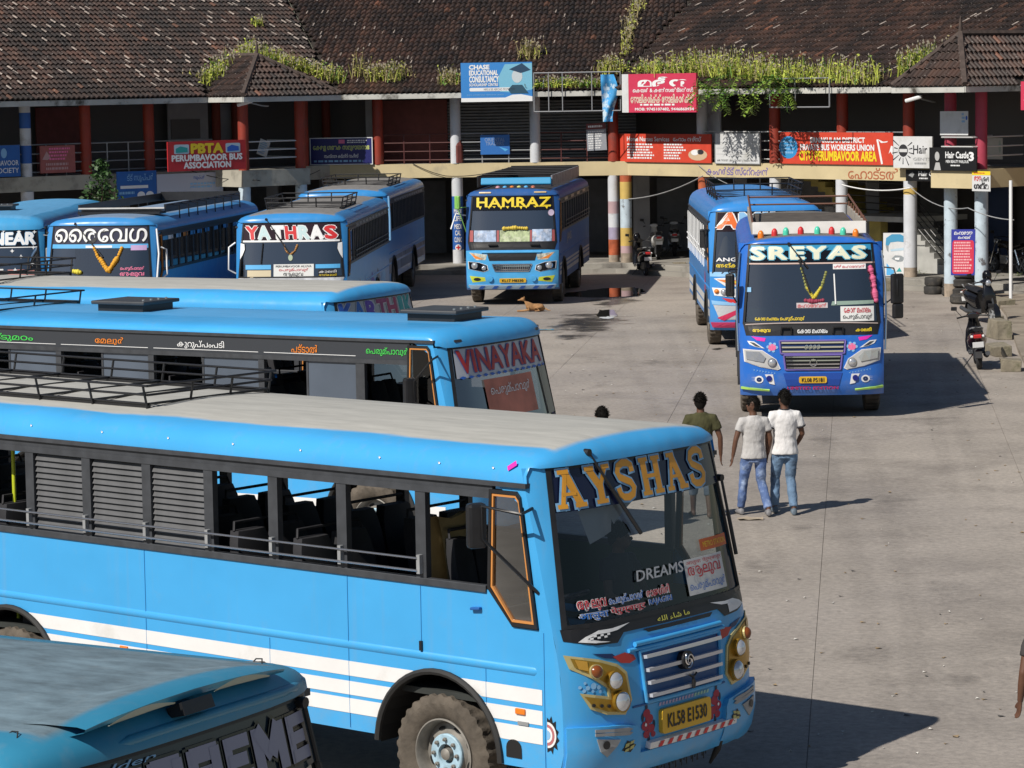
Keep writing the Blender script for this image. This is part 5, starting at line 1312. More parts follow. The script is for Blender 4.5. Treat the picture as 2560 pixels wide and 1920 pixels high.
g = grille(B, -0.56, 0.58, 1.16, 1.38, 3, P_rdeep, mat('mauve_frame', (0.16, 0.12, 0.4), 0.4), mat('bar_gold_white', (0.62, 0.58, 0.45), 0.3, metal=0.4), taper=0.02, bh=0.013)
text_on('oooo', fsurf, -0.13, 0.14, 1.23, 1.31, 0.045, bold=0.0, shear=0.3).build('emblem', M_chrome, g)
g = grille(B, -0.49, 0.52, 0.88, 1.13, 4, M_black, mat('mauve_frame', (0.16, 0.12, 0.4), 0.4), M_chrome, taper=0.03, bh=0.010)
MB().tube([fsurf(0.02 + 0.06 * math.cos(R(a)), 1.0 + 0.06 * math.sin(R(a)), 0.05) for a in range(0, 360, 30)], 0.012, 6, closed=True).build('emblem', M_chrome, g, 60)
headlight_pair(B, [(-1.19, 1.24), (-0.86, 1.22), (-0.62, 1.06), (-0.545, 0.90), (-0.60, 0.875), (-0.90, 0.93), (-1.17, 1.02)], 0.014, M_white, mat('bowl_grey_white', (0.5, 0.5, 0.5), 0.3), [(-0.69, 1.005, 0.075, M_chrome, M_lens)])
for sgn in (1, -1):
    prism([(sgn * a, b_) for a, b_ in [(-1.13, 1.20), (-0.90, 1.19), (-0.80, 1.09), (-0.84, 1.01), (-1.12, 1.06)]], fsurf, 0.02, 0.035).build('headlight_lens', M_lens, B.root)
    e_ = fdecal(B, 'eye_sticker', [(sgn * a, b_) for a, b_ in [(-1.12, 1.38), (-1.0, 1.37), (-0.82, 1.25), (-0.98, 1.28), (-1.08, 1.32)]], M_whitep, 0.008)
    fdecal(B, 'eye_pupil', [(sgn * a, b_) for a, b_ in [(-1.08, 1.36), (-1.0, 1.35), (-0.88, 1.27), (-0.98, 1.29)]], M_dgrey, 0.012, e_)
    fdecal(B, 'flower_sticker', ellipse(sgn * -0.69, 1.27, 0.07, 0.06, 10), M_pink, 0.008)
    mb = MB()
    for k in range(6): wrap(ellipse(sgn * -0.69 + 0.075 * math.cos(k), 1.27 + 0.065 * math.sin(k), 0.028, 0.028, 8), fsurf, 0.007, mb)
    mb.build('flower_sticker', M_cyan, B.root)
    fdecal(B, 'pink_swash', [(sgn * a, b_) for a, b_ in [(-1.05, 1.46), (-0.8, 1.43), (-0.82, 1.37), (-0.95, 1.39)]], M_magenta, 0.007)
    mb = MB()
    for k in range(8):
        a = -1.02 + 0.05 * k; b_ = 0.855 - 0.008 * k
        wrap([(sgn * a, b_), (sgn * (a + 0.035), b_ + 0.02), (sgn * a, b_ + 0.04), (sgn * (a + 0.018), b_ + 0.02)], fsurf, 0.007, mb)
    mb.build('chevron_stickers', M_cyan, B.root)
    w_ = fdecal(B, 'wheel_sticker', ellipse(sgn * -0.92, 0.71, 0.075, 0.065, 14), M_whitep, 0.007)
    fdecal(B, 'wheel_hole', ellipse(sgn * -0.92, 0.71, 0.045, 0.04, 12), P_rdeep, 0.010, w_)
    for k in range(3): fdecal(B, 'speed_line', [(sgn * (-1.06), 0.745 - 0.03 * k), (sgn * -0.95, 0.755 - 0.03 * k), (sgn * -0.95, 0.745 - 0.03 * k)], M_whitep, 0.006)
    prism([(sgn * a, b_) for a, b_ in [(-0.82, 0.80), (-0.68, 0.80), (-0.65, 0.62), (-0.74, 0.64)]], fsurf, 0.0, 0.012).build('fog_bezel', M_white, B.root)
    prism(ellipse(sgn * -0.745, 0.73, 0.05, 0.05, 14), fsurf, 0.0, 0.02).build('fog_lamp', mat('cobalt_lens', (0.01, 0.02, 0.2), 0.2), B.root)
    prism([(sgn * a, b_) for a, b_ in [(-1.22, 0.58), (-0.74, 0.535), (-0.74, 0.515), (-1.22, 0.545)]], fsurf, 0.0, 0.03).build('lime_trim', mat('lime_trim', (0.45, 0.75, 0.15), 0.4), B.root)
prism([(-0.50, 0.82), (0.52, 0.82), (0.46, 0.60), (-0.44, 0.60)], fsurf, 0.0, 0.012).build('plate_recess', mat('recess_blue', (0.015, 0.07, 0.36), 0.4), B.root)
plate(B, -0.23, 0.25, 0.65, 0.76, 'KL08 P5181')
text_on('LIMITED EDITION', fsurf, -0.43, 0.45, 0.535, 0.585, 0.012, bold=0.02).build('lettering', mat('crimson_letters', (0.6, 0.02, 0.15), 0.4), B.root)
# roof carrier: white headboard, brown rails, row of lamps
MB().obox((0.35, 0, 3.28), (0.9, 0, 0.42), (0, 1, 0), (-0.42, 0, 0.9), 0.03, 1.0, 0.12).build('headboard', mat('aged_white_board', (0.62, 0.60, 0.58), 0.6, var=0.1), B.root, bevel=0.01)
for y in (-1.0, 1.0): MB().box(-7.0, 0.3, y - 0.02, y + 0.02, 3.18, 3.36).build('carrier_board', mat('aged_white_board2', (0.42, 0.38, 0.33), 0.7, var=0.25), B.root)
M_brown = mat('rust_brown', (0.16, 0.07, 0.045), 0.6)
for z in (3.40, 3.55): MB().tube([(-6.9, -0.98, z), (-6.9, 0.98, z)], 0.02, 6).build('carrier_bar', M_brown, B.root)
for y in (-1.0, 1.0): MB().tube([(0.2, y, 3.40), (-6.9, y, 3.58)], 0.02, 6).build('carrier_rail', M_brown, B.root)
for i in range(7): MB().tube([(-0.5 - i, 1.0, 3.2), (-0.5 - i, 1.0, 3.46)], 0.018, 5).build('carrier_post', M_brown, B.root)
MB().box(-6.8, 0.2, -0.9, 0.9, 3.20, 3.23).build('carrier_floor', mat('carrier_tin', (0.10, 0.085, 0.07), 0.7, var=0.3), B.root)
for i, m in enumerate((M_amber, M_red, M_green, M_red, M_green, M_red, M_green, M_amber)):
    y = (-0.86, -0.62, -0.42, -0.16, 0.13, 0.38, 0.58, 0.80)[i]; z = roof_z(y) * 0.0 + 2.81 + (roof_z(y) - 2.81) * 1.05
    MB().lathe([(0.055, -0.03), (0.055, 0.06), (0.045, 0.10), (0.02, 0.13), (0.001, 0.135)], 12, 'z', (0.72, y, z)).build('roof_lamp', m if m is not M_green else mat('lamp_mint', (0.08, 0.6, 0.42), 0.3), B.root, 40)
mirror(B, -1, x=1.30, z=2.35, w=0.16, h=0.40, arm=0.16); m_ = mirror(B, 1, x=1.20, z=2.25, w=0.24, h=0.52, arm=0.24)
MB().obox((1.2, 1.50, 1.86), (0.85, 0.5, 0), (-0.5, 0.85, 0), (0, 0, 1), 0.05, 0.10, 0.13).build('lower_mirror', M_black, B.root, bevel=0.03)
for sgn in (-1, 1): MB().tube([fsurf(sgn * 1.21, 2.9, 0.04), fsurf(sgn * 1.24, 2.3, 0.06), fsurf(sgn * 1.245, 1.75, 0.06), fsurf(sgn * 1.24, 1.2, 0.04)], 0.018, 6).build('grab_handle', M_chrome, B.root, 60)

# ================================================================ ground
M_asph = mat('yard_concrete', (0.374, 0.337, 0.297), 0.88, var=0.13, scale=0.35, bump=0.35, bscale=9, dirt=(0.20, 0.178, 0.158), dscale=0.45, dlo=0.50, dhi=0.80)
def yard_mat():
    """worn concrete: grit speckle, grey tyre bands and darker oil patches"""
    m = M_asph; nt = m.node_tree; b = nt.nodes['Principled BSDF']; L = nt.links.new
    old = b.inputs['Base Color'].links[0].from_socket
    tc = nt.nodes.new('ShaderNodeTexCoord')
    n = nt.nodes.new('ShaderNodeTexNoise'); n.inputs['Scale'].default_value = 11.0; n.inputs['Detail'].default_value = 9; n.inputs['Roughness'].default_value = 0.8
    L(tc.outputs['Object'], n.inputs['Vector'])
    r = nt.nodes.new('ShaderNodeValToRGB'); r.color_ramp.elements[0].position = 0.34; r.color_ramp.elements[1].position = 0.66
    r.color_ramp.elements[0].color = (0.70, 0.70, 0.71, 1); r.color_ramp.elements[1].color = (1.22, 1.21, 1.20, 1)
    L(n.outputs['Fac'], r.inputs['Fac'])
    mx = nt.nodes.new('ShaderNodeMix'); mx.data_type = 'RGBA'; mx.blend_type = 'MULTIPLY'; mx.inputs['Factor'].default_value = 1.0
    L(old, mx.inputs['A']); L(r.outputs['Color'], mx.inputs['B'])
    n2 = nt.nodes.new('ShaderNodeTexNoise'); n2.inputs['Scale'].default_value = 0.16; n2.inputs['Detail'].default_value = 6
    mp = nt.nodes.new('ShaderNodeMapping'); mp.inputs['Scale'].default_value = (1.0, 0.45, 1.0); L(tc.outputs['Object'], mp.inputs[0]); L(mp.outputs[0], n2.inputs['Vector'])
    r2 = nt.nodes.new('ShaderNodeValToRGB'); r2.color_ramp.elements[0].position = 0.38; r2.color_ramp.elements[1].position = 0.62
    r2.color_ramp.elements[0].color = (0.86, 0.86, 0.88, 1); r2.color_ramp.elements[1].color = (1.05, 1.04, 1.02, 1); L(n2.outputs['Fac'], r2.inputs['Fac'])
    m2 = nt.nodes.new('ShaderNodeMix'); m2.data_type = 'RGBA'; m2.blend_type = 'MULTIPLY'; m2.inputs['Factor'].default_value = 1.0
    L(mx.outputs['Result'], m2.inputs['A']); L(r2.outputs['Color'], m2.inputs['B']); L(m2.outputs['Result'], b.inputs['Base Color'])
yard_mat()
g_ = MB(); g_.pts([(-300, -60, -0.008), (300, -60, -0.008), (300, 400, -0.008), (-300, 400, -0.008)])
ground = tag(g_.build('ground', mat('joint_earth', (0.22, 0.20, 0.175), 0.95, var=0.2, scale=2)), kind='structure')
# concrete bays of the yard, each slab its own piece
GR = Matrix.Rotation(R(-6.65), 4, 'Z')
for i in range(-14, 12):
    for j in range(0, 24):
        x0, x1 = i * 2.85 - 0.47, (i + 1) * 2.85 - 0.47; y0, y1 = 10 + j * 4.3, 10 + (j + 1) * 4.3
        cc = GR @ Vector(((x0 + x1) / 2, (y0 + y1) / 2, 0))
        if cc.y > 99 or cc.y < 12 or abs(cc.x) > 0.175 * cc.y + 4.5: continue
        e = 0.0035; dz = random.uniform(-0.0015, 0.0015)
        mb = MB(); n = 3
        P = [[(x0 + e + (x1 - x0 - 2 * e) * a / n, y0 + e + (y1 - y0 - 2 * e) * b_ / n, dz) for a in range(n + 1)] for b_ in range(n + 1)]
        mb.grid(P)
        edge = [(x0 + e, y0 + e), (x1 - e, y0 + e), (x1 - e, y1 - e), (x0 + e, y1 - e)]
        for k in range(4):
            a, c = edge[k], edge[(k + 1) % 4]; mb.pts([(*a, -0.008), (*c, -0.008), (*c, dz), (*a, dz)])
        mb.v = [tuple(GR @ Vector(q)) for q in mb.v]
        mb.build('slab', M_asph, ground)

# ================================================================ terminal building (three straight wings round the yard)
def dirv(a): return Vector((math.cos(R(a)), math.sin(R(a)), 0))
PB, PC = Vector((-5.6, 94.1, 0)), Vector((3.7, 92.9, 0))
ANG = (40.5, math.degrees(math.atan2(PC.y - PB.y, PC.x - PB.x)), -51.0)
PA = PB - dirv(ANG[0]) * 20.0; PD = PC + dirv(ANG[2]) * 28.0
PP = [PA, PB, PC, PD]
TN = [dirv(a) for a in ANG]; NN = [Vector((-t.y, t.x, 0)) for t in TN]     # NN points away from the yard
MT = [NN[0]]
for k in (1, 2):
    h = (NN[k - 1] + NN[k]).normalized(); MT.append(h / h.dot(NN[k]))
MT.append(NN[2])
FL = [(PP[i + 1] - PP[i]).length for i in range(3)]
def fp(i, u, off, z):
    """point on wing i, u metres from its first corner, off metres behind the front line"""
    return PP[i] + TN[i] * u + NN[i] * off + Vector((0, 0, z))
def urange(i, off):
    return (MT[i] * off).dot(TN[i]), FL[i] + (MT[i + 1] * off).dot(TN[i])
def fac(px, off=0.0, wing=None):
    """where the line of sight through column px meets the front line moved back by off: (wing, u)"""
    best = None
    d = ray(px, 300); d2 = Vector((d.x, d.y, 0))
    for i in ((0, 1, 2) if wing is None else (wing,)):
        den = d2.dot(NN[i])
        if abs(den) < 1e-6: continue
        k = (PP[i] + NN[i] * off).dot(NN[i]) / den
        q = d2 * k; u = (q - PP[i]).dot(TN[i]); a, b_ = urange(i, off)
        if wing is not None or (a - 0.01 <= u <= b_ + 0.01): best = (i, u); break
    return best or (1, 0.0)
def z_at(px, py, i, off):
    q = at_plane(px, py, PP[i] + NN[i] * off, NN[i]); return q.z
M_beam = mat('cream_beam', (0.60, 0.50, 0.30), 0.8, var=0.1, scale=1.2, dirt=(0.34, 0.30, 0.22), dscale=1.1, dlo=0.55, dhi=0.78)
M_beamg = mat('shaded_cream_beam', (0.40, 0.38, 0.32), 0.85, var=0.12, scale=1.5, dirt=(0.16, 0.15, 0.13), dscale=1.3, dlo=0.5, dhi=0.72)  # greyer beam colour with the left wing's shade painted in, plus dirt patches
M_redcol = mat('red_column', (0.30, 0.038, 0.020), 0.6, var=0.12, scale=3, dirt=(0.2, 0.05, 0.04), dscale=2)
M_pinkcol = mat('crimson_column', (0.42, 0.05, 0.09), 0.6, var=0.1, scale=3)
M_whitecol = mat('whitewashed_column', (0.62, 0.64, 0.68), 0.7, var=0.08, scale=2, dirt=(0.36, 0.35, 0.34), dscale=2.2, dlo=0.55, dhi=0.75)
M_bluecol = mat('blue_column_band', (0.03, 0.12, 0.42), 0.6)
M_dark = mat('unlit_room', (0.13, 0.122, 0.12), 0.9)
M_maroonw = mat('maroon_shutter', (0.17, 0.045, 0.038), 0.7, var=0.15)
M_walls = mat('grey_wall', (0.30, 0.30, 0.31), 0.85, var=0.15, scale=1.5)
M_fascia = mat('pale_fascia', (0.50, 0.50, 0.47), 0.8, var=0.15, scale=1.5, dirt=(0.07, 0.065, 0.055), dscale=1.4, dlo=0.52, dhi=0.66)
M_plinth = mat('plinth_cement', (0.30, 0.285, 0.255), 0.9, var=0.15, scale=1.2, dirt=(0.12, 0.11, 0.10), dscale=1.0, bump=0.3)
Z_BT, Z_BB, Z_E, Z_P = 3.42, 2.99, 5.60, 0.30
bld = empty('terminal_building', tuple(PB), 0.0, 'two-storey bus terminal with a dark tiled roof, red columns and cream beam', 'building')
BI = Matrix.Translation(PB).inverted()
def bbuild(mb, name, m, parent=None, smooth=0, bevel=0.0):
    mb.v = [tuple(Vector(p) - PB) for p in mb.v]
    return mb.build(name, m, parent or bld, smooth, bevel)
def wing_strip(mb, i, o0, o1, z0, z1, u0=None, u1=None, m=0):
    """solid bar along wing i between two offsets with mitred ends"""
    def e(off, w):
        r_ = urange(i, off)
        return (r_[0] if u0 is None else u0) if w == 0 else (r_[1] if u1 is None else u1)
    b = len(mb.v)
    for z in (z0, z1):
        for off, w in ((o0, 0), (o0, 1), (o1, 1), (o1, 0)): mb.v.append(tuple(fp(i, e(off, w), off, z)))
    for q in ((0, 3, 2, 1), (4, 5, 6, 7), (0, 1, 5, 4), (1, 2, 6, 5), (2, 3, 7, 6), (3, 0, 4, 7)): mb.face([b + k for k in q], m)
    return mb
for i in range(3):
    bbuild(wing_strip(MB(), i, -0.45, 15, 0.004, Z_P), 'plinth', M_plinth, bevel=0.02)
    bbuild(wing_strip(MB(), i, -0.85, -0.455, 0.004, 0.14), 'step', M_plinth)
    bbuild(wing_strip(MB(), i, 0.0, 0.32, Z_BB, Z_BT), 'beam', M_beamg if i == 0 else M_beam)
    bbuild(wing_strip(MB(), i, 0.325, 14.5, Z_BT - 0.16, Z_BT - 0.003), 'floor_slab', M_walls)
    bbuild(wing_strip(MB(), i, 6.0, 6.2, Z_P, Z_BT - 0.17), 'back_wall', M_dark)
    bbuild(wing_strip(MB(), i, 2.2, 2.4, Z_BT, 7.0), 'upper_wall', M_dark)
    bbuild(wing_strip(MB(), i, -1.0, -0.94, Z_E - 0.14, Z_E + 0.02), 'fascia', M_fascia)
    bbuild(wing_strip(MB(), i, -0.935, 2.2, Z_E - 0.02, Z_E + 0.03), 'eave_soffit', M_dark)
# cross walls and inner pillars of the ground floor
for px in (1000, 1250, 1410, 1600, 1612, 1850, 2060, 2180, 800, 640, 300):
    i, u = fac(px, 3.0); o = random.choice((2.2, 3.0, 3.6))
    p = fp(i, u, o, 0); mb = MB().box(p.x - 0.18, p.x + 0.18, p.y - 0.18, p.y + 0.18, Z_P, Z_BT - 0.17)
    bbuild(mb, 'inner_pillar', M_walls)

def col_at(px, z0, z1, r, bands, off=0.14, wing=None, nm='pillar', sides=16, P=None):
    """column painted in bands: list of (fraction from bottom, material)"""
    if P is None:
        i, u = fac(px, off, wing); P = fp(i, u, off, 0)
    mats = [b_[1] for b_ in bands]; mb = MB()
    for k, (f, m_) in enumerate(bands):
        f2 = bands[k + 1][0] if k + 1 < len(bands) else 1.0
        za, zb_ = z0 + (z1 - z0) * f, z0 + (z1 - z0) * f2
        mb.lathe([(r, za), (r, zb_)], sides, 'z', (P.x, P.y, 0), k)
    return bbuild(mb, nm, mats, None, 40)
M_ycol = mat('ochre_column', (0.60, 0.42, 0.12), 0.7, var=0.12, scale=3); M_pcol = mat('faded_pink_column', (0.46, 0.32, 0.34), 0.75, var=0.15, scale=3)
M_lcol = mat('pale_blue_column', (0.52, 0.62, 0.70), 0.7, var=0.12, scale=4, dirt=(0.15, 0.15, 0.16), dscale=5, dlo=0.58, dhi=0.66)
M_grime = mat('grimy_column', (0.34, 0.28, 0.22), 0.85, var=0.35, scale=6)
M_rust = mat('rust_red_column', (0.42, 0.10, 0.04), 0.75, var=0.25, scale=5)
gz0, gz1 = Z_P, Z_BB
col_at(62, gz0, gz1, 0.19, [(0, M_whitecol)])
col_at(1140, gz0, gz1, 0.175, [(0, M_whitecol), (0.16, M_bluecol), (0.78, M_whitecol)])
col_at(1531, gz0, gz1, 0.17, [(0, M_grime), (0.08, M_rust), (0.26, mat('mauve_column', (0.38, 0.34, 0.48), 0.75, var=0.2)), (0.40, M_whitecol), (0.56, M_pcol), (0.70, M_whitecol)])
col_at(1562, gz0 - 0.1, gz1, 0.18, [(0, M_grime), (0.14, M_pcol), (0.22, M_ycol), (0.42, M_lcol), (0.74, M_ycol), (0.93, M_rust)], off=-0.16, sides=4 * 4)
col_at(1757, gz0, gz1, 0.16, [(0, M_rust), (0.5, M_pcol), (0.7, M_rust)])
col_at(1937, gz0, gz1, 0.17, [(0, M_whitecol)])
col_at(2103, gz0, gz1, 0.17, [(0, M_ycol), (0.3, M_lcol), (0.62, M_whitecol)])
col_at(2275, gz0, gz1, 0.19, [(0, M_grime), (0.10, M_whitecol), (0.86, M_ycol), (0.93, M_whitecol)])
col_at(2700, gz0, gz1, 0.19, [(0, M_redcol)]); col_at(-150, gz0, gz1, 0.19, [(0, M_redcol)])
for px in (280, 500, 820, 960): col_at(px, gz0, gz1, 0.17, [(0, M_grime)])
uz0, uz1 = Z_BT, Z_E - 0.02
B_w = [(0, M_whitecol)]; B_r = [(0, M_redcol)]
for px, bd in ((62, [(0, M_whitecol), (0.18, M_bluecol), (0.42, M_whitecol), (0.65, M_bluecol), (0.86, M_whitecol)]), (212, B_r), (371, B_r), (757, B_r), (944, B_r), (1138, [(0, M_whitecol)]), (1337, B_w), (1532, B_r), (1755, B_w), (1937, B_r), (2106, B_r), (2272, B_r), (-120, B_r), (2640, B_r), (2720, B_r)):
    col_at(px, uz0, uz1, 0.165, bd)
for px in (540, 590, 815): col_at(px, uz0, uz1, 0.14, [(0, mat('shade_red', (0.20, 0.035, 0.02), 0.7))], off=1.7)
# the small torn red patch on the white column
mb = MB(); i, u = fac(1141, 0.14); p = fp(i, u, 0.14, 0)
mb.lathe([(0.168, Z_BT + 0.02), (0.168, Z_BT + 0.55), (0.10, Z_BT + 0.75)], 8, 'z', (p.x + 0.02, p.y - 0.012, 0)); bbuild(mb, 'red_wrap', M_maroonw)
# guard rails of the gallery between the columns
def gallery(px0, px1, m, off=0.14, n=4, z0=Z_BT + 0.12, z1=Z_BT + 0.92, posts=2, wing=None):
    a = fac(px0, off, wing); b_ = fac(px1, off, wing)
    if a[0] != b_[0]: return
    o = None
    for k in range(n):
        z = z0 + (z1 - z0) * k / (n - 1)
        mb = MB().tube([fp(a[0], a[1], off, z), fp(a[0], b_[1], off, z)], 0.019, 5)
        bbuild(mb, 'gallery_rail', m)
    for k in range(posts):
        u = a[1] + (b_[1] - a[1]) * (k + 1) / (posts + 1)
        bbuild(MB().tube([fp(a[0], u, off, Z_BT), fp(a[0], u, off, z1)], 0.022, 5), 'gallery_post', m)
M_rail = mat('gallery_rail_grey', (0.30, 0.31, 0.33), 0.5, metal=0.2); M_railm = mat('gallery_rail_maroon', (0.10, 0.03, 0.03), 0.5); M_railw = mat('gallery_rail_white', (0.6, 0.6, 0.6), 0.5)
for a, b_, m in ((-120, 62, M_rail), (62, 212, M_rail), (212, 371, M_rail), (371, 530, M_rail), (944, 1138, M_railm), (1138, 1337, M_rail), (1337, 1532, M_railm), (1755, 1937, M_railw), (1937, 2106, M_rail), (2106, 2272, M_rail)):
    gallery(a, b_, m)
# shop fronts on the upper floor: roller shutters built slat by slat, doors, a plain wall with a window
def panel(px0, px1, off, z0, z1, m, name, th=0.05, wing=None):
    a, b_ = fac(px0, off, wing), fac(px1, off, wing)
    mb = MB(); wing_strip(mb, a[0], off, off + th, z0, z1, a[1], b_[1] if b_[0] == a[0] else a[1] + 1.0); return bbuild(mb, name, m)
M_shut = mat('shutter_grey', (0.20, 0.205, 0.22), 0.55, metal=0.25, var=0.1)
def shutter(px0, px1, off, z0, z1, n=20, m=None):
    a, b_ = fac(px0, off), fac(px1, off); i = a[0]
    for k in range(n):
        za, zb_ = z0 + (z1 - z0) * k / n, z0 + (z1 - z0) * (k + 1) / n; mb = MB()
        pts = [(off, za), (off - 0.035, za + (zb_ - za) * 0.35), (off - 0.035, za + (zb_ - za) * 0.7), (off, zb_ - 0.012)]
        mb.grid([[fp(i, u, o_, z_) for u in (a[1], b_[1])] for o_, z_ in pts]); bbuild(mb, 'shutter_slat', m or M_shut, None, 30)
shutter(1160, 1326, 1.5, Z_BT, 5.35); shutter(1590, 1738, 1.6, Z_BT, 5.35)
panel(955, 1118, 1.5, Z_BT, 5.4, M_maroonw, 'shop_front'); panel(420, 520, 1.7, Z_BT, 5.5, M_walls, 'wall_panel')
panel(428, 500, 1.66, 4.35, 4.95, M_dark, 'window'); panel(90, 200, 1.9, Z_BT, 5.4, M_maroonw, 'shop_front')
panel(1765, 1800, 0.5, Z_BT, 5.4, M_whitecol, 'wall_panel'); panel(914, 930, 1.0, Z_BT, 5.5, M_walls, 'wall_panel'); panel(550, 600, 1.9, Z_BT, 5.4, M_walls, 'wall_panel')
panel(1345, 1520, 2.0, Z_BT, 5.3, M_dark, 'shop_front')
# right-hand stair seen under the gallery
M_stair = mat('stair_whitewash', (0.44, 0.44, 0.42), 0.85, var=0.15, scale=3); M_stairy = mat('stair_yellow', (0.42, 0.34, 0.10), 0.8, var=0.2, scale=3)
def px_u(px, off): return fac(px, off, 2)[1]
for k in range(9):
    ua, ub = px_u(1990 + 18 * k, 2.6), px_u(1990 + 18 * (k + 1), 2.6); z = 3.25 - 0.155 * k
    mb = MB(); wing_strip(mb, 2, 2.6, 4.0, z - 0.30, z, ua, ub); bbuild(mb, 'stair_step', M_stairy)
mb = MB(); wing_strip(mb, 2, 1.6, 4.0, 1.72, 1.87, px_u(2150, 2.6), px_u(2275, 1.6)); bbuild(mb, 'stair_landing', M_stair)
mb = MB(); wing_strip(mb, 2, 2.0, 2.3, Z_P, 1.72, px_u(2172, 2.0), px_u(2200, 2.0)); bbuild(mb, 'stair_pier', M_stairy)
for k in range(9):
    ua, ub = px_u(2268 + 11 * k, 1.6), px_u(2268 + 11 * (k + 1), 1.6); z = 1.87 - 0.165 * (k + 1)
    mb = MB(); wing_strip(mb, 2, 1.6, 2.5, Z_P, z, ua, ub); bbuild(mb, 'stair_step', M_stair)
for k in range(5):
    z = 0.35 + 0.17 * k
    a, b_ = px_u(2085, 2.4), px_u(2270, 1.55)
    bbuild(MB().tube([fp(2, a, 2.4, 2.05 + 0.2 * k), fp(2, b_, 1.55, 2.02 + 0.2 * k)], 0.018, 5), 'stair_rail', M_black)
    bbuild(MB().tube([fp(2, px_u(2262, 1.55), 1.55, 2.0 + 0.2 * k), fp(2, px_u(2370, 1.55), 1.55, 0.55 + 0.2 * k)], 0.016, 5), 'stair_rail', M_black)
for a, b_, m_ in ((560, 700, M_shut), (860, 990, M_maroonw), (1005, 1110, M_shut), (1400, 1515, M_shut), (1640, 1735, M_shut), (1770, 1925, mat('teal_shutter', (0.12, 0.2, 0.22), 0.6)), (1950, 2090, M_walls), (2300, 2380, M_shut), (2450, 2530, mat('blue_shutter', (0.08, 0.12, 0.25), 0.6))):
    panel(a, b_, 5.7, Z_P, 2.7, m_, 'shop_front')
panel(2060, 2150, 3.4, Z_P, 2.0, M_walls, 'counter', wing=2); panel(2140, 2260, 2.9, Z_P, 1.3, mat('grey_counter', (0.3, 0.31, 0.33), 0.8), 'counter', wing=2)

# ================================================================ roof
SL = math.tan(R(27.5)); CS = math.cos(R(27.5))
def roof_pt(i, u, off, h=0.0): return fp(i, u, off, Z_E + 0.05 + (off + 1.0) * SL) + (NN[i] * -math.sin(R(27.5)) + Vector((0, 0, CS))) * h
def tile_mat():
    m = bpy.data.materials.new('weathered_clay_tile'); m.use_nodes = True; nt = m.node_tree; b = nt.nodes['Principled BSDF']; L = nt.links.new
    ge = nt.nodes.new('ShaderNodeNewGeometry')
    oi = nt.nodes.new('ShaderNodeObjectInfo')
    ad = nt.nodes.new('ShaderNodeMath'); ad.operation = 'ADD'; L(ge.outputs['Random Per Island'], ad.inputs[0]); L(oi.outputs['Random'], ad.inputs[1])
    fr = nt.nodes.new('ShaderNodeMath'); fr.operation = 'FRACT'; L(ad.outputs[0], fr.inputs[0])
    r = nt.nodes.new('ShaderNodeValToRGB'); e = r.color_ramp.elements
    e[0].position = 0.0; e[0].color = (0.019, 0.0150, 0.0140, 1); e[1].position = 1.0; e[1].color = (0.15, 0.075, 0.048, 1)
    for p, c in ((0.30, (0.028, 0.0215, 0.0190)), (0.62, (0.041, 0.029, 0.0240)), (0.84, (0.058, 0.038, 0.0295)), (0.93, (0.044, 0.027, 0.022)), (0.972, (0.055, 0.033, 0.026)), (0.985, (0.08, 0.05, 0.036))):
        k = e.new(p); k.color = (*c, 1)
    L(fr.outputs[0], r.inputs['Fac'])
    tc = nt.nodes.new('ShaderNodeTexCoord')
    n = nt.nodes.new('ShaderNodeTexNoise'); n.inputs['Scale'].default_value = 0.55; n.inputs['Detail'].default_value = 6; L(ge.outputs['Position'], n.inputs['Vector'])
    r2 = nt.nodes.new('ShaderNodeValToRGB'); r2.color_ramp.elements[0].position = 0.36; r2.color_ramp.elements[0].color = (0.62, 0.62, 0.64, 1); r2.color_ramp.elements[1].position = 0.72; r2.color_ramp.elements[1].color = (1.75, 1.35, 1.2, 1)
    L(n.outputs['Fac'], r2.inputs['Fac'])
    mx = nt.nodes.new('ShaderNodeMix'); mx.data_type = 'RGBA'; mx.blend_type = 'MULTIPLY'; mx.inputs['Factor'].default_value = 1.0
    L(r.outputs['Color'], mx.inputs['A']); L(r2.outputs['Color'], mx.inputs['B'])
    n3 = nt.nodes.new('ShaderNodeTexNoise'); n3.inputs['Scale'].default_value = 17; n3.inputs['Detail'].default_value = 3; L(ge.outputs['Position'], n3.inputs['Vector'])
    r3 = nt.nodes.new('ShaderNodeValToRGB'); r3.color_ramp.elements[0].position = 0.665; r3.color_ramp.elements[0].color = (0, 0, 0, 1); r3.color_ramp.elements[1].position = 0.72; r3.color_ramp.elements[1].color = (1, 1, 1, 1)
    L(n3.outputs['Fac'], r3.inputs['Fac'])
    m2 = nt.nodes.new('ShaderNodeMix'); m2.data_type = 'RGBA'; L(r3.outputs['Color'], m2.inputs['Factor']); L(mx.outputs['Result'], m2.inputs['A']); m2.inputs['B'].default_value = (0.26, 0.23, 0.21, 1)  # pale specks mixed into the colour imitate glints on tile edges
    L(m2.outputs['Result'], b.inputs['Base Color']); b.inputs['Roughness'].default_value = 0.62
    return m
M_tile = tile_mat()
TW, TL = 0.170, 0.305
TX = [0.0, 0.022, 0.050, 0.085, 0.120, 0.148, 0.170]; TH = [0.004, 0.012, 0.046, 0.060, 0.046, 0.012, 0.004]
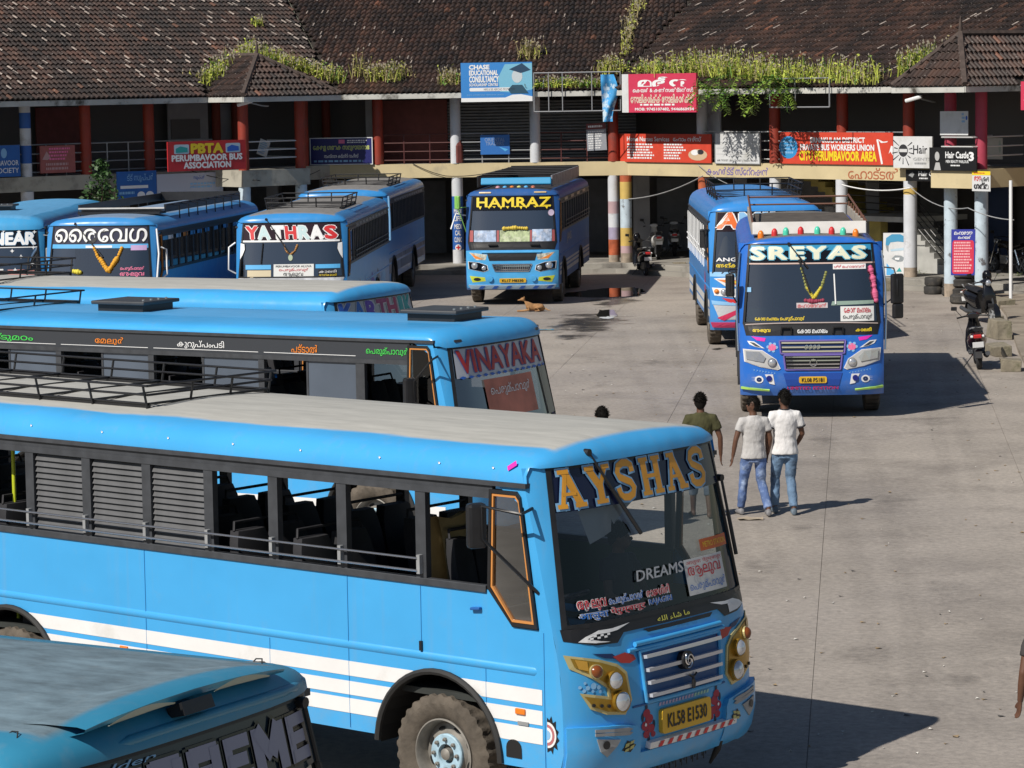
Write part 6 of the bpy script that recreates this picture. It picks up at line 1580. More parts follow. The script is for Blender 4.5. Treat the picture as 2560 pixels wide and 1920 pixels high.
def tile_into(mb, o, ud, vd, nd, jit=0.0, glint=0.0):
    """one clay tile: ribbed top, front lip"""
    b = len(mb.v); k = len(TX)
    tl = jit * random.uniform(-1, 1)
    for x, h in zip(TX, TH): mb.v.append(tuple(o + ud * (x - TW / 2) + nd * (h + 0.040 + tl) - vd * 0.03))
    for x, h in zip(TX, TH): mb.v.append(tuple(o + ud * (x - TW / 2) + nd * (h * 0.9 - 0.004) + vd * TL))
    for x, h in zip(TX, TH): mb.v.append(tuple(o + ud * (x - TW / 2) + nd * (h - 0.010 + tl) - vd * 0.03))
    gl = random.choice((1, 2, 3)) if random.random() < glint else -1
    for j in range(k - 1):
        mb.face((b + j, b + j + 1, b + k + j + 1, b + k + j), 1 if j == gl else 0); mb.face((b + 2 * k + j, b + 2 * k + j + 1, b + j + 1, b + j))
rt = MB()
for i in range(3):
    a0, a1 = urange(i, -1.0); c0, c1 = urange(i, 13.0)
    rt.pts([roof_pt(i, a0, -1.0, -0.03), roof_pt(i, a1, -1.0, -0.03), roof_pt(i, c1, 13.0, -0.03), roof_pt(i, c0, 13.0, -0.03)])
roof = bbuild(rt, 'roof', mat('roof_underlay', (0.03, 0.024, 0.02), 0.9))
def in_view(p, m=420):
    d = p - CPOS; z = d.dot(FWD); return -m < 1280 + F_PX * d.dot(CRIGHT) / z < 2560 + m and 960 - F_PX * d.dot(CUP) / z > -160
bulk = MB(); singles = []
unit = MB(); tile_into(unit, Vector((0, 0, 0)), Vector((1, 0, 0)), Vector((0, 1, 0)), Vector((0, 0, 1)))
ME_tile = unit.mesh('tile', M_tile, 40)
# outlines of the two projecting bays, in wing coordinates (kept free of main-roof tiles)
BAYS = [(0, fac(603, -1.9, 0)[1], fac(772, -1.9, 0)[1], 1.9), (2, fac(2327, -2.2, 2)[1], fac(2432, -2.2, 2)[1], 2.2)]
def on_bay(i, u, off):
    for (w, u0, u1, pr) in BAYS:
        if w == i:
            um = (u0 + u1) / 2; hw = (u1 - u0) / 2 + 0.6; dep = pr + 1.0
            # hip roof plan: ridge narrows towards the rear
            t = (off + pr + 1.0) / (dep + 2.4)
            if off < 1.2 and abs(u - um) < hw * max(0.0, 1 - max(0, (off + 0.9)) / 2.1): return True
    return False
for i in range(3):
    vd = (NN[i] * CS + Vector((0, 0, math.sin(R(27.5))))); nd = NN[i] * -math.sin(R(27.5)) + Vector((0, 0, CS))
    for r_ in range(30):
        off = -1.0 + r_ * TL * CS; u0, u1 = urange(i, off)
        k0 = int(math.ceil((u0 + 0.03) / TW)); k1 = int((u1 - 0.03) / TW)
        row_j = random.uniform(-0.02, 0.02)
        for k in range(k0, k1 + 1):
            u = k * TW + row_j
            p = roof_pt(i, u, off)
            if not in_view(p): continue
            if on_bay(i, u, off): continue
            if r_ < 2 and len(singles) < 300 and in_view(p, 0):
                singles.append((i, p, vd, nd))
            else:
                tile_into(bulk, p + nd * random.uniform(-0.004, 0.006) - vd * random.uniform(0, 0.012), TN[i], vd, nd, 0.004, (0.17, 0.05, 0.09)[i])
for (i, p, vd, nd) in singles:
    o = obj('tile', ME_tile, roof)
    o.matrix_local = Matrix(((TN[i].x, vd.x, nd.x, p.x - PB.x), (TN[i].y, vd.y, nd.y, p.y - PB.y), (TN[i].z, vd.z, nd.z, p.z - PB.z), (0, 0, 0, 1)))
# bays: floor beam, columns, hip roof with tiles
M_ridge = mat('ridge_mortar', (0.075, 0.055, 0.047), 0.9, var=0.3, scale=6)
def bay(w, u0, u1, pr, bm, cm, apex_back, apex_h):
    t, n = TN[w], NN[w]
    mb = MB(); wing_strip(mb, w, -pr, -0.003, Z_BB - 0.06, Z_BT + 0.004, u0, u1); bbuild(mb, 'bay_beam', bm)
    e = 0.55; z0 = Z_E + 0.02; ov = -pr - 0.9
    um = (u0 + u1) / 2; ap = fp(w, um, apex_back, Z_E + apex_h)
    cs = [fp(w, u0 - e, ov, z0), fp(w, u1 + e, ov, z0)]
    # where the side slopes die into the main roof
    bk = [fp(w, u0 - e, -0.95, z0), fp(w, u1 + e, -0.95, z0)]; apex_back = apex_h / SL - 0.9; ap = fp(w, um, apex_back, Z_E + apex_h)
    rg = fp(w, um, ov + (u1 - u0) / 2 + 0.5, Z_E + apex_h)
    planes = [(cs[0], cs[1], rg, rg), (bk[0], cs[0], rg, ap), (cs[1], bk[1], ap, rg)]
    for a, b_, c, d in planes:
        ud = (b_ - a); Lw = ud.length; ud = ud / Lw
        vd = ((c + d) / 2 - a); vd = vd - ud * vd.dot(ud); H = vd.length; vd = vd / H; nd = ud.cross(vd)
        mb = MB(); mb.pts([a, b_, c] if c == d else [a, b_, c, d]); bbuild(mb, 'roof_board', mat('roof_underlay', (0.03, 0.024, 0.02), 0.9), roof)
        du, cu = (d - a).dot(ud), (c - a).dot(ud); hd, hc = (d - a).dot(vd), (c - a).dot(vd)
        for r_ in range(int(max(hd, hc) / TL) + 1):
            v = r_ * TL
            if v + TL * 0.55 > max(hd, hc): continue
            f = min(1, v / max(0.01, hd)); g = min(1, v / max(0.01, hc))
            xa, xb = du * f, Lw + (cu - Lw) * g
            x = xa + 0.1
            while x < xb - 0.05:
                tile_into(bulk, a + ud * x + vd * v + nd * 0.012, ud, vd, nd, 0.004); x += TW
    mb = MB()
    mb.tube([cs[0] + Vector((0, 0, 0.05)), rg + Vector((0, 0, 0.06))], 0.09, 6); mb.tube([cs[1] + Vector((0, 0, 0.05)), rg + Vector((0, 0, 0.06))], 0.09, 6); mb.tube([rg + Vector((0, 0, 0.06)), ap + Vector((0, 0, 0.06))], 0.09, 6)
    bbuild(mb, 'ridge_tiles', M_ridge, roof, 40)
    bbuild(MB().tube([rg + Vector((0, 0, 0.05)), rg + Vector((0, 0, 0.3)), rg + Vector((0, 0, 0.52))], [0.06, 0.045, 0.01], 7), 'finial', M_ridge, roof, 60)
    for a, b_ in ((cs[0], cs[1]), (bk[0], cs[0]), (cs[1], bk[1])):
        d = (b_ - a).normalized(); mb = MB().bar(a - Vector((0, 0, 0.08)), b_ - Vector((0, 0, 0.08)), 0.05, 0.15); bbuild(mb, 'fascia', M_fascia)
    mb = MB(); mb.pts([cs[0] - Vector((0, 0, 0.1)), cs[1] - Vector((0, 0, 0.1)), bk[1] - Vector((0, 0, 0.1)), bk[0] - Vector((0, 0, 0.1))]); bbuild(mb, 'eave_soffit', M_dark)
    for u in (u0 + 0.2, u1 - 0.2):
        for o_ in (-pr + (0.2 if w == 0 else 0.55),):
            q = fp(w, u, o_, 0); col_at(0, uz0, Z_E - 0.05, 0.16, [(0, cm)], P=q); col_at(0, gz0 - 0.3, gz1 - 0.06, 0.18, [(0, M_grime), (0.12, M_lcol)], P=q)
    for k in range(3):
        z = Z_BT + 0.35 + 0.25 * k
        bbuild(MB().tube([fp(w, u0 + 0.2, -pr + 0.2, z), fp(w, u1 - 0.2, -pr + 0.2, z)], 0.02, 5), 'gallery_rail', M_railw)
        for u in (u0 + 0.2, u1 - 0.2): bbuild(MB().tube([fp(w, u, -pr + 0.2, z), fp(w, u, 0, z)], 0.02, 5), 'gallery_rail', M_railw)
    if w == 0:
        mb = MB(); wing_strip(mb, w, -pr - 0.3, -0.46, 0.002, Z_P - 0.06, u0 - 0.4, u1 + 0.4); bbuild(mb, 'plinth', M_plinth)
bay(*BAYS[0], M_beamg, M_redcol, 1.7, 1.20)
bay(*BAYS[1], M_beam, M_pinkcol, 1.8, 1.35)
tiles = bbuild(bulk, 'roof_tiles', [M_tile, mat('tile_glint', (0.30, 0.255, 0.225), 0.7, var=0.5, scale=9)], roof); tiles['kind'] = 'stuff'  # second material paints sun glints on random tile ribs
q = fp(2, 19.6, -0.2, 0); col_at(0, gz0 - 0.3, Z_E, 0.17, [(0, M_redcol)], P=q); q = fp(2, 18.6, 0.1, 0); col_at(0, gz0 - 0.3, Z_E, 0.16, [(0, M_redcol)], P=q)

# ================================================================ boards and posters
class Sign: pass
def board(name, label, cat, px0, px1, py0, py1, m, off=-0.05, wing=None, th=0.04, tilt=0.0, bay_=None, frame=None, group=None, lean=0.0):
    """flat board hung on the building: local x along the wing, z up, front face towards -y"""
    S = Sign()
    pm = (px0 + px1) / 2
    i = fac(pm, off, wing)[0]
    ua, ub = fac(px0, off, i)[1], fac(px1, off, i)[1]
    zt, zb = z_at(pm, py0, i, off), z_at(pm, py1, i, off)
    W, H = ub - ua, zt - zb
    o = MB().box(0, W, 0, th, 0, H).build(name, m)
    p = fp(i, ua, off, zb)
    Mx = Matrix(((TN[i].x, NN[i].x, 0, p.x), (TN[i].y, NN[i].y, 0, p.y), (0, 0, 1, p.z), (0, 0, 0, 1)))
    if tilt: Mx = Mx @ Matrix.Translation((W / 2, 0, H / 2)) @ Matrix.Rotation(tilt, 4, 'Y') @ Matrix.Translation((-W / 2, 0, -H / 2))
    if lean: Mx = Mx @ Matrix.Rotation(lean, 4, 'X')
    o.matrix_world = Mx
    tag(o, label, cat, group)
    S.o, S.W, S.H = o, W, H
    S.f = lambda u, v, k: Vector((u * W, -k, v * H))
    if frame:
        mb = MB(); t = 0.025
        for a, b_, c, d in ((-t, W + t, -t, 0), (-t, W + t, H, H + t), (-t, 0, 0, H), (W, W + t, 0, H)): mb.box(a, b_, -0.012, th, c, d)
        mb.build('frame', frame, o)
    return S
def st(S, s, u0, u1, v0, v1, m, bold=0.0, shear=0.0, k=0.006):
    return text_on(s, S.f, u0, u1, v0, v1, k, bold=bold, ref=bold, shear=shear).build('lettering', m, S.o)
def sp_(S, poly, m, k=0.004, name='print'):
    return wrap(poly, S.f, k, maxlen=9).build(name, m, S.o)
def rect(a, b_, c, d): return [(a, c), (b_, c), (b_, d), (a, d)]
def lines(S, u0, u1, v0, v1, n, m, k=0.006, seed=1):
    """rows of small print too fine to read"""
    rnd = random.Random(seed); mb = MB()
    for r_ in range(n):
        v = v1 - (v1 - v0) * (r_ + 0.5) / n; h = (v1 - v0) / n * 0.28; u = u0; end = u1 - rnd.random() * (u1 - u0) * 0.35
        while u < end:
            w = (u1 - u0) * rnd.uniform(0.04, 0.12); wrap(rect(u, min(u + w, end), v - h, v + h), S.f, k, mb, 9); u += w + (u1 - u0) * 0.025
    o = mb.build('small_print', m, S.o); o['kind'] = 'stuff'; return o
M_bred = mat('board_red', (0.50, 0.03, 0.035), 0.45, var=0.08, scale=2); M_bred2 = mat('board_scarlet', (0.62, 0.065, 0.035), 0.5, var=0.08)
M_bpink = mat('board_rose_red', (0.60, 0.045, 0.10), 0.5, var=0.06); M_bblue = mat('board_blue', (0.02, 0.12, 0.42), 0.45, var=0.08)
M_bnavy = mat('board_navy', (0.015, 0.018, 0.14), 0.45); M_bwhite = mat('board_white', (0.66, 0.67, 0.68), 0.55, var=0.05, dirt=(0.5, 0.5, 0.48), dscale=1.2)
M_bfaded = mat('board_faded_red', (0.34, 0.10, 0.09), 0.6, var=0.15); M_bblack = mat('board_black', (0.012, 0.012, 0.013), 0.4)
M_ink = mat('ink_dark', (0.03, 0.03, 0.035), 0.6)

S = board('sign_board', 'blue society board beside the blue and white column, cut by the picture edge', 'sign board', -60, 47, 364, 443, M_bblue)
st(S, 'PERUMBAVOOR', 0.10, 0.96, 0.36, 0.52, M_whitep, 0.01); st(S, 'SOCIETY', 0.40, 0.96, 0.12, 0.28, M_whitep, 0.01)
sp_(S, [p for p in ellipse(0.62, 0.75, 0.07, 0.16, 14)], M_cyan)
S = board('sign_board', 'small faded red notice board on the gallery rail at far left', 'sign board', 98, 185, 364, 432, M_bfaded)
lines(S, 0.25, 0.9, 0.45, 0.95, 4, M_pink, seed=3); lines(S, 0.15, 0.85, 0.08, 0.4, 2, mat('dusty_pink_ink', (0.5, 0.3, 0.3), 0.6), seed=4)
sp_(S, [(0.05, 0.5), (0.18, 0.8), (0.3, 0.55), (0.2, 0.48)], mat('dusty_pink_ink', (0.5, 0.3, 0.3), 0.6))
S = board('sign_board', 'red PBTA bus association board with yellow and white lettering', 'sign board', 417, 612, 352, 426, M_bred, off=-1.98, wing=0)
st(S, 'PBTA', 0.30, 0.70, 0.60, 0.90, M_yellow, 0.06); st(S, 'PERUMBAVOOR BUS', 0.05, 0.95, 0.34, 0.54, M_whitep, 0.05); st(S, 'ASSOCIATION', 0.20, 0.80, 0.09, 0.29, M_whitep, 0.05)
for a in (0.08, 0.74):
    sp_(S, rrect(a, a + 0.19, 0.58, 0.90, 0.03), mat('photo_pale', (0.45, 0.6, 0.7), 0.5), 0.004); sp_(S, [(a + 0.02, 0.62), (a + 0.17, 0.64), (a + 0.17, 0.78), (a + 0.08, 0.84), (a + 0.02, 0.76)], M_teal if a < 0.5 else M_bluep, 0.007)
S = board('paper_notice', 'white paper sheet hanging askew on the gallery rail beside the PBTA board', 'paper', 644, 670, 350, 390, M_card, off=0.08, th=0.004, tilt=0.35)
lines(S, 0.1, 0.9, 0.1, 0.9, 6, M_cyan, seed=6)
S = board('sign_board', 'dark blue Malayalam board with white frame on the gallery', 'sign board', 775, 928, 346, 410, M_bnavy, off=-0.06, frame=M_whitep)
st(S, 'േകരള ഗണക സമുദായസഭ', 0.04, 0.96, 0.50, 0.72, mat('pale_lime_ink', (0.55, 0.62, 0.2), 0.5), 0.03); st(S, 'സംസ്ഥാന കമ്മറ്റി ഓഫീസ്', 0.22, 0.78, 0.24, 0.40, M_whitep, 0.02); lines(S, 0.05, 0.95, 0.05, 0.18, 1, M_cyan, seed=7)
sp_(S, rect(0.46, 0.56, 0.80, 0.95), M_pink); lines(S, 0.6, 0.95, 0.8, 0.95, 2, M_whitep, seed=8)
S = board('sign_board', 'blue board with two pale figures hung under the beam behind the white-lettered bus', 'sign board', 288, 387, 428, 502, M_bblue, off=-0.5)
st(S, 'ട്ട് സൂപ്പർ', 0.25, 0.92, 0.62, 0.92, M_cyan, 0.0); sp_(S, rect(0.08, 0.78, 0.42, 0.52), M_whitep); lines(S, 0.05, 0.5, 0.2, 0.35, 1, M_cyan, seed=9)
for a in (0.60, 0.82): sp_(S, ellipse(a, 0.18, 0.10, 0.13, 14), M_whitep)
S = board('sign_board', 'white board with grey print beside the blue board under the beam', 'sign board', 388, 553, 433, 498, mat('board_lilac_white', (0.5, 0.53, 0.62), 0.6), off=-0.5)
st(S, 'സൂപ്പർ', 0.55, 0.72, 0.72, 0.92, M_bluep); lines(S, 0.5, 0.95, 0.4, 0.65, 2, M_cyan, seed=11); lines(S, 0.05, 0.9, 0.1, 0.3, 1, M_bluep, seed=12)
# college hoarding
S = board('hoarding', 'blue CHASE educational consultancy hoarding with a graduate, fixed to the eaves', 'hoarding', 1154, 1332, 156, 254, mat('hoarding_blue', (0.045, 0.24, 0.62), 0.4), off=-1.12, th=0.08)
st(S, 'CHASE', 0.12, 0.40, 0.83, 0.94, M_whitep, 0.05); st(S, 'EDUCATIONAL', 0.12, 0.52, 0.68, 0.80, M_whitep, 0.05); st(S, 'CONSULTANCY', 0.12, 0.53, 0.50, 0.65, M_whitep, 0.05); st(S, 'SCHOLARSHIP CENTRE', 0.12, 0.52, 0.40, 0.47, M_whitep, 0.03)
sp_(S, rect(0.0, 1.0, 0.0, 0.10), M_whitep); sp_(S, [(0.62, 0.10), (0.72, 0.17), (0.84, 0.18), (1.0, 0.12), (1.0, 0.08), (0.62, 0.08)], M_whitep, 0.005)
sp_(S, rrect(0.12, 0.78, 0.27, 0.36, 0.02), M_whitep, 0.005); st(S, 'HIRE & SEE ABROAD PROMOTION', 0.32, 0.76, 0.285, 0.345, M_ink)
st(S, 'www scholarship admission centre', 0.08, 0.60, 0.15, 0.20, M_cyan)
sp_(S, [(0.55, 0.25), (0.52, 0.6), (0.62, 0.95), (1.0, 0.97), (1.0, 0.3), (0.8, 0.22)], mat('hoarding_aqua', (0.20, 0.50, 0.68), 0.45), 0.003)
sp_(S, [(0.68, 0.82), (0.86, 0.97), (0.98, 0.80), (0.84, 0.72)], mat('cap_navy', (0.02, 0.06, 0.12), 0.5), 0.009); sp_(S, ellipse(0.79, 0.64, 0.075, 0.17, 16), mat('print_skin_blue', (0.55, 0.62, 0.66), 0.5), 0.007)
sp_(S, [(0.72, 0.42), (0.86, 0.42), (0.95, 0.20), (0.70, 0.20), (0.66, 0.30)], mat('gown_navy', (0.025, 0.08, 0.13), 0.5), 0.006)
S = board('sign_board', 'small blue ORIENTAL TRADERS board on the rail before the roller shutter', 'sign board', 1200, 1273, 337, 386, mat('trader_blue', (0.03, 0.16, 0.50), 0.45), off=0.06)
st(S, 'ORIENTAL', 0.15, 0.84, 0.66, 0.84, mat('slate_ink', (0.3, 0.4, 0.6), 0.5)); st(S, 'TRADERS', 0.18, 0.80, 0.46, 0.64, mat('slate_ink', (0.3, 0.4, 0.6), 0.5)); sp_(S, [(0.62, 0.40), (0.95, 0.25), (0.85, 0.15)], M_sky)
S = board('notice_board', 'small maroon-topped notice with white print hung beside the red column', 'notice', 1466, 1515, 308, 376, mat('notice_grey', (0.30, 0.32, 0.36), 0.6), off=0.0, tilt=-0.04)
sp_(S, rect(0, 1, 0.78, 1.0), mat('notice_maroon', (0.16, 0.03, 0.03), 0.5)); lines(S, 0.1, 0.9, 0.82, 0.95, 1, M_whitep, seed=13); lines(S, 0.08, 0.92, 0.05, 0.74, 8, M_whitep, seed=14)
S = board('hoarding', 'rose red Malayalam job consultancy hoarding below the roof weeds', 'hoarding', 1556, 1741, 184, 281, M_bpink, off=-1.1, th=0.07)
sp_(S, rect(0.0, 0.09, 0.0, 1.0), M_bwhite)
st(S, 'മദീന', 0.22, 0.90, 0.66, 0.92, M_whitep, 0.05); st(S, 'കെയർ & കൺസൽട്ടൻസി'.replace('കെ', 'െക'), 0.15, 0.96, 0.52, 0.64, M_whitep, 0.02)
st(S, 'േജാലികൾക്ക് േജാലികാർക്ക്', 0.12, 0.97, 0.24, 0.48, mat('cream_ink', (0.72, 0.62, 0.5), 0.5), 0.03); lines(S, 0.25, 0.95, 0.16, 0.24, 1, M_whitep, seed=15); st(S, 'MOB: 9745107482, 9446860934', 0.18, 0.97, 0.04, 0.12, M_whitep, 0.03)
S = board('sign_board', 'orange-red home nurses services board on the gallery rail', 'sign board', 1545, 1777, 335, 406, M_bred2, off=-0.06)
st(S, 'Home Nurses Services', 0.10, 0.56, 0.74, 0.90, M_whitep, 0.02); st(S, 'േഹാം നഴ്സ്', 0.60, 0.90, 0.74, 0.92, M_whitep, 0.02); lines(S, 0.10, 0.42, 0.1, 0.68, 6, M_whitep, seed=16); lines(S, 0.5, 0.74, 0.1, 0.68, 6, M_whitep, seed=17)
sp_(S, ellipse(0.86, 0.28, 0.10, 0.20, 14), mat('print_cream', (0.6, 0.45, 0.3), 0.5)); sp_(S, ellipse(0.83, 0.36, 0.04, 0.10, 10), M_whitep, 0.007); sp_(S, ellipse(0.89, 0.38, 0.035, 0.09, 10), M_ink, 0.007)
S = board('sign_board', 'white ticket office panel below the hanging creeper', 'sign board', 1788, 1898, 334, 408, M_bwhite, off=-0.05, frame=M_grey)
st(S, 'AIR TICKET | BUS TICKET | TRAIN TICKET', 0.04, 0.96, 0.04, 0.12, M_ink)
for k in range(3): sp_(S, rect(0.02, 0.98, 0.3 + 0.2 * k, 0.302 + 0.2 * k + 0.004), M_grey)
S = board('sign_board', 'long red CITU PERUMBAVOOR AREA union board with yellow lettering', 'sign board', 1949, 2232, 331, 411, M_bred2, off=-0.06)
st(S, 'ERNAKULAM DISTRICT', 0.28, 0.76, 0.68, 0.84, M_whitep, 0.04); st(S, 'PRIVATE BUS WORKERS UNION', 0.19, 0.84, 0.44, 0.62, M_whitep, 0.04); st(S, 'CITU PERUMBAVOOR AREA', 0.18, 0.86, 0.12, 0.40, M_yellow, 0.05)
sp_(S, ellipse(0.08, 0.52, 0.085, 0.36, 18), mat('emblem_blue', (0.04, 0.28, 0.60), 0.5)); lines(S, 0.01, 0.15, 0.3, 0.75, 4, M_cyan, 0.008, seed=18)
sp_(S, [(0.86, 0.78), (0.875, 0.80), (0.915, 0.04), (0.90, 0.02)], M_whitep); sp_(S, [(0.965, 0.35), (0.985, 0.60), (1.0, 0.58), (1.0, 0.30), (0.98, 0.42)], M_whitep); sp_(S, [(0.87, 0.8), (0.92, 0.72), (0.96, 0.74), (0.95, 0.70), (0.90, 0.68)], M_whitep)
S = board('sign_board', 'white Hair salon board with a black burst emblem of combs and scissors', 'sign board', 2233, 2330, 341, 420, M_bwhite, off=-0.30)
st(S, 'Hair', 0.52, 0.88, 0.46, 0.72, M_ink, 0.01); st(S, 'GENTS', 0.52, 0.96, 0.24, 0.33, M_grey); lines(S, 0.55, 0.95, 0.10, 0.2, 1, M_grey, seed=19)
sp_(S, ellipse(0.26, 0.55, 0.12, 0.20, 16), M_ink); sp_(S, rect(0.16, 0.36, 0.50, 0.60), M_bwhite, 0.007)
for k in range(14):
    a = 2 * math.pi * k / 14 + 0.2
    if 0.9 < a < 2.2: continue
    ca, sa = math.cos(a), math.sin(a); r0, r1 = 0.16, 0.24 + 0.10 * ((k * 7) % 3) / 2
    sp_(S, [(0.26 + ca * r0 * 0.9 - sa * 0.006, 0.55 + sa * r0 * 1.5 + ca * 0.01), (0.26 + ca * r1 - sa * 0.012, 0.55 + sa * r1 * 1.5 + ca * 0.02), (0.26 + ca * r1 + sa * 0.012, 0.55 + sa * r1 * 1.5 - ca * 0.02), (0.26 + ca * r0 * 0.9 + sa * 0.006, 0.55 + sa * r0 * 1.5 - ca * 0.01)], M_ink)
BW, BU0, BU1, BPR = BAYS[1]
S = board('sign_board', 'black Hair Castle board with a pale portrait on the projecting bay', 'sign board', 2323, 2441, 369, 427, M_bblack, off=-BPR - 0.08, wing=2)
st(S, 'Hair Castle', 0.35, 0.84, 0.55, 0.82, M_whitep, 0.03); st(S, '3', 0.85, 0.94, 0.45, 0.80, M_whitep, 0.05); st(S, 'MEN BEAUTY PARLOUR', 0.36, 0.84, 0.34, 0.46, M_whitep, 0.02); lines(S, 0.46, 0.74, 0.18, 0.28, 1, M_whitep, seed=20)
sp_(S, ellipse(0.17, 0.62, 0.05, 0.20, 14), mat('portrait_pale', (0.45, 0.45, 0.45), 0.6)); sp_(S, [(0.10, 0.02), (0.14, 0.35), (0.22, 0.35), (0.25, 0.02)], mat('portrait_pale', (0.45, 0.45, 0.45), 0.6))
S = board('sign_board', 'half hidden black Hair Castle board under the beam', 'sign board', 2264, 2332, 424, 453, M_bblack, off=-0.12, wing=2)
st(S, 'Hair C', 0.48, 0.98, 0.45, 0.85, M_whitep, 0.02); lines(S, 0.5, 0.98, 0.15, 0.35, 1, M_whitep, seed=22); sp_(S, [(0.1, 0.5), (0.25, 0.8), (0.32, 0.6), (0.25, 0.3)], M_grey)
S = board('banner', 'blank white banner tied between the crimson columns of the bay', 'banner', 2350, 2420, 278, 338, M_bwhite, off=-BPR + 0.25, wing=2, th=0.01)
sp_(S, ellipse(0.95, 0.72, 0.035, 0.09, 10), M_bluep); lines(S, 0.78, 0.9, 0.5, 0.95, 3, M_cyan, seed=23)
S = board('banner', 'grey-white seal poster at the side of the projecting bay', 'banner', 2443, 2506, 345, 398, mat('seal_white', (0.52, 0.54, 0.53), 0.6), off=-BPR + 1.6, wing=2, th=0.01)
sp_(S, ellipse(0.12, 0.72, 0.08, 0.16, 12), mat('seal_green', (0.2, 0.32, 0.3), 0.6)); sp_(S, ellipse(0.9, 0.6, 0.05, 0.3, 12), mat('seal_green2', (0.36, 0.44, 0.42), 0.6))
S = board('poster', 'yellow-headed poster with black and red print on the bay corner beam', 'poster', 2430, 2476, 428, 478, M_bwhite, off=-BPR - 0.03, wing=2, th=0.006)
sp_(S, rect(0, 1, 0.8, 1.0), M_yellow); lines(S, 0.1, 0.9, 0.86, 0.95, 1, M_red, seed=24); st(S, 'രാജ', 0.12, 0.5, 0.5, 0.75, M_red, 0.03); st(S, 'ഗിരി', 0.5, 0.92, 0.48, 0.72, M_ink, 0.03); st(S, 'ഗമ്മ', 0.1, 0.9, 0.1, 0.45, M_ink, 0.06)
S = board('sign_board', 'red board cut by the upper picture edge at right', 'sign board', 2552, 2640, 203, 275, M_bpink, off=-2.0, wing=2)
st(S, 'SALES', 0.1, 0.9, 0.3, 0.6, M_whitep)
# words painted on the beam
def beamtext(s, px0, px1, z0, z1, m):
    i, ua = fac(px0, 0.0); ub = fac(px1, 0.0, i)[1]
    text_on(s, lambda u, v, k: fp(i, u, -k, v) - PB, ua, ub, z0, z1, 0.006, bold=0.01, ref=0).build('lettering', m, bld)
beamtext('കംഫർട്ട് സ്േറ്റഷൻ', 1765, 1920, 3.06, 3.30, mat('beam_ink_violet', (0.16, 0.12, 0.40), 0.7)); beamtext('േഹാട്ടൽ', 2120, 2246, 3.02, 3.34, mat('beam_ink_russet', (0.42, 0.13, 0.06), 0.7))
# clinic wrap on the white column
i, u = fac(1140, 0.14); pc = fp(i, u, 0.14, 0) - PB
def colf(u_, v_, k): a = -math.pi / 2 + u_ / 0.18; return Vector((pc.x + (0.178 + k) * math.cos(a), pc.y + (0.178 + k) * math.sin(a), v_))
def coltext(s, z0, z1, w, m=M_whitep): text_on(s, colf, -w / 2, w / 2, z0, z1, 0.004, bold=0.02, ref=0.02).build('lettering', m, bld)
for s, z0, w in (('MEDI', 1.86, 0.24), ('LIFE', 1.63, 0.24), ('MEDI', 1.38, 0.22), ('CAL', 1.18, 0.18), ('CLINIC', 0.97, 0.24)): coltext(s, z0, z0 + 0.15, w)
for z in (2.16, 0.80):
    wrap(ellipse(0, z, 0.10, 0.10, 16), colf, 0.004, maxlen=0.05).build('clinic_disc', M_whitep, bld)
    for a, b_ in ((0.07, 0.022), (0.022, 0.07)): wrap(rect(-a, a, z - b_, z + b_), colf, 0.008, maxlen=0.05).build('clinic_cross', M_red, bld)

# standing boards in front of the building
def stand_board(name, label, cat, px0, px1, py0, py1, m, lean=0.12, zb=0.15, leg=True):
    a, b_ = at_z(px0, py1, zb), at_z(px1, py1, zb)
    W = (b_ - a).length; H = (py1 - py0) / (F_PX / ((a.y + b_.y) / 2)) * 1.01
    S = Sign(); o = MB().box(0, W, 0, 0.03, 0, H).build(name, m); tag(o, label, cat)
    t = (b_ - a).normalized(); n = Vector((-t.y, t.x, 0))
    o.matrix_world = Matrix(((t.x, n.x, 0, a.x), (t.y, n.y, 0, a.y), (0, 0, 1, zb), (0, 0, 0, 1))) @ Matrix.Rotation(-lean, 4, 'X')
    S.o, S.W, S.H = o, W, H; S.f = lambda u, v, k: Vector((u * W, -k, v * H))
    if not leg: return S
    mb = MB().tube([(0.05, 0.03, H * 0.9), (0.05, 0.03 + H * 0.25, -zb)], 0.02, 6); mb.tube([(W - 0.05, 0.03, H * 0.9), (W - 0.05, 0.03 + H * 0.25, -zb)], 0.02, 6); mb.build('prop_leg', M_grey, o)
    return S
S = stand_board('portrait_board', 'white salon board with a blue-haired bearded face leaning by the column', 'board', 2207, 2268, 583, 690, M_bwhite, zb=0.32)
sp_(S, [(0.10, 0.72), (0.12, 0.88), (0.35, 0.97), (0.70, 0.97), (0.92, 0.90), (0.92, 0.78), (0.6, 0.80), (0.3, 0.78), (0.22, 0.70)], mat('print_blue_hair', (0.05, 0.28, 0.48), 0.5))
sp_(S, [(0.10, 0.72), (0.22, 0.70), (0.22, 0.55), (0.15, 0.60)], mat('print_grey_hair', (0.25, 0.28, 0.3), 0.5)); sp_(S, [(0.3, 0.62), (0.9, 0.66), (0.88, 0.60), (0.32, 0.57)], mat('print_pale_blue', (0.45, 0.6, 0.7), 0.5))
sp_(S, [(0.35, 0.40), (0.5, 0.48), (0.75, 0.47), (0.88, 0.42), (0.8, 0.34), (0.6, 0.33)], mat('print_grey_hair', (0.25, 0.28, 0.3), 0.5)); sp_(S, [(0.48, 0.42), (0.68, 0.43), (0.66, 0.37), (0.5, 0.38)], M_whitep, 0.008)
sp_(S, [(0.15, 0.02), (0.15, 0.30), (0.35, 0.16), (0.5, 0.12), (0.4, 0.02)], M_sky); sp_(S, [(0.55, 0.10), (0.68, 0.20), (0.78, 0.10)], M_teal)
S = stand_board('price_board', 'blue and red salon price board standing on the wide tyre stack', 'board', 2377, 2437, 574, 688, mat('board_royal', (0.02, 0.03, 0.30), 0.45), zb=0.735, lean=0.14, leg=False)
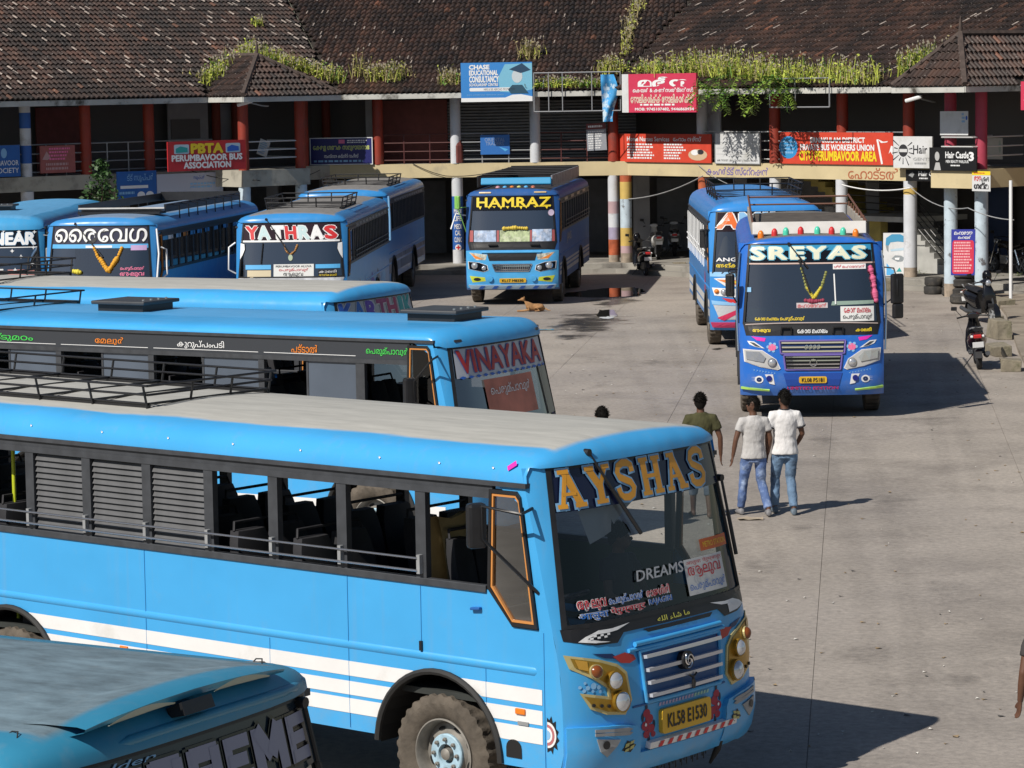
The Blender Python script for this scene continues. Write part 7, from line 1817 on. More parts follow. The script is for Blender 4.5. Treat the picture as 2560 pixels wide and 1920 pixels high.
sp_(S, rrect(0.05, 0.95, 0.03, 0.76, 0.08), mat('board_crimson', (0.60, 0.02, 0.06), 0.45)); st(S, 'മഹാരാജ', 0.12, 0.88, 0.88, 0.95, M_whitep, 0.02); st(S, 'ഹെയർ'.replace('ഹെ', 'െഹ'), 0.28, 0.82, 0.79, 0.86, M_whitep, 0.02); lines(S, 0.12, 0.9, 0.06, 0.74, 11, mat('price_pink', (0.8, 0.42, 0.45), 0.5), 0.008, seed=25)

# empty sign frames fixed to the eaves, with a torn banner
def sign_frame(label, px0, px1, py0, py1, off, mids):
    i = fac((px0 + px1) / 2, off)[0]; ua, ub = fac(px0, off, i)[1], fac(px1, off, i)[1]; zt, zb = z_at((px0 + px1) / 2, py0, i, off), z_at((px0 + px1) / 2, py1, i, off)
    p = fp(i, ua, off, zb); W, H = ub - ua, zt - zb
    o = empty('hoarding_scaffold', (0, 0, 0), 0, label, 'sign frame'); o.matrix_world = Matrix(((TN[i].x, NN[i].x, 0, p.x), (TN[i].y, NN[i].y, 0, p.y), (0, 0, 1, p.z), (0, 0, 0, 1)))
    for a, b_ in (((0, 0), (W, 0)), ((0, H), (W, H)), ((0, 0), (0, H)), ((W, 0), (W, H))): MB().tube([(a[0], 0, a[1]), (b_[0], 0, b_[1])], 0.02, 5).build('frame_bar', M_rail, o)
    for f in mids: MB().tube([(W * f, 0, 0), (W * f, 0, H)], 0.018, 5).build('frame_bar', M_rail, o)
    for f in (0.1, 0.9): MB().tube([(W * f, 0, H * 0.6), (W * f, 0.5, H * 0.9)], 0.02, 5).build('frame_stay', M_rail, o)
sign_frame('empty grey sign frame between the two eave hoardings', 1336, 1552, 181, 278, -1.1, (0.17, 0.33, 0.67))
sign_frame('empty grey sign frame under the hanging creeper', 1925, 2074, 196, 268, -1.1, (0.43,))
i, ua = fac(1503, -1.16); ub = fac(1547, -1.16, i)[1]; mb = MB(); P = []
for r_ in range(13):
    t = r_ / 12; row = []
    for c_ in range(8):
        s_ = c_ / 7; z = z_at(1525, 186 + 118 * t, i, -1.16)
        row.append(fp(i, ua + (ub - ua) * (s_ * (0.75 + 0.2 * math.sin(5 * t)) + 0.1 * t), -1.16 - 0.07 * math.sin(7 * s_ + 6 * t), z))
    P.append(row)
mb.grid(P); tag(mb.build('torn_banner', mat('torn_banner_print', (0.05, 0.30, 0.62), 0.5, var=0.5, scale=2.2, dirt=(0.55, 0.68, 0.78), dscale=2.5, dlo=0.5, dhi=0.56), None, 60), 'torn blue and white banner crumpled on the empty sign frame', 'banner')

# ================================================================ plants on the roof and at the wall
M_weed = [mat('weed_olive', (0.34, 0.35, 0.07), 0.75, var=0.3, scale=3), mat('weed_lime', (0.46, 0.52, 0.08), 0.75, var=0.3, scale=3), mat('weed_straw', (0.36, 0.30, 0.15), 0.85, var=0.25, scale=4), mat('weed_leaf', (0.13, 0.25, 0.04), 0.6, var=0.35, scale=4), mat('weed_seed', (0.36, 0.32, 0.25), 0.9)]
def roof_hit(px, py):
    """point of the tiled slope behind a pixel of the photo"""
    d = ray(px, py); best = None
    for i in range(3):
        nrm = NN[i] * -math.sin(R(27.5)) + Vector((0, 0, CS)); P0 = fp(i, 0, -1.0, Z_E + 0.05)
        k = (P0 - CPOS).dot(nrm) / d.dot(nrm)
        if k <= 0: continue
        q = CPOS + d * k; off = (q - PP[i]).dot(NN[i]); u = (q - PP[i]).dot(TN[i]); a, b_ = urange(i, off)
        if a - 0.05 <= u <= b_ + 0.05: best = q if best is None or q.y > best.y else best
    return best or at_y(px, py, 93)
def weed_clump(label, spots, n, h0, h1, cols, seed, spread=0.22, seedy=0.4, name='weed_clump', leafy=0.5):
    rnd = random.Random(seed); base = spots[0]; mb = MB()
    for k in range(n):
        t = rnd.random() * (len(spots) - 1); j = min(int(t), len(spots) - 2); f = t - j
        p = spots[j].lerp(spots[j + 1], f) + Vector((rnd.gauss(0, spread), rnd.gauss(0, spread * 0.6), 0)) - base
        h = rnd.uniform(h0, h1) * (0.65 + 0.6 * rnd.random()); a = rnd.uniform(0, 6.28); ln = rnd.gauss(0, 0.16); ln2 = rnd.gauss(0, 0.12)
        m = rnd.choices(range(len(cols)), cols)[0]
        top = p + Vector((h * ln, h * ln2, h)); mid = p.lerp(top, 0.5) + Vector((rnd.gauss(0, 0.02), 0, 0))
        w = rnd.uniform(0.008, 0.016); s_ = Vector((math.cos(a), math.sin(a), 0)) * w
        b = len(mb.v); mb.v += [tuple(p - s_), tuple(p + s_), tuple(mid + s_), tuple(mid - s_), tuple(top)]
        mb.face((b, b + 1, b + 2, b + 3), m); mb.face((b + 3, b + 2, b + 4), m)
        for q in range(rnd.randint(3, 7) if rnd.random() < leafy else 2):
            f2 = rnd.uniform(0.15, 0.98); c = p.lerp(top, f2); aa = rnd.uniform(0, 6.28); L_ = rnd.uniform(0.05, 0.12); e = Vector((math.cos(aa), math.sin(aa), rnd.uniform(-0.2, 0.9))).normalized() * L_; sd = e.cross(Vector((rnd.gauss(0, 1), rnd.gauss(0, 1), rnd.gauss(0, 1)))).normalized() * L_ * 0.22
            b = len(mb.v); mb.v += [tuple(c), tuple(c + e * 0.5 + sd), tuple(c + e), tuple(c + e * 0.5 - sd)]; mb.face((b, b + 1, b + 2, b + 3), m)
        if rnd.random() < seedy:
            b = len(mb.v); r_ = 0.022
            for dx, dz in ((-r_, 0), (0, -r_ * 1.5), (r_, 0), (0, r_ * 2.2)): mb.v.append(tuple(top + Vector((dx, 0.0, dz))))
            mb.face((b, b + 1, b + 2, b + 3), 4)
    o = mb.build(name, M_weed); o.location = base
    return tag(o, label, 'plant', 'weeds growing on the roof')
def spots(*pp): return [roof_hit(*p) for p in pp]
weed_clump('broad lime green weed bank left of the small gable', spots((520, 215), (545, 205), (585, 180), (625, 160), (640, 150), (600, 185), (560, 210)), 640, 0.30, 0.70, (4, 6, 2, 2, 0), 1)
weed_clump('long green weed bank down the right slope of the small gable', spots((665, 150), (700, 165), (750, 180), (800, 195), (850, 210)), 480, 0.22, 0.50, (4, 6, 3, 2, 0), 2, 0.2)
weed_clump('single small weed high on the tiles above the gable', spots((638, 68), (646, 66)), 40, 0.2, 0.35, (3, 6, 1, 2, 0), 3, 0.1)
weed_clump('yellowed weed tuft by the eaves left of the blue hoarding', spots((935, 208), (955, 200), (975, 208), (1015, 200)), 170, 0.30, 0.62, (3, 2, 6, 1, 0), 4, 0.15)
weed_clump('dry straw stalks between the gable and the yellowed tuft', spots((890, 200), (905, 190)), 34, 0.4, 0.85, (1, 0, 6, 0, 0), 5, 0.14)
weed_clump('small straw weed tuft touching the left edge of the blue hoarding', spots((1110, 215), (1145, 212)), 120, 0.25, 0.55, (3, 2, 6, 1, 0), 6, 0.12)
weed_clump('dry weed standing on the tiles above the right end of the blue hoarding', spots((1310, 150), (1340, 148)), 80, 0.35, 0.65, (2, 1, 6, 0, 0), 7, 0.12)
weed_clump('low leafy green growth along the gutter behind the empty frame', spots((1336, 222), (1400, 218), (1460, 220), (1505, 218)), 460, 0.12, 0.32, (3, 4, 2, 5, 0), 8, 0.16)
weed_clump('upright weeds above the torn banner', spots((1505, 188), (1530, 184), (1548, 186)), 170, 0.28, 0.55, (4, 3, 4, 1, 0), 9, 0.14)
weed_clump('trimmed looking weed tuft above the rose red hoarding', spots((1600, 186), (1630, 184), (1665, 186)), 190, 0.22, 0.45, (4, 5, 3, 1, 0), 10, 0.12)
weed_clump('straggling dry creeper running up the roof valley', spots((1562, 150), (1568, 110), (1578, 70), (1588, 40), (1600, 5)), 190, 0.18, 0.42, (3, 2, 6, 0, 0), 11, 0.10)
weed_clump('tall dense weed bank above the ticket panel', spots((1690, 195), (1735, 186), (1800, 192), (1860, 195), (1920, 200)), 720, 0.25, 0.80, (5, 6, 3, 2, 0), 12, 0.30, 0.35)
weed_clump('tall dense weed bank over the long red union board', spots((1925, 202), (1985, 206), (2050, 206), (2120, 208), (2190, 212)), 560, 0.22, 0.72, (4, 8, 2, 2, 0), 13, 0.30, 0.3)
weed_clump('green flowering weed left of the hip roof of the right bay', spots((2262, 200), (2290, 190), (2325, 180)), 240, 0.40, 0.80, (2, 6, 1, 5, 0), 14, 0.16, 0.6)
weed_clump('thin dry stalks on the slope beside the right hip roof', spots((2365, 165), (2395, 150)), 26, 0.4, 0.8, (1, 0, 6, 0, 0), 15, 0.16)
weed_clump('low mossy weeds on the right slope of the bay roof', spots((2478, 200), (2500, 180), (2520, 160)), 120, 0.08, 0.2, (4, 3, 3, 3, 0), 16, 0.16)

def leaf_spray(mb, p, d, n, L_, w, rnd, m=0, droop=0.5):
    """pinnate frond: a stalk with pairs of leaflets"""
    d = d.normalized(); prev = p; sd = d.cross(Vector((0, 0, 1))).normalized()
    for k in range(n):
        d = (d + Vector((0, 0, -droop / n))).normalized(); q = prev + d * (L_ / n)
        b = len(mb.v); s_ = sd * 0.004; mb.v += [tuple(prev - s_), tuple(prev + s_), tuple(q + s_), tuple(q - s_)]; mb.face((b, b + 1, b + 2, b + 3), m)
        for g_ in (-1, 1):
            e = (sd * g_ + d * 0.45 + Vector((0, 0, rnd.uniform(-0.35, 0.15)))).normalized() * w * (0.6 + 0.4 * math.sin(math.pi * (k + 1) / (n + 1))); ww = e.cross(Vector((rnd.uniform(-0.4, 0.4), 0.2, 1))).normalized() * w * 0.20
            b = len(mb.v); mb.v += [tuple(q), tuple(q + e * 0.45 + ww), tuple(q + e), tuple(q + e * 0.45 - ww)]; mb.face((b, b + 1, b + 2, b + 3), m)
        prev = q
rnd = random.Random(31); mb = MB(); i, u0 = fac(1745, -1.15); basep = fp(i, u0, -1.15, Z_E)
for k in range(70):
    px = rnd.uniform(1748, 1985); pyy = rnd.uniform(190, 240) - (10 if px > 1900 else 0)
    ii, uu = fac(px, -1.2); p = fp(ii, uu, -1.15 - rnd.random() * 0.35, z_at(px, pyy, ii, -1.2)) - basep
    d = Vector((rnd.gauss(0, 0.9), rnd.uniform(-0.9, -0.1), rnd.uniform(-0.6, 0.5)))
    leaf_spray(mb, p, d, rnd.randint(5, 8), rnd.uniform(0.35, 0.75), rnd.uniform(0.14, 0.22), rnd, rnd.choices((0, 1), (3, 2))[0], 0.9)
for px, py in ((1812, 262), (1885, 268), (1968, 250)):
    for k in range(4):
        ii, uu = fac(px, -1.25); p = fp(ii, uu, -1.3, z_at(px, py - 35 + 6 * k, ii, -1.25)) - basep
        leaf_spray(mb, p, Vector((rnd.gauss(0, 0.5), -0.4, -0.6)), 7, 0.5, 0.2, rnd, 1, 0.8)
o = mb.build('creeper', [mat('creeper_leaf', (0.09, 0.20, 0.03), 0.55, var=0.3, scale=5), mat('creeper_leaf_pale', (0.22, 0.34, 0.05), 0.55, var=0.25, scale=5)]); o.location = basep
tag(o, 'leafy green creeper hanging over the gutter beside the rose red hoarding', 'plant')

# small tree at the left, standing before the gallery
def small_tree(name, label, P, H, r_, n, seed, mleaf, trunk_h):
    rnd = random.Random(seed); t = empty(name, tuple(P), 0, label, 'tree')
    mb = MB().tube([(0, 0, 0), (0.03, 0.02, trunk_h * 0.5), (-0.02, 0, trunk_h), (0.02, 0.03, H * 0.85)], [0.06, 0.05, 0.035, 0.012], 7)
    for k in range(9):
        a = rnd.uniform(0, 6.28); z = rnd.uniform(trunk_h * 0.8, H * 0.8); mb.tube([(0, 0, z), (r_ * 0.5 * math.cos(a), r_ * 0.5 * math.sin(a), z + 0.25), (r_ * 0.85 * math.cos(a), r_ * 0.85 * math.sin(a), z + 0.35)], [0.02, 0.012, 0.005], 5)
    mb.build('trunk', mat('bark', (0.09, 0.065, 0.045), 0.9), t, 60)
    mb = MB()
    for k in range(n):
        a = rnd.uniform(0, 6.28); zz = rnd.random(); rad = r_ * math.sin(math.pi * (0.15 + 0.8 * zz)) * rnd.random() ** 0.4 * (0.8 + 0.3 * math.sin(3 * a + 5 * zz))
        c = Vector((rad * math.cos(a), rad * math.sin(a), trunk_h * 0.8 + (H - trunk_h * 0.8) * zz)); L_ = rnd.uniform(0.09, 0.19)
        e = Vector((rnd.gauss(0, 1), rnd.gauss(0, 1), rnd.gauss(0, 0.6))).normalized() * L_; sd = e.cross(Vector((rnd.gauss(0, 1), rnd.gauss(0, 1), rnd.gauss(0, 1)))).normalized() * L_ * 0.28
        b = len(mb.v); mb.v += [tuple(c), tuple(c + e * 0.45 + sd), tuple(c + e), tuple(c + e * 0.45 - sd)]; mb.face((b, b + 1, b + 2, b + 3))
    mb.build('crown', mleaf, t); return t
p = at_y(255, 500, 84.5); small_tree('small_tree', 'small dark green tree rising behind the bus with rounded lettering', Vector((p.x, p.y, 0)), 3.95, 0.55, 900, 41, mat('tree_leaf', (0.035, 0.085, 0.020), 0.55, var=0.4, scale=4), 2.2)
for k, (px, py, nm) in enumerate(((2290, 705, 'low weeds at the foot of the poster column beside the portrait board'), (2542, 712, 'small weed tuft at the foot of the red column and white pipe'))):
    p = at_z(px, py, 0.05); rnd = random.Random(50 + k); mb = MB()
    for q in range(60): leaf_spray(mb, Vector((rnd.gauss(0, 0.22), rnd.gauss(0, 0.12), 0.05)), Vector((rnd.gauss(0, 0.6), rnd.gauss(0, 0.4), 1)), 3, 0.28, 0.10, rnd, 0, 0.8)
    o = mb.build('weed_tuft', mat('ground_weed', (0.14, 0.20, 0.05), 0.7, var=0.3)); o.location = p; tag(o, nm, 'plant')
# cables
def cable(label, pts, r=0.012, m=None):
    base = pts[0]; mb = MB(); Q = []
    for a, b_ in zip(pts, pts[1:]):
        for k in range(10):
            t = k / 10; Q.append(a.lerp(b_, t) - base - Vector((0, 0, 0.35 * (a - b_).length * 0.12 * 4 * t * (1 - t))))
    Q.append(pts[-1] - base); mb.tube(Q, r, 4); o = mb.build('cable', m or M_rubber, None, 60); o.location = base; return tag(o, label, 'cable')
def onf(px, py, off, wing=None): i = fac(px, off, wing)[0]; q = at_plane(px, py, PP[i] + NN[i] * off, NN[i]); return q
cable('pale cable slung from the ochre column to the red and white column', [onf(1570, 498, -0.2), onf(1757, 440, -0.1)], 0.018, M_grey)
cable('black cable strung across the beam before the white clinic column', [onf(1030, 408, -0.05), onf(1115, 440, -0.06), onf(1250, 425, -0.06)])
cable('thin cable running down the beam beside the comfort station words', [onf(1745, 412, -0.05, 2), onf(1850, 470, -0.4, 2), onf(1950, 520, -0.3, 2)], 0.012, M_grey)
cable('white cable between the pale blue column and the poster column', [onf(2105, 462, -0.15), onf(2275, 470, -0.15)], 0.018, M_whitep)
cable('sagging cable from the poster column to the bay column', [onf(2278, 470, -0.2, 2), onf(2420, 520, -2.6, 2), onf(2535, 550, -2.6, 2)], 0.015, M_grey)
cable('dark cable looped along the left beam', [onf(480, 428, -0.05), onf(640, 450, -2.0, 0), onf(800, 425, -0.1)])
# street lamp on the eaves and floodlight
def flood(label, px, py, off, wing=None):
    q = onf(px, py, off, wing); o = empty('wall_lamp', tuple(q), 0, label, 'lamp')
    mb = MB().obox((0, 0, 0), (0.9, -0.3, 0.25), (0.3, 0.95, 0), (-0.25, 0, 0.95), 0.24, 0.10, 0.05); mb.build('lamp_head', M_whitep, o, bevel=0.03)
    MB().tube([(0.2, 0, 0.0), (0.5, 0.1, -0.08), (0.65, 0.5, -0.1)], 0.025, 6).build('lamp_arm', M_grey, o, 60)
flood('white street lamp head under the eaves beside the crimson column', 2284, 247, -0.9, 2); flood('small pale floodlight under the left gable eaves', 612, 258, -1.9, 0)
q = onf(2527, 560, -2.9, 2); tag(MB().tube([(0, 0, 0.06 - 0), (0, 0, 3.2)], 0.045, 8).build('drain_pipe', M_whitep, None, 60), 'white drain pipe standing against the red column at right', 'pipe').location = (q.x, q.y, 0.0)

# ================================================================ organic bodies: lofted limbs fused into one skin
ORG = []
def organic(name, mb, m, parent, voxel=0.012, smooth=6, disp=0.0):
    o = mb.build(name, m, parent)
    md = o.modifiers.new('fuse', 'REMESH'); md.mode = 'VOXEL'; md.voxel_size = voxel; md.use_smooth_shade = True
    s_ = o.modifiers.new('smooth', 'SMOOTH'); s_.factor = 0.5; s_.iterations = smooth
    if disp:
        t = bpy.data.textures.get('cloth_folds') or bpy.data.textures.new('cloth_folds', 'CLOUDS'); t.noise_scale = 0.11
        d = o.modifiers.new('folds', 'DISPLACE'); d.texture = t; d.strength = disp; d.mid_level = 0.5
    ORG.append(o); return o
def finish_organic():
    bpy.context.view_layer.update(); dg = bpy.context.evaluated_depsgraph_get()
    new = [(o, bpy.data.meshes.new_from_object(o.evaluated_get(dg))) for o in ORG]
    for o, me in new:
        o.modifiers.clear(); me.name = o.name; o.data = me
    ORG.clear()
def loft(mb, rings, n=14):
    """rings: (centre, half axis vector a, half axis vector b)"""
    b = len(mb.v); k = len(rings)
    for c, a, w in rings:
        c, a, w = Vector(c), Vector(a), Vector(w)
        for j in range(n): t = 2 * math.pi * j / n; mb.v.append(tuple(c + a * math.cos(t) + w * math.sin(t)))
    for i in range(k - 1):
        for j in range(n): j2 = (j + 1) % n; mb.face((b + i * n + j, b + i * n + j2, b + (i + 1) * n + j2, b + (i + 1) * n + j))
    mb.face([b + j for j in range(n)][::-1]); mb.face([b + (k - 1) * n + j for j in range(n)])
    return mb
def ball(mb, c, rx, ry, rz, n=12):
    rings = []
    for i in range(n + 1):
        t = math.pi * i / n; s_ = max(0.02, math.sin(t)); rings.append((Vector(c) + Vector((0, 0, -rz * math.cos(t))), (rx * s_, 0, 0), (0, ry * s_, 0)))
    return loft(mb, rings, 14)
def zr(mb, rows): return loft(mb, [((cx, cy, z), (rx, 0, 0), (0, ry, 0)) for z, cx, cy, rx, ry in rows], 18)

def hand(mb, wr, el, side, curl=0.5):
    """palm, four unequal bent fingers and a thumb leaving the side of the palm"""
    d = (wr - el).normalized(); f = Vector((0, 1, 0)); lat = d.cross(f).normalized() * side; f = lat.cross(d).normalized() * side
    # thumb points forward: f is the forward direction of the palm edge
    f = Vector((0, 1, 0)) - d * d.dot(Vector((0, 1, 0))); f.normalize(); inn = d.cross(f).normalized() * (1 if side > 0 else -1)
    pc = wr + d * 0.045
    loft(mb, [(wr - d * 0.01, f * 0.026, inn * 0.02), (wr + d * 0.03, f * 0.036, inn * 0.017), (wr + d * 0.075, f * 0.042, inn * 0.016), (wr + d * 0.09, f * 0.038, inn * 0.012)], 10)
    for k, L_ in enumerate((0.066, 0.076, 0.070, 0.055)):
        b0 = wr + d * 0.085 + f * (0.030 - 0.020 * k)
        p1 = b0 + d * L_ * 0.5 + inn * 0.010 * curl; p2 = p1 + (d * 0.8 + inn * 0.7 * curl).normalized() * L_ * 0.32; p3 = p2 + (d * 0.5 + inn * 0.9 * curl).normalized() * L_ * 0.25
        mb.tube([b0, p1, p2, p3], [0.0100, 0.0095, 0.0090, 0.0075], 7)
    t0 = wr + d * 0.03 + f * 0.03; mb.tube([t0, t0 + d * 0.03 + f * 0.022 + inn * 0.006, t0 + d * 0.060 + f * 0.028 + inn * 0.014], [0.013, 0.0115, 0.009], 7)

def person(label, P, heading, h, pose, shirt, pants, hairm, shoe=None, sleeve=0.55, collar=None, roll=False, group=None, skin=None, voxel=0.010, seated=False):
    k = h / 1.70; t = empty('person', tuple(P), heading, label, 'person', group); t.scale = (k, k, k)
    V = Vector
    sk = skin or mat('skin_brown', (0.125, 0.058, 0.034), 0.55, var=0.08, scale=6)
    hd = pose.get('head', 0.0)                    # head turn
    sh = {-1: V((-0.175, -0.01, 1.385)), 1: V((0.175, -0.01, 1.385))}
    hip = {-1: V((-0.09, 0, 0.90)), 1: V((0.09, 0, 0.90))}
    el = {-1: V(pose['elbow_l']), 1: V(pose['elbow_r'])}; wr = {-1: V(pose['wrist_l']), 1: V(pose['wrist_r'])}
    kn = {-1: V(pose['knee_l']), 1: V(pose['knee_r'])}; an = {-1: V(pose['ankle_l']), 1: V(pose['ankle_r'])}
    toe = {s_: V(pose.get('toe_' + ('l' if s_ < 0 else 'r'), an[s_] + V((0.02 * s_, 0.16, -0.055)))) for s_ in (-1, 1)}
    b = MB()
    zr(b, [(0.85, 0, 0, 0.13, 0.09), (1.0, 0, 0, 0.125, 0.085), (1.2, 0, 0, 0.14, 0.09), (1.36, 0, -0.005, 0.15, 0.085), (1.42, 0, -0.01, 0.09, 0.06), (1.46, 0, -0.008, 0.056, 0.056), (1.53, 0, 0.005, 0.052, 0.056)])
    ch, shd = math.cos(hd), math.sin(hd)
    def H(x, y, z): return V((x * ch - y * shd, x * shd + y * ch + 0.012, z))
    ball(b, H(0, -0.005, 1.605), 0.076, 0.095, 0.115); ball(b, H(0, 0.040, 1.545), 0.052, 0.055, 0.052); ball(b, H(0, 0.105, 1.590), 0.013, 0.020, 0.022, 6)
    for s_ in (-1, 1): ball(b, H(0.077 * s_, -0.005, 1.592), 0.012, 0.022, 0.032, 6)
    ball(b, H(0, 0.088, 1.556), 0.024, 0.012, 0.009, 6)
    for s_ in (-1, 1):
        b.tube([sh[s_] + V((-0.05 * s_, 0, -0.01)), sh[s_], sh[s_].lerp(el[s_], 0.5), el[s_], el[s_].lerp(wr[s_], 0.4), wr[s_]], [0.05, 0.052, 0.046, 0.038, 0.037, 0.026], 10)
        hand(b, wr[s_], el[s_], s_)
        b.tube([hip[s_] + V((0, 0, 0.03)), hip[s_].lerp(kn[s_], 0.5), kn[s_], kn[s_].lerp(an[s_], 0.4), an[s_] + V((0, 0, 0.04)), an[s_] + V((0, 0, 0.0))], [0.075, 0.068, 0.05, 0.05, 0.036, 0.036], 10)
        f = toe[s_] - an[s_]; f.z = 0; f.normalize(); sd = V((-f.y, f.x, 0))
        zb = an[s_].z - 0.07
        def ft(fx, z, w, hh): q = an[s_] + f * fx; return (V((q.x, q.y, zb + z)), sd * w, V((0, 0, hh)))
        loft(b, [ft(-0.055, 0.032, 0.022, 0.022), ft(-0.03, 0.045, 0.035, 0.042), ft(0.04, 0.042, 0.038, 0.040), ft(0.11, 0.028, 0.044, 0.026), ft(0.165, 0.020, 0.038, 0.017), ft(0.19, 0.018, 0.022, 0.012)], 10)
    organic('body', b, sk, t, voxel, 4)
    # hair: cap of short strands over crown and nape
    hm = MB(); rnd = random.Random(int(P[0] * 100)); Pg = []
    for i in range(9):
        row = []
        for j in range(25):
            a = 2 * math.pi * j / 24; back = -math.sin(a)          # back of head at -y
            lim = R(70 + 62 * max(0, back) + 26 * (1 - abs(back))); th = lim * i / 8
            r_ = 1.10 + 0.02 * math.sin(5 * a) + 0.02 * rnd.random()
            row.append(H(0.076 * r_ * math.sin(th) * math.cos(a), -0.005 + 0.095 * r_ * math.sin(th) * math.sin(a), 1.603 + 0.122 * r_ * math.cos(th)))
        row[-1] = row[0]; Pg.append(row)
    hm.grid(Pg)
    for q in range(700):
        a = rnd.uniform(0, 6.28); th = R(88) * math.sqrt(rnd.random()); d = V((0.076 * math.sin(th) * math.cos(a), 0.095 * math.sin(th) * math.sin(a), 0.122 * math.cos(th))) * 1.10
        e = d.normalized() * 0.010 + V((rnd.gauss(0, 0.009), -0.010, rnd.gauss(0, 0.005))); s2 = e.cross(V((rnd.gauss(0, 1), rnd.gauss(0, 1), 0.3))).normalized() * 0.004
        c = d; bq = len(hm.v)
        for pt in (c - s2, c + s2, c + e * 1.6): hm.v.append(tuple(H(pt.x, pt.y - 0.005, pt.z + 1.603)))
        hm.face((bq, bq + 1, bq + 2))
    hm.build('hair', hairm, t, 60)
    # shirt
    s = MB()
    zr(s, [(0.835 if not seated else 0.90, 0, 0.0, 0.198, 0.138), (0.93, 0, 0, 0.180, 0.126), (1.06, 0, 0, 0.160, 0.114), (1.20, 0, -0.005, 0.168, 0.116), (1.31, 0, -0.01, 0.186, 0.116), (1.385, 0, -0.012, 0.178, 0.096), (1.435, 0, -0.012, 0.115, 0.074), (1.462, 0, -0.010, 0.078, 0.066)])
    for s_ in (-1, 1):
        e = sh[s_].lerp(el[s_], sleeve); s.tube([sh[s_] + V((-0.07 * s_, 0, -0.01)), sh[s_] + V((-0.01 * s_, 0, -0.005)), sh[s_].lerp(el[s_], 0.3), e], [0.07, 0.074, 0.069, 0.070], 12)
    organic('shirt', s, shirt, t, 0.014, 5, 0.022)
    if collar:
        c = MB(); c.tube([V((0.068 * math.cos(a), -0.010 + 0.062 * math.sin(a), 1.462 + 0.01 * math.sin(a))) for a in [2 * math.pi * i / 16 for i in range(16)]], 0.013, 6, closed=True); c.build('collar', collar, t, 60)
        for s_ in (-1, 1):
            e = sh[s_].lerp(el[s_], sleeve); d = (el[s_] - sh[s_]).normalized(); u = d.cross(V((0, 1, 0))).normalized(); w = d.cross(u)
            MB().tube([e + (u * math.cos(a) + w * math.sin(a)) * 0.068 for a in [2 * math.pi * i / 14 for i in range(14)]], 0.010, 6, closed=True).build('cuff', collar, t, 60)
    # trousers
    q = MB()
    zr(q, [(0.78, 0, 0, 0.145, 0.105), (0.86, 0, -0.005, 0.150, 0.108), (0.93, 0, 0, 0.140, 0.100), (0.97, 0, 0, 0.13, 0.09)])
    for s_ in (-1, 1):
        end = an[s_].lerp(kn[s_], 0.06 if not roll else 0.55)
        q.tube([hip[s_] + V((0, 0, 0.02)), hip[s_].lerp(kn[s_], 0.35) + V((0, -0.01, 0)), hip[s_].lerp(kn[s_], 0.8), kn[s_], kn[s_].lerp(end, 0.5) + V((0, -0.012, 0)), end], [0.092, 0.090, 0.076, 0.070, 0.068, 0.062], 12)
    organic('trousers', q, pants, t, 0.014, 4, 0.026)
    if shoe:
        for s_ in (-1, 1):
            f = toe[s_] - an[s_]; f.z = 0; f.normalize(); sd = V((-f.y, f.x, 0)); z0 = an[s_].z - 0.085; w = MB()
            def fs(fx, z, ww, hh): c = an[s_] + f * fx; return (V((c.x, c.y, z0 + z)), sd * ww, V((0, 0, hh)))
            loft(w, [fs(-0.075, 0.035, 0.03, 0.030), fs(-0.05, 0.05, 0.043, 0.052), fs(0.03, 0.055, 0.045, 0.055), fs(0.11, 0.036, 0.050, 0.036), fs(0.18, 0.027, 0.043, 0.026), fs(0.21, 0.022, 0.025, 0.018)], 12)
            organic('shoe', w, shoe, t, 0.010, 3)
    return t
M_hair = mat('black_hair', (0.010, 0.009, 0.008), 0.85, spec=0.15)
M_olive = mat('olive_cotton', (0.060, 0.058, 0.022), 0.9, var=0.15, scale=7, bump=0.9, bscale=9, stretch=(1.6, 1.6, 0.6)); M_tee = mat('white_cotton', (0.50, 0.49, 0.485), 0.9, var=0.06, scale=6, bump=0.9, bscale=9, stretch=(1.6, 1.6, 0.6)); M_tee2 = mat('bright_white_cotton', (0.74, 0.73, 0.73), 0.9, var=0.05, scale=6, bump=0.9, bscale=9, stretch=(1.6, 1.6, 0.6))
M_jean = mat('faded_denim', (0.105, 0.17, 0.36), 0.9, var=0.45, scale=3.2, dirt=(0.36, 0.46, 0.66), dscale=4.5, dlo=0.50, dhi=0.66, bump=0.8, bscale=10); M_jean2 = mat('pale_denim', (0.16, 0.26, 0.40), 0.9, var=0.30, scale=3, dirt=(0.06, 0.09, 0.14), dscale=4.0, dlo=0.48, dhi=0.66, bump=0.8, bscale=10); M_khaki = mat('khaki_cotton', (0.26, 0.215, 0.14), 0.9, var=0.15, scale=6); M_navyc = mat('dark_cotton', (0.02, 0.022, 0.03), 0.9, var=0.2, scale=6)
M_shoe = mat('grey_shoe', (0.22, 0.22, 0.23), 0.7, var=0.3, scale=14); M_shoed = mat('slate_shoe', (0.12, 0.16, 0.2), 0.7, var=0.25, scale=14)
GRP = 'men walking across the yard'
p = at_z(1963, 1284)
person('man in bright white T-shirt with dark collar and denim trousers, walking away', (p.x, p.y, 0), R(4), 1.68, dict(elbow_l=(-0.245, -0.05, 1.10), wrist_l=(-0.235, 0.05, 0.86), elbow_r=(0.25, 0.02, 1.11), wrist_r=(0.20, 0.17, 0.95), knee_l=(-0.12, 0.10, 0.49), ankle_l=(-0.13, 0.10, 0.085), knee_r=(0.085, 0.03, 0.49), ankle_r=(0.10, -0.14, 0.085), head=0.35), M_tee2, M_jean2, M_hair, M_shoed, collar=M_navyc, sleeve=0.62, group=GRP)
p = at_z(1885, 1288)
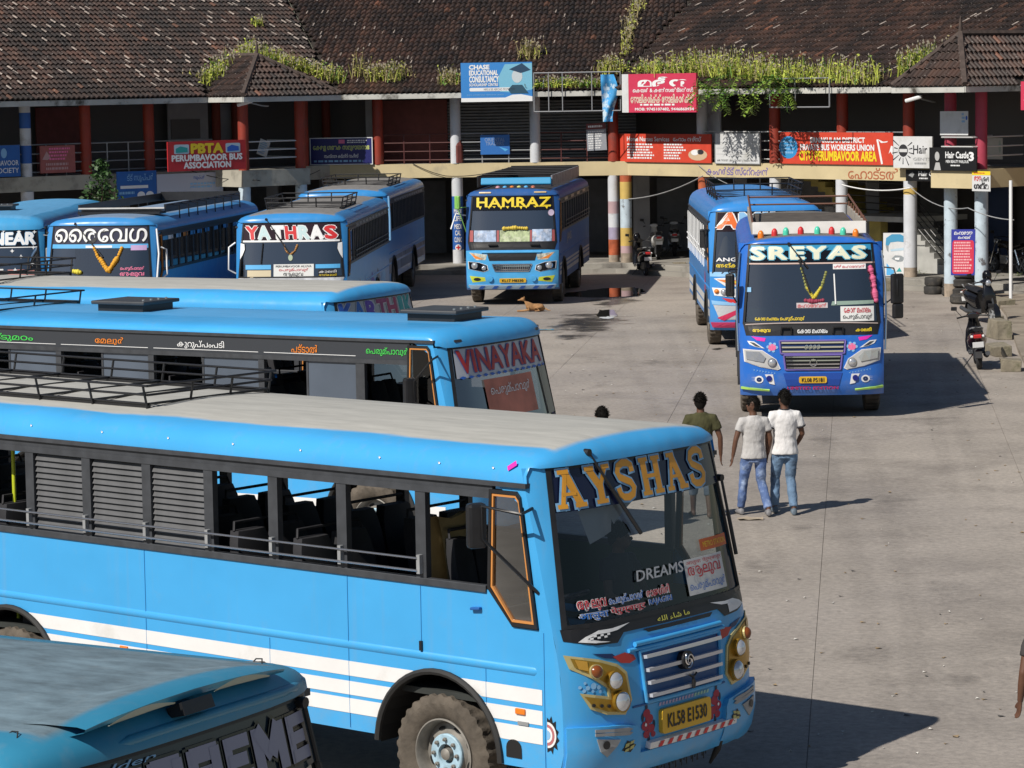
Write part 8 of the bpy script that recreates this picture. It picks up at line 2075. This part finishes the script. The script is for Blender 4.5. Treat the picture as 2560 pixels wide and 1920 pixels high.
person('man in greyish white T-shirt and faded blue jeans, looking left', (p.x, p.y, 0), R(8), 1.60, dict(elbow_l=(-0.27, -0.04, 1.11), wrist_l=(-0.31, -0.02, 0.87), elbow_r=(0.25, -0.01, 1.11), wrist_r=(0.23, 0.09, 0.88), knee_l=(-0.13, 0.09, 0.50), ankle_l=(-0.17, 0.12, 0.085), knee_r=(0.12, 0.03, 0.48), ankle_r=(0.17, -0.20, 0.10), head=0.75), M_tee, M_jean, M_hair, M_shoe, group=GRP)
p = at_z(1754, 1294)
person('barefoot man in olive T-shirt with rolled trousers, walking away beside the near bus', (p.x, p.y, 0), R(2), 1.68, dict(elbow_l=(-0.25, -0.04, 1.11), wrist_l=(-0.26, 0.05, 0.87), elbow_r=(0.265, -0.03, 1.11), wrist_r=(0.275, 0.02, 0.86), knee_l=(-0.10, 0.10, 0.50), ankle_l=(-0.10, 0.14, 0.075), knee_r=(0.09, 0.02, 0.50), ankle_r=(0.10, -0.10, 0.075), head=-0.1), M_olive, mat('slate_denim', (0.10, 0.14, 0.21), 0.9, var=0.3, scale=4), M_hair, None, roll=True, sleeve=0.6, group=GRP)
person('man in dark clothes standing beyond the near bus, only the head above its roof', (1.17, 38.9, 0), R(20), 1.67, dict(elbow_l=(-0.25, -0.04, 1.11), wrist_l=(-0.26, 0.05, 0.87), elbow_r=(0.25, -0.03, 1.11), wrist_r=(0.25, 0.05, 0.87), knee_l=(-0.10, 0.06, 0.50), ankle_l=(-0.10, 0.06, 0.085), knee_r=(0.10, 0.0, 0.50), ankle_r=(0.10, -0.05, 0.085)), M_navyc, mat('charcoal_denim', (0.05, 0.06, 0.08), 0.9, var=0.25, scale=4), M_hair, M_shoe)
person('man in pale blue and white cloth, only his hanging arm in view at right', (4.355, 24.1, 0), R(12), 1.68, dict(elbow_l=(-0.25, -0.05, 1.11), wrist_l=(-0.25, 0.02, 0.86), elbow_r=(0.26, -0.06, 1.11), wrist_r=(0.27, 0.02, 0.86), knee_l=(-0.11, 0.05, 0.50), ankle_l=(-0.11, 0.03, 0.085), knee_r=(0.10, 0.03, 0.50), ankle_r=(0.10, -0.06, 0.085)), mat('charcoal_shirt', (0.05, 0.045, 0.045), 0.9), mat('sky_white_cloth', (0.50, 0.62, 0.74), 0.9, var=0.25, scale=2.5, dirt=(0.16, 0.40, 0.62), dscale=2.0, dlo=0.52, dhi=0.6), M_hair, M_shoe, voxel=0.008)
# passenger sitting in the cab of the near bus
cb, sb = math.cos(R(-40.04)), math.sin(R(-40.04))
def in_bus(x, y, z): return Vector((0.16 + x * cb - y * sb, 24.89 + x * sb + y * cb, z))
q = in_bus(0.42, 0.62, 0.58)
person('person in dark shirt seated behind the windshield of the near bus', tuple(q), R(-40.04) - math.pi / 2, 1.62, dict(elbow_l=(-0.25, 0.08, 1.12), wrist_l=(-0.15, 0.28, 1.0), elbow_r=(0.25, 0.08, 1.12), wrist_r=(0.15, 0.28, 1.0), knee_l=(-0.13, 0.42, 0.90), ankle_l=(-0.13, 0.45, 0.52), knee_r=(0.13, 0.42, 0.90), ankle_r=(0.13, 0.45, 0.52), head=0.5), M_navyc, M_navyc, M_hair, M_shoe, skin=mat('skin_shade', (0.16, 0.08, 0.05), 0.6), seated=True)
MB().box(0.20, 0.62, 0.38, 0.86, 1.03, 1.40).build('bonnet_seat', M_seat, A.root, bevel=0.04)

# dog lying on the concrete
p = at_z(1332, 779); dog = empty('dog', tuple(p), R(180), 'tan dog lying on the concrete before the HAMRAZ bus', 'dog'); dog.scale = (0.85, 0.9, 0.82)
b = MB()
loft(b, [((-0.36, 0, 0.10), (0, 0.05, 0), (0, 0, 0.06)), ((-0.30, 0, 0.125), (0, 0.10, 0), (0, 0, 0.115)), ((-0.18, 0, 0.13), (0, 0.12, 0), (0, 0, 0.125)), ((-0.02, 0, 0.14), (0, 0.10, 0), (0, 0, 0.115)), ((0.12, 0, 0.17), (0, 0.105, 0), (0, 0, 0.15)), ((0.20, 0, 0.22), (0, 0.085, 0), (0, 0, 0.12)), ((0.25, 0, 0.29), (0, 0.06, 0), (0.03, 0, 0.07)), ((0.28, 0, 0.36), (0, 0.055, 0), (0.05, 0, 0.04))], 14)
ball(b, (0.30, 0, 0.395), 0.075, 0.06, 0.06); loft(b, [((0.33, 0, 0.39), (0, 0.04, 0), (0, 0, 0.04)), ((0.40, 0, 0.375), (0, 0.028, 0), (0, 0, 0.028)), ((0.445, 0, 0.368), (0, 0.022, 0), (0, 0, 0.02)), ((0.46, 0, 0.366), (0, 0.012, 0), (0, 0, 0.012))], 10)
for s_ in (-1, 1):
    b.tube([(0.26, 0.045 * s_, 0.43), (0.255, 0.06 * s_, 0.47), (0.27, 0.07 * s_, 0.49)], [0.028, 0.018, 0.006], 7)
    b.tube([(0.14, 0.07 * s_, 0.16), (0.12, 0.10 * s_, 0.06), (0.28, 0.09 * s_, 0.035), (0.44, 0.08 * s_, 0.03), (0.48, 0.08 * s_, 0.025)], [0.05, 0.035, 0.026, 0.024, 0.026], 8)
    b.tube([(-0.26, 0.08 * s_, 0.15), (-0.10, 0.15 * s_, 0.10), (-0.22, 0.17 * s_, 0.04), (-0.06, 0.18 * s_, 0.03)], [0.07, 0.06, 0.03, 0.022], 8)
b.tube([(-0.37, 0, 0.10), (-0.46, 0.03, 0.05), (-0.55, 0.07, 0.03)], [0.03, 0.022, 0.012], 7)
organic('body', b, mat('tan_fur', (0.36, 0.19, 0.08), 0.9, var=0.22, scale=9, dirt=(0.52, 0.36, 0.20), dscale=5, dlo=0.55, dhi=0.7), dog, 0.012, 4)
MB().lathe([(0.001, -0.012), (0.012, 0), (0.001, 0.012)], 8, 'x', (0.462, 0, 0.372)).build('nose', M_rubber, dog)
for s_ in (-1, 1): MB().lathe([(0.001, -0.008), (0.008, 0), (0.001, 0.008)], 8, 'x', (0.352, 0.036 * s_, 0.415)).build('eye', M_rubber, dog)
finish_organic()

# ================================================================ two-wheelers
def wheel_small(parent, x, r, w, m_rim, z=None):
    o = MB().lathe([(r * 0.70, -w * 0.4), (r * 0.82, -w * 0.5), (r * 0.95, -w * 0.42), (r, 0), (r * 0.95, w * 0.42), (r * 0.82, w * 0.5), (r * 0.70, w * 0.4)], 28, 'y').build('wheel', M_tyre_dark, parent, 40); o.location = (x, 0, r)
    mb = MB().lathe([(r * 0.72, -w * 0.38), (r * 0.66, -w * 0.3), (r * 0.66, w * 0.3), (r * 0.72, w * 0.38)], 28, 'y'); mb.lathe([(0.001, -w * 0.5), (r * 0.18, -w * 0.5), (r * 0.18, w * 0.5), (0.001, w * 0.5)], 12, 'y')
    for k in range(6): a = math.pi * k / 3; mb.bar((0.1 * r * math.cos(a), 0, 0.1 * r * math.sin(a)), (r * 0.68 * math.cos(a), 0, r * 0.68 * math.sin(a)), 0.03, 0.025)
    mb.build('rim', m_rim, o, 40); return o
def two_mirrors(t, x, z, w=0.30):
    for s_ in (-1, 1):
        MB().tube([(x, s_ * w * 0.8, z), (x - 0.02, s_ * (w + 0.05), z + 0.14)], 0.007, 5).build('mirror_stalk', M_black, t)
        MB().obox((x - 0.03, s_ * (w + 0.08), z + 0.17), (1, 0, 0), (0, 1, 0.1), (0, -0.1, 1), 0.015, 0.06, 0.04).build('mirror', M_black, t, bevel=0.012)
def scooter(label, P, heading, paint, front=None, seat_h=0.78, lean=0.0, box=False, plate_m=None, grp='parked two-wheelers', helmet=False):
    t = empty('scooter', tuple(P), heading, label, 'scooter', grp); t.rotation_euler = (lean, 0, heading)
    wheel_small(t, 0.62, 0.235, 0.10, M_grey); wheel_small(t, -0.60, 0.235, 0.11, M_grey)
    mb = MB(); loft(mb, [((-0.10, 0, 0.50), (0, 0.13, 0), (0.0, 0, 0.20)), ((-0.30, 0, 0.55), (0, 0.19, 0), (0, 0, 0.20)), ((-0.55, 0, 0.60), (0, 0.20, 0), (0, 0, 0.17)), ((-0.80, 0, 0.66), (0, 0.15, 0), (0, 0, 0.12)), ((-0.94, 0, 0.70), (0, 0.09, 0), (0, 0, 0.06))], 14); mb.build('rear_cowl', paint, t, 50)
    mb = MB(); loft(mb, [((0.05, 0, 0.74), (0, 0.12, 0), (0, 0, 0.05)), ((-0.12, 0, seat_h), (0, 0.16, 0), (0, 0, 0.06)), ((-0.45, 0, seat_h + 0.03), (0, 0.15, 0), (0, 0, 0.06)), ((-0.75, 0, seat_h + 0.05), (0, 0.10, 0), (0, 0, 0.05))], 12); mb.build('seat', M_black, t, 50)
    MB().box(-0.15, 0.34, -0.17, 0.17, 0.27, 0.33).build('footboard', M_dgrey, t, bevel=0.02)
    mb = MB(); loft(mb, [((0.34, 0, 0.30), (0, 0.19, 0), (0.03, 0, 0.02)), ((0.42, 0, 0.50), (0, 0.20, 0), (0.05, 0, 0)), ((0.44, 0, 0.72), (0, 0.17, 0), (0.06, 0, 0)), ((0.38, 0, 0.90), (0, 0.11, 0), (0.06, 0, 0)), ((0.34, 0, 0.98), (0, 0.10, 0), (0.07, 0, 0))], 14); mb.build('front_apron', front or paint, t, 50)
    mb = MB(); P_ = []
    for i in range(7): a = R(-20 + 32 * i); P_.append([(0.62 + 0.27 * math.cos(a), s_, 0.235 + 0.27 * math.sin(a)) for s_ in (-0.075, -0.05, 0.05, 0.075)])
    mb.grid(P_); mb.build('front_mudguard', paint, t, 60)
    MB().tube([(0.62, 0.08, 0.235), (0.46, 0.06, 0.62)], 0.025, 6).build('fork', M_dgrey, t)
    MB().tube([(0.24, -0.33, 1.0), (0.33, -0.16, 1.02), (0.33, 0.16, 1.02), (0.24, 0.33, 1.0)], 0.018, 7).build('handlebar', M_black, t, 60)
    mb = MB(); loft(mb, [((0.25, 0, 1.02), (0, 0.13, 0), (0, 0, 0.05)), ((0.38, 0, 1.03), (0, 0.14, 0), (0, 0, 0.07)), ((0.47, 0, 1.0), (0, 0.09, 0), (0, 0, 0.05))], 12); mb.build('handlebar_cowl', front or paint, t, 50)
    MB().lathe([(0.001, 0.50), (0.05, 0.495), (0.075, 0.47), (0.075, 0.44)], 14, 'x', (0, 0, 0.99)).build('headlight', M_lens, t, 50)
    two_mirrors(t, 0.27, 1.03)
    MB().obox((-0.945, 0, 0.70), (1, 0, 0.2), (0, 1, 0), (-0.2, 0, 1), 0.02, 0.08, 0.035).build('tail_light', M_red, t, bevel=0.012)
    for s_ in (-1, 1): MB().obox((-0.90, s_ * 0.11, 0.70), (1, 0, 0.2), (0, 1, 0), (-0.2, 0, 1), 0.03, 0.03, 0.02).build('indicator', M_whitep, t, bevel=0.01)
    o = MB().obox((-0.93, 0, 0.53), (0.97, 0, 0.2), (0, 1, 0), (-0.2, 0, 0.97), 0.008, 0.11, 0.055).build('number_plate', plate_m or M_whitep, t)
    MB().obox((-0.86, 0, 0.36), (0.6, 0, 0.8), (0, 1, 0), (-0.8, 0, 0.6), 0.13, 0.07, 0.012).build('rear_mudguard', M_black, t)
    MB().tube([(-0.25, -0.14, 0.26), (-0.55, -0.17, 0.27), (-0.85, -0.18, 0.34)], [0.03, 0.05, 0.05], 9).build('exhaust', M_dgrey, t, 60)
    MB().tube([(-0.70, -0.13, 0.84), (-0.92, -0.08, 0.88), (-0.92, 0.08, 0.88), (-0.70, 0.13, 0.84)], 0.014, 6).build('grab_rail', M_grey, t, 60)
    MB().box(-0.75, -0.2, -0.07, 0.07, 0.16, 0.42).build('engine', M_dgrey, t, bevel=0.03)
    MB().tube([(-0.1, 0.10, 0.25), (-0.05, 0.30, 0.005)], 0.012, 5).build('side_stand', M_dgrey, t)
    if helmet:
        mb = MB(); loft(mb, [((0.18, 0.1, 1.02), (0.09, 0, 0), (0, 0.08, 0)), ((0.18, 0.1, 1.10), (0.13, 0, 0), (0, 0.115, 0)), ((0.18, 0.1, 1.20), (0.12, 0, 0), (0, 0.105, 0)), ((0.18, 0.1, 1.27), (0.06, 0, 0), (0, 0.05, 0))], 14); mb.build('hung_helmet', M_blackgloss, t, 60)
    return t
def motorcycle(label, P, heading, paint, grp='parked two-wheelers', lean=0.0, plate_=False):
    t = empty('motorcycle', tuple(P), heading, label, 'motorcycle', grp); t.rotation_euler = (lean, 0, heading)
    wheel_small(t, 0.66, 0.30, 0.09, M_grey); wheel_small(t, -0.64, 0.30, 0.10, M_grey)
    mb = MB(); loft(mb, [((0.36, 0, 0.80), (0, 0.07, 0), (0, 0, 0.07)), ((0.22, 0, 0.86), (0, 0.14, 0), (0, 0, 0.11)), ((0.02, 0, 0.85), (0, 0.14, 0), (0, 0, 0.10)), ((-0.12, 0, 0.79), (0, 0.09, 0), (0, 0, 0.07))], 14); mb.build('fuel_tank', paint, t, 50)
    mb = MB(); loft(mb, [((-0.08, 0, 0.79), (0, 0.10, 0), (0, 0, 0.05)), ((-0.35, 0, 0.80), (0, 0.13, 0), (0, 0, 0.05)), ((-0.68, 0, 0.88), (0, 0.11, 0), (0, 0, 0.045))], 12); mb.build('seat', M_black, t, 50)
    mb = MB(); loft(mb, [((-0.10, 0, 0.66), (0, 0.10, 0), (0, 0, 0.08)), ((-0.40, 0, 0.70), (0, 0.12, 0), (0, 0, 0.07)), ((-0.80, 0, 0.82), (0, 0.07, 0), (0, 0, 0.05))], 12); mb.build('side_panel', paint, t, 50)
    mb = MB().box(-0.12, 0.22, -0.11, 0.11, 0.30, 0.56); mb.lathe([(0.001, -0.15), (0.10, -0.15), (0.10, 0.15), (0.001, 0.15)], 14, 'y', (-0.08, 0, 0.40)); mb.build('engine', M_steel, t, bevel=0.02)
    for s_ in (-1, 1): MB().tube([(0.66, 0.09 * s_, 0.30), (0.40, 0.08 * s_, 0.98)], 0.022, 7).build('fork', M_chrome, t)
    mb = MB(); P_ = []
    for i in range(7): a = R(20 + 24 * i); P_.append([(0.66 + 0.34 * math.cos(a), s_, 0.30 + 0.34 * math.sin(a)) for s_ in (-0.06, 0, 0.06)])
    mb.grid(P_); mb.build('front_mudguard', paint, t, 60)
    MB().tube([(0.20, -0.34, 1.04), (0.36, -0.14, 1.06), (0.36, 0.14, 1.06), (0.20, 0.34, 1.04)], 0.015, 7).build('handlebar', M_black, t, 60)
    MB().lathe([(0.001, 0.56), (0.06, 0.55), (0.085, 0.50), (0.06, 0.42), (0.02, 0.40)], 14, 'x', (0, 0, 0.93)).build('headlight', M_lens, t, 50)
    MB().tube([(0.15, -0.13, 0.34), (-0.2, -0.15, 0.26), (-0.55, -0.17, 0.33), (-0.90, -0.18, 0.40)], [0.022, 0.03, 0.05, 0.05], 9).build('exhaust', M_chrome, t, 60)
    MB().tube([(0.40, 0, 0.90), (0.0, 0, 0.72), (-0.1, 0, 0.3), (0.3, 0, 0.28), (0.40, 0, 0.86)], 0.025, 6).build('frame', M_black, t, 60)
    for s_ in (-1, 1): MB().tube([(-0.64, 0.10 * s_, 0.30), (-0.48, 0.12 * s_, 0.72)], 0.03, 7).build('shock_absorber', M_chrome, t); MB().tube([(-0.10, 0.09 * s_, 0.34), (-0.64, 0.09 * s_, 0.30)], 0.02, 6).build('swing_arm', M_dgrey, t)
    two_mirrors(t, 0.24, 1.06)
    MB().obox((-0.88, 0, 0.80), (1, 0, 0), (0, 1, 0), (0, 0, 1), 0.03, 0.07, 0.035).build('tail_light', M_red, t, bevel=0.012)
    MB().obox((-0.90, 0, 0.60), (0.95, 0, 0.3), (0, 1, 0), (-0.3, 0, 0.95), 0.008, 0.10, 0.055).build('number_plate', M_whitep, t)
    MB().tube([(0.0, 0.10, 0.30), (0.05, 0.28, 0.005)], 0.012, 5).build('side_stand', M_dgrey, t)
    return t
M_maroonp = mat('maroon_gloss', (0.045, 0.005, 0.009), 0.15, coat=0.5); M_blackp = mat('black_gloss_paint', (0.010, 0.010, 0.012), 0.15, coat=0.5); M_silverp = mat('silver_paint', (0.42, 0.43, 0.45), 0.3, metal=0.4); M_whitepaint = mat('white_gloss', (0.7, 0.7, 0.7), 0.2)
p = at_z(2462, 925); scooter('black and maroon scooter leaning by the broken kerb, nearest of the pair', (p.x - 0.02, p.y + 0.75, 0), R(84), M_maroonp, M_blackp, lean=-0.08)
p = at_z(2458, 815); scooter('black scooter with white front trim parked beyond the maroon one', (p.x + 0.15, p.y + 0.9, 0), R(-75), M_blackp, lean=0.08, helmet=True)
p = at_z(1598, 690); scooter('black scooter with white plate parked at the ochre column', (p.x + 0.10, p.y + 0.7, 0), R(100), M_blackp, helmet=True)
p = at_z(1642, 650, Z_P); scooter('white scooter standing in the shade behind the ochre column', (p.x, p.y + 1.0, Z_P), R(95), M_whitepaint)
p = at_z(1693, 645, Z_P); scooter('grey scooter deep in the shade beside the white one', (p.x, p.y + 1.6, Z_P), R(88), M_silverp)
p = at_z(2335, 678, Z_P); motorcycle('silver and black motorcycle side-on under the gallery by the stairs', (p.x, p.y + 0.25, Z_P), R(2), M_silverp)
p = at_z(2510, 690, Z_P - 0.06); motorcycle('dark motorcycle parked in the shade behind the red column', (p.x + 0.2, p.y + 0.6, Z_P - 0.06), R(120), M_blackp)

# ================================================================ tyres, blocks, puddles and litter
def tyre_thing(label, P, r, h, tilt=0.0):
    mb = MB().lathe([(r * 0.60, -h * 0.40), (r * 0.72, -h * 0.5), (r * 0.92, -h * 0.46), (r, -h * 0.30), (r * 0.985, 0), (r, h * 0.30), (r * 0.92, h * 0.46), (r * 0.72, h * 0.5), (r * 0.60, h * 0.40), (r * 0.62, 0)], 36, 'z', close=True)
    o = mb.build('old_tyre', mat('old_tyre_rubber', (0.042, 0.040, 0.038), 0.85, var=0.35, scale=4, dirt=(0.12, 0.105, 0.085), dscale=3, dlo=0.5, dhi=0.7), None, 40); o.location = P; o.rotation_euler = (tilt, 0, random.random()); return tag(o, label, 'tyre', 'old tyres stacked at the kerb')
a = at_z(2338, 737); b_ = at_z(2402, 742); c = at_z(2418, 762)
tyre_thing('small tyre at the bottom of the narrow stack', (a.x, a.y + 0.3, 0.115), 0.27, 0.23); tyre_thing('small tyre topmost of the narrow stack', (a.x + 0.02, a.y + 0.3, 0.348), 0.27, 0.23, 0.03)
for k, nm in enumerate(('bottom', 'middle', 'topmost')): tyre_thing('large tyre, %s of the three in the wide stack under the price board' % nm, (b_.x + 0.03 * k, b_.y + 0.45, 0.12 + 0.243 * k), 0.45, 0.24)
tyre_thing('large tyre lying alone in front of the wide stack', (c.x + 0.05, c.y + 0.45, 0.125), 0.43, 0.24)
def block(label, px, py, sx, sy, sz, rz, seed):
    rnd = random.Random(seed); p = at_z(px, py); mb = MB(); n = 3
    mb.box(-sx / 2, sx / 2, -sy / 2, sy / 2, 0, sz); mb.v = [(x + rnd.gauss(0, 0.02), y + rnd.gauss(0, 0.02), z + (rnd.gauss(0, 0.025) if z > 0 else 0)) for x, y, z in mb.v]
    o = mb.build('kerb_block', mat('broken_concrete', (0.25, 0.22, 0.165), 0.9, var=0.25, scale=4, bump=0.8, bscale=14, dirt=(0.11, 0.11, 0.06), dscale=3), None, 0, 0.012); o.location = (p.x, p.y + sy / 2, 0); o.rotation_euler = (0, 0, rz); return tag(o, label, 'concrete block', 'broken kerb blocks')
block('tall mossy kerb block beside the maroon scooter', 2506, 850, 0.36, 0.9, 0.42, 0.1, 1); block('kerb block stepped below the tall mossy one', 2504, 892, 0.40, 0.8, 0.22, 0.05, 2); block('loose cracked kerb block nearest the camera at the right edge', 2535, 930, 0.42, 0.7, 0.24, -0.15, 3); block('dark kerb block behind the scooters', 2500, 772, 0.5, 1.2, 0.22, 0.3, 4); block('square stone at the foot of the portrait board', 2215, 728, 0.55, 0.5, 0.30, 0.1, 5); block('rough stone base under the white clinic column', 1120, 682, 0.7, 0.6, 0.30, 0.1, 6); block('grey kerb block at the edge beside the azure bus', 1700, 684, 0.36, 0.4, 0.34, 0.0, 7)
mb = MB(); rr = random.Random(9)
for k in range(26):
    p = at_z(rr.uniform(2300, 2345) if k < 14 else rr.uniform(2500, 2560), rr.uniform(695, 712) if k < 14 else rr.uniform(770, 900)); s_ = rr.uniform(0.04, 0.13)
    mb.obox((p.x, p.y, s_ * 0.4), Vector((rr.gauss(0, 1), rr.gauss(0, 1), 0.2)).normalized(), Vector((0.3, 1, 0.2)).normalized(), Vector((0, 0.2, 1)).normalized(), s_, s_ * 0.7, s_ * 0.45)
tag(mb.build('rubble', mat('broken_concrete', (0.25, 0.22, 0.165), 0.9)), 'broken stones and rubble along the kerb', kind='stuff')
pv = MB(); P = [at_z(x, y) for x, y in ((2460, 722), (2700, 722), (2800, 960), (2575, 940), (2545, 880), (2515, 790))]
pv.pts([(q.x, q.y, 0.09) for q in P])
for q, w in zip(P, P[1:] + P[:1]): pv.pts([(q.x, q.y, 0.0), (w.x, w.y, 0.0), (w.x, w.y, 0.09), (q.x, q.y, 0.09)])
tag(pv.build('pavement', mat('dusty_pavement', (0.285, 0.245, 0.195), 0.92, var=0.2, scale=0.8, bump=0.4, bscale=8, dirt=(0.17, 0.14, 0.11), dscale=0.9)), kind='structure')
M_water = mat('puddle_water', (0.025, 0.024, 0.022), 0.02, spec=0.8)
def puddle(px_py, seed, m, nm='puddle', z=0.006):
    rnd = random.Random(seed); P = [at_z(*q) for q in px_py]; c = sum(P, Vector()) / len(P); Q = []
    for i, q in enumerate(P):
        w = P[(i + 1) % len(P)]
        for k in range(6): s_ = q.lerp(w, k / 6); d = (s_ - c); Q.append(c + d * (1 + rnd.gauss(0, 0.05)))
    mb = MB(); b = len(mb.v); mb.v += [(q.x, q.y, z) for q in Q]; mb.v.append((c.x, c.y, z)); n = len(Q)
    for i in range(n): mb.face((i, (i + 1) % n, n))
    o = mb.build(nm, m); at = o.data.attributes.new('fade', 'FLOAT', 'POINT'); at.data.foreach_set('value', [0.0] * n + [1.0])
    return tag(o, kind='structure')
puddle([(1505, 722), (1590, 718), (1615, 728), (1590, 740), (1500, 744), (1400, 742), (1420, 732)], 1, M_water); puddle([(1500, 776), (1535, 774), (1545, 790), (1515, 800), (1490, 790)], 2, M_water)
M_wet = stain_mat('wet_stain', (0.045, 0.042, 0.040), 0.25, 1.1, 0.42, 0.60, 0.85); M_oil = stain_mat('oil_stain', (0.05, 0.046, 0.043), 0.55, 1.6, 0.46, 0.78, 0.26); M_track = stain_mat('tyre_track', (0.12, 0.11, 0.10), 0.8, 2.2, 0.44, 0.95, 0.11)
puddle([(1300, 822), (1390, 775), (1530, 765), (1640, 785), (1540, 850), (1380, 880)], 3, M_wet, 'wet_patch', 0.0045); puddle([(1400, 752), (1560, 738), (1640, 748), (1520, 780)], 4, M_wet, 'wet_patch', 0.0055)
for q, (px, py, rx, ry) in enumerate(((1640, 905, 90, 18), (1500, 960, 60, 14), (1800, 880, 60, 12), (2250, 830, 120, 16), (2380, 790, 70, 12), (1700, 1010, 110, 20), (2050, 1100, 120, 26), (2330, 1050, 150, 26), (2240, 1250, 170, 36), (1900, 1420, 150, 36), (2350, 1480, 170, 46), (2150, 1640, 160, 44), (2420, 1700, 120, 50), (1480, 900, 80, 14), (1950, 1010, 130, 16), (2000, 1320, 90, 24))):
    puddle(ellipse(px, py, rx, ry, 7), 20 + q, M_oil, 'oil_stain', 0.0042 + 0.0002 * q)
for q, (xa, ya, xb, yb) in enumerate(((1650, 800, 1900, 1500), (1690, 800, 2010, 1500), (2330, 800, 2500, 1300), (2300, 800, 2400, 1300), (1560, 820, 1640, 1060), (2060, 1040, 2200, 1860), (2140, 1040, 2330, 1860))):
    wd = 0.22; a_, b2 = at_z(xa, ya), at_z(xb, yb); d_ = (b2 - a_).normalized(); sd_ = Vector((-d_.y, d_.x, 0)); mb = MB(); P = []; nn = 16; fd = []
    for k in range(nn + 1):
        c_ = a_.lerp(b2, k / nn) + sd_ * 0.12 * math.sin(k * 0.22 + q)
        for w_, f_ in ((-2.2, 0.0), (-0.8, 1.0), (0.8, 1.0), (2.2, 0.0)):
            p_ = c_ + sd_ * wd * 0.5 * w_; mb.v.append((p_.x, p_.y, 0.0038)); fd.append(f_ * (0 if k in (0, nn) else 1))
    for k in range(nn):
        for j in range(3): mb.face((k * 4 + j, k * 4 + j + 1, k * 4 + j + 5, k * 4 + j + 4))
    o = mb.build('tyre_track', M_track); at = o.data.attributes.new('fade', 'FLOAT', 'POINT'); at.data.foreach_set('value', fd); tag(o, kind='structure')
puddle([(1765, 872), (1800, 866), (1825, 872), (1790, 880)], 5, M_wet, 'wet_patch', 0.0045)
# litter
mb = MB(); rr = random.Random(17)
for k in range(300):
    px, py = rr.uniform(1340, 2560), rr.choice((rr.uniform(760, 1000), rr.uniform(900, 1920))); p = at_z(px, py); s_ = rr.uniform(0.010, 0.034); a = rr.uniform(0, 3.1)
    d = Vector((math.cos(a), math.sin(a), 0)) * s_; e = Vector((-d.y, d.x, 0)) * rr.uniform(0.3, 0.9); q = Vector((p.x, p.y, 0.006)); b = len(mb.v)
    mb.v += [tuple(q - d - e), tuple(q + d - e + Vector((0, 0, 0.012))), tuple(q + d + e), tuple(q - d + e + Vector((0, 0, 0.010)))]; mb.face((b, b + 1, b + 2, b + 3), rr.choices((0, 1, 2), (3, 3, 2))[0])
tag(mb.build('litter', [mat('paper_scrap', (0.6, 0.58, 0.54), 0.9), mat('dry_leaf_scrap', (0.30, 0.22, 0.13), 0.9), mat('grit', (0.09, 0.085, 0.08), 0.9)]), 'small paper scraps and dry leaves scattered on the concrete', kind='stuff')
def scrap(label, px, py, W, D, m, seed):
    rnd = random.Random(seed); p = at_z(px, py); P = [[(x * W / 5, y * D / 3 * (1 + 0.2 * math.sin(x)), 0.008 + abs(rnd.gauss(0, 0.012))) for x in range(6)] for y in range(4)]
    o = MB().grid(P).build('paper_scrap', m, None, 60); o.location = p; return tag(o, label, 'litter')
scrap('crumpled brown paper on the concrete below the walking men', 1846, 1302, 0.34, 0.22, mat('kraft_paper', (0.42, 0.35, 0.26), 0.9, var=0.2), 1); scrap('white plastic scrap lying in the wet patch', 1500, 798, 0.35, 0.5, mat('white_plastic', (0.6, 0.62, 0.64), 0.5), 2)
scrap('blue and yellow plastic wrapper near the resting dog', 1332, 827, 0.5, 0.25, mat('wrapper_blue', (0.08, 0.3, 0.5), 0.5, var=0.4, scale=5, dirt=(0.5, 0.45, 0.05), dscale=4), 3)
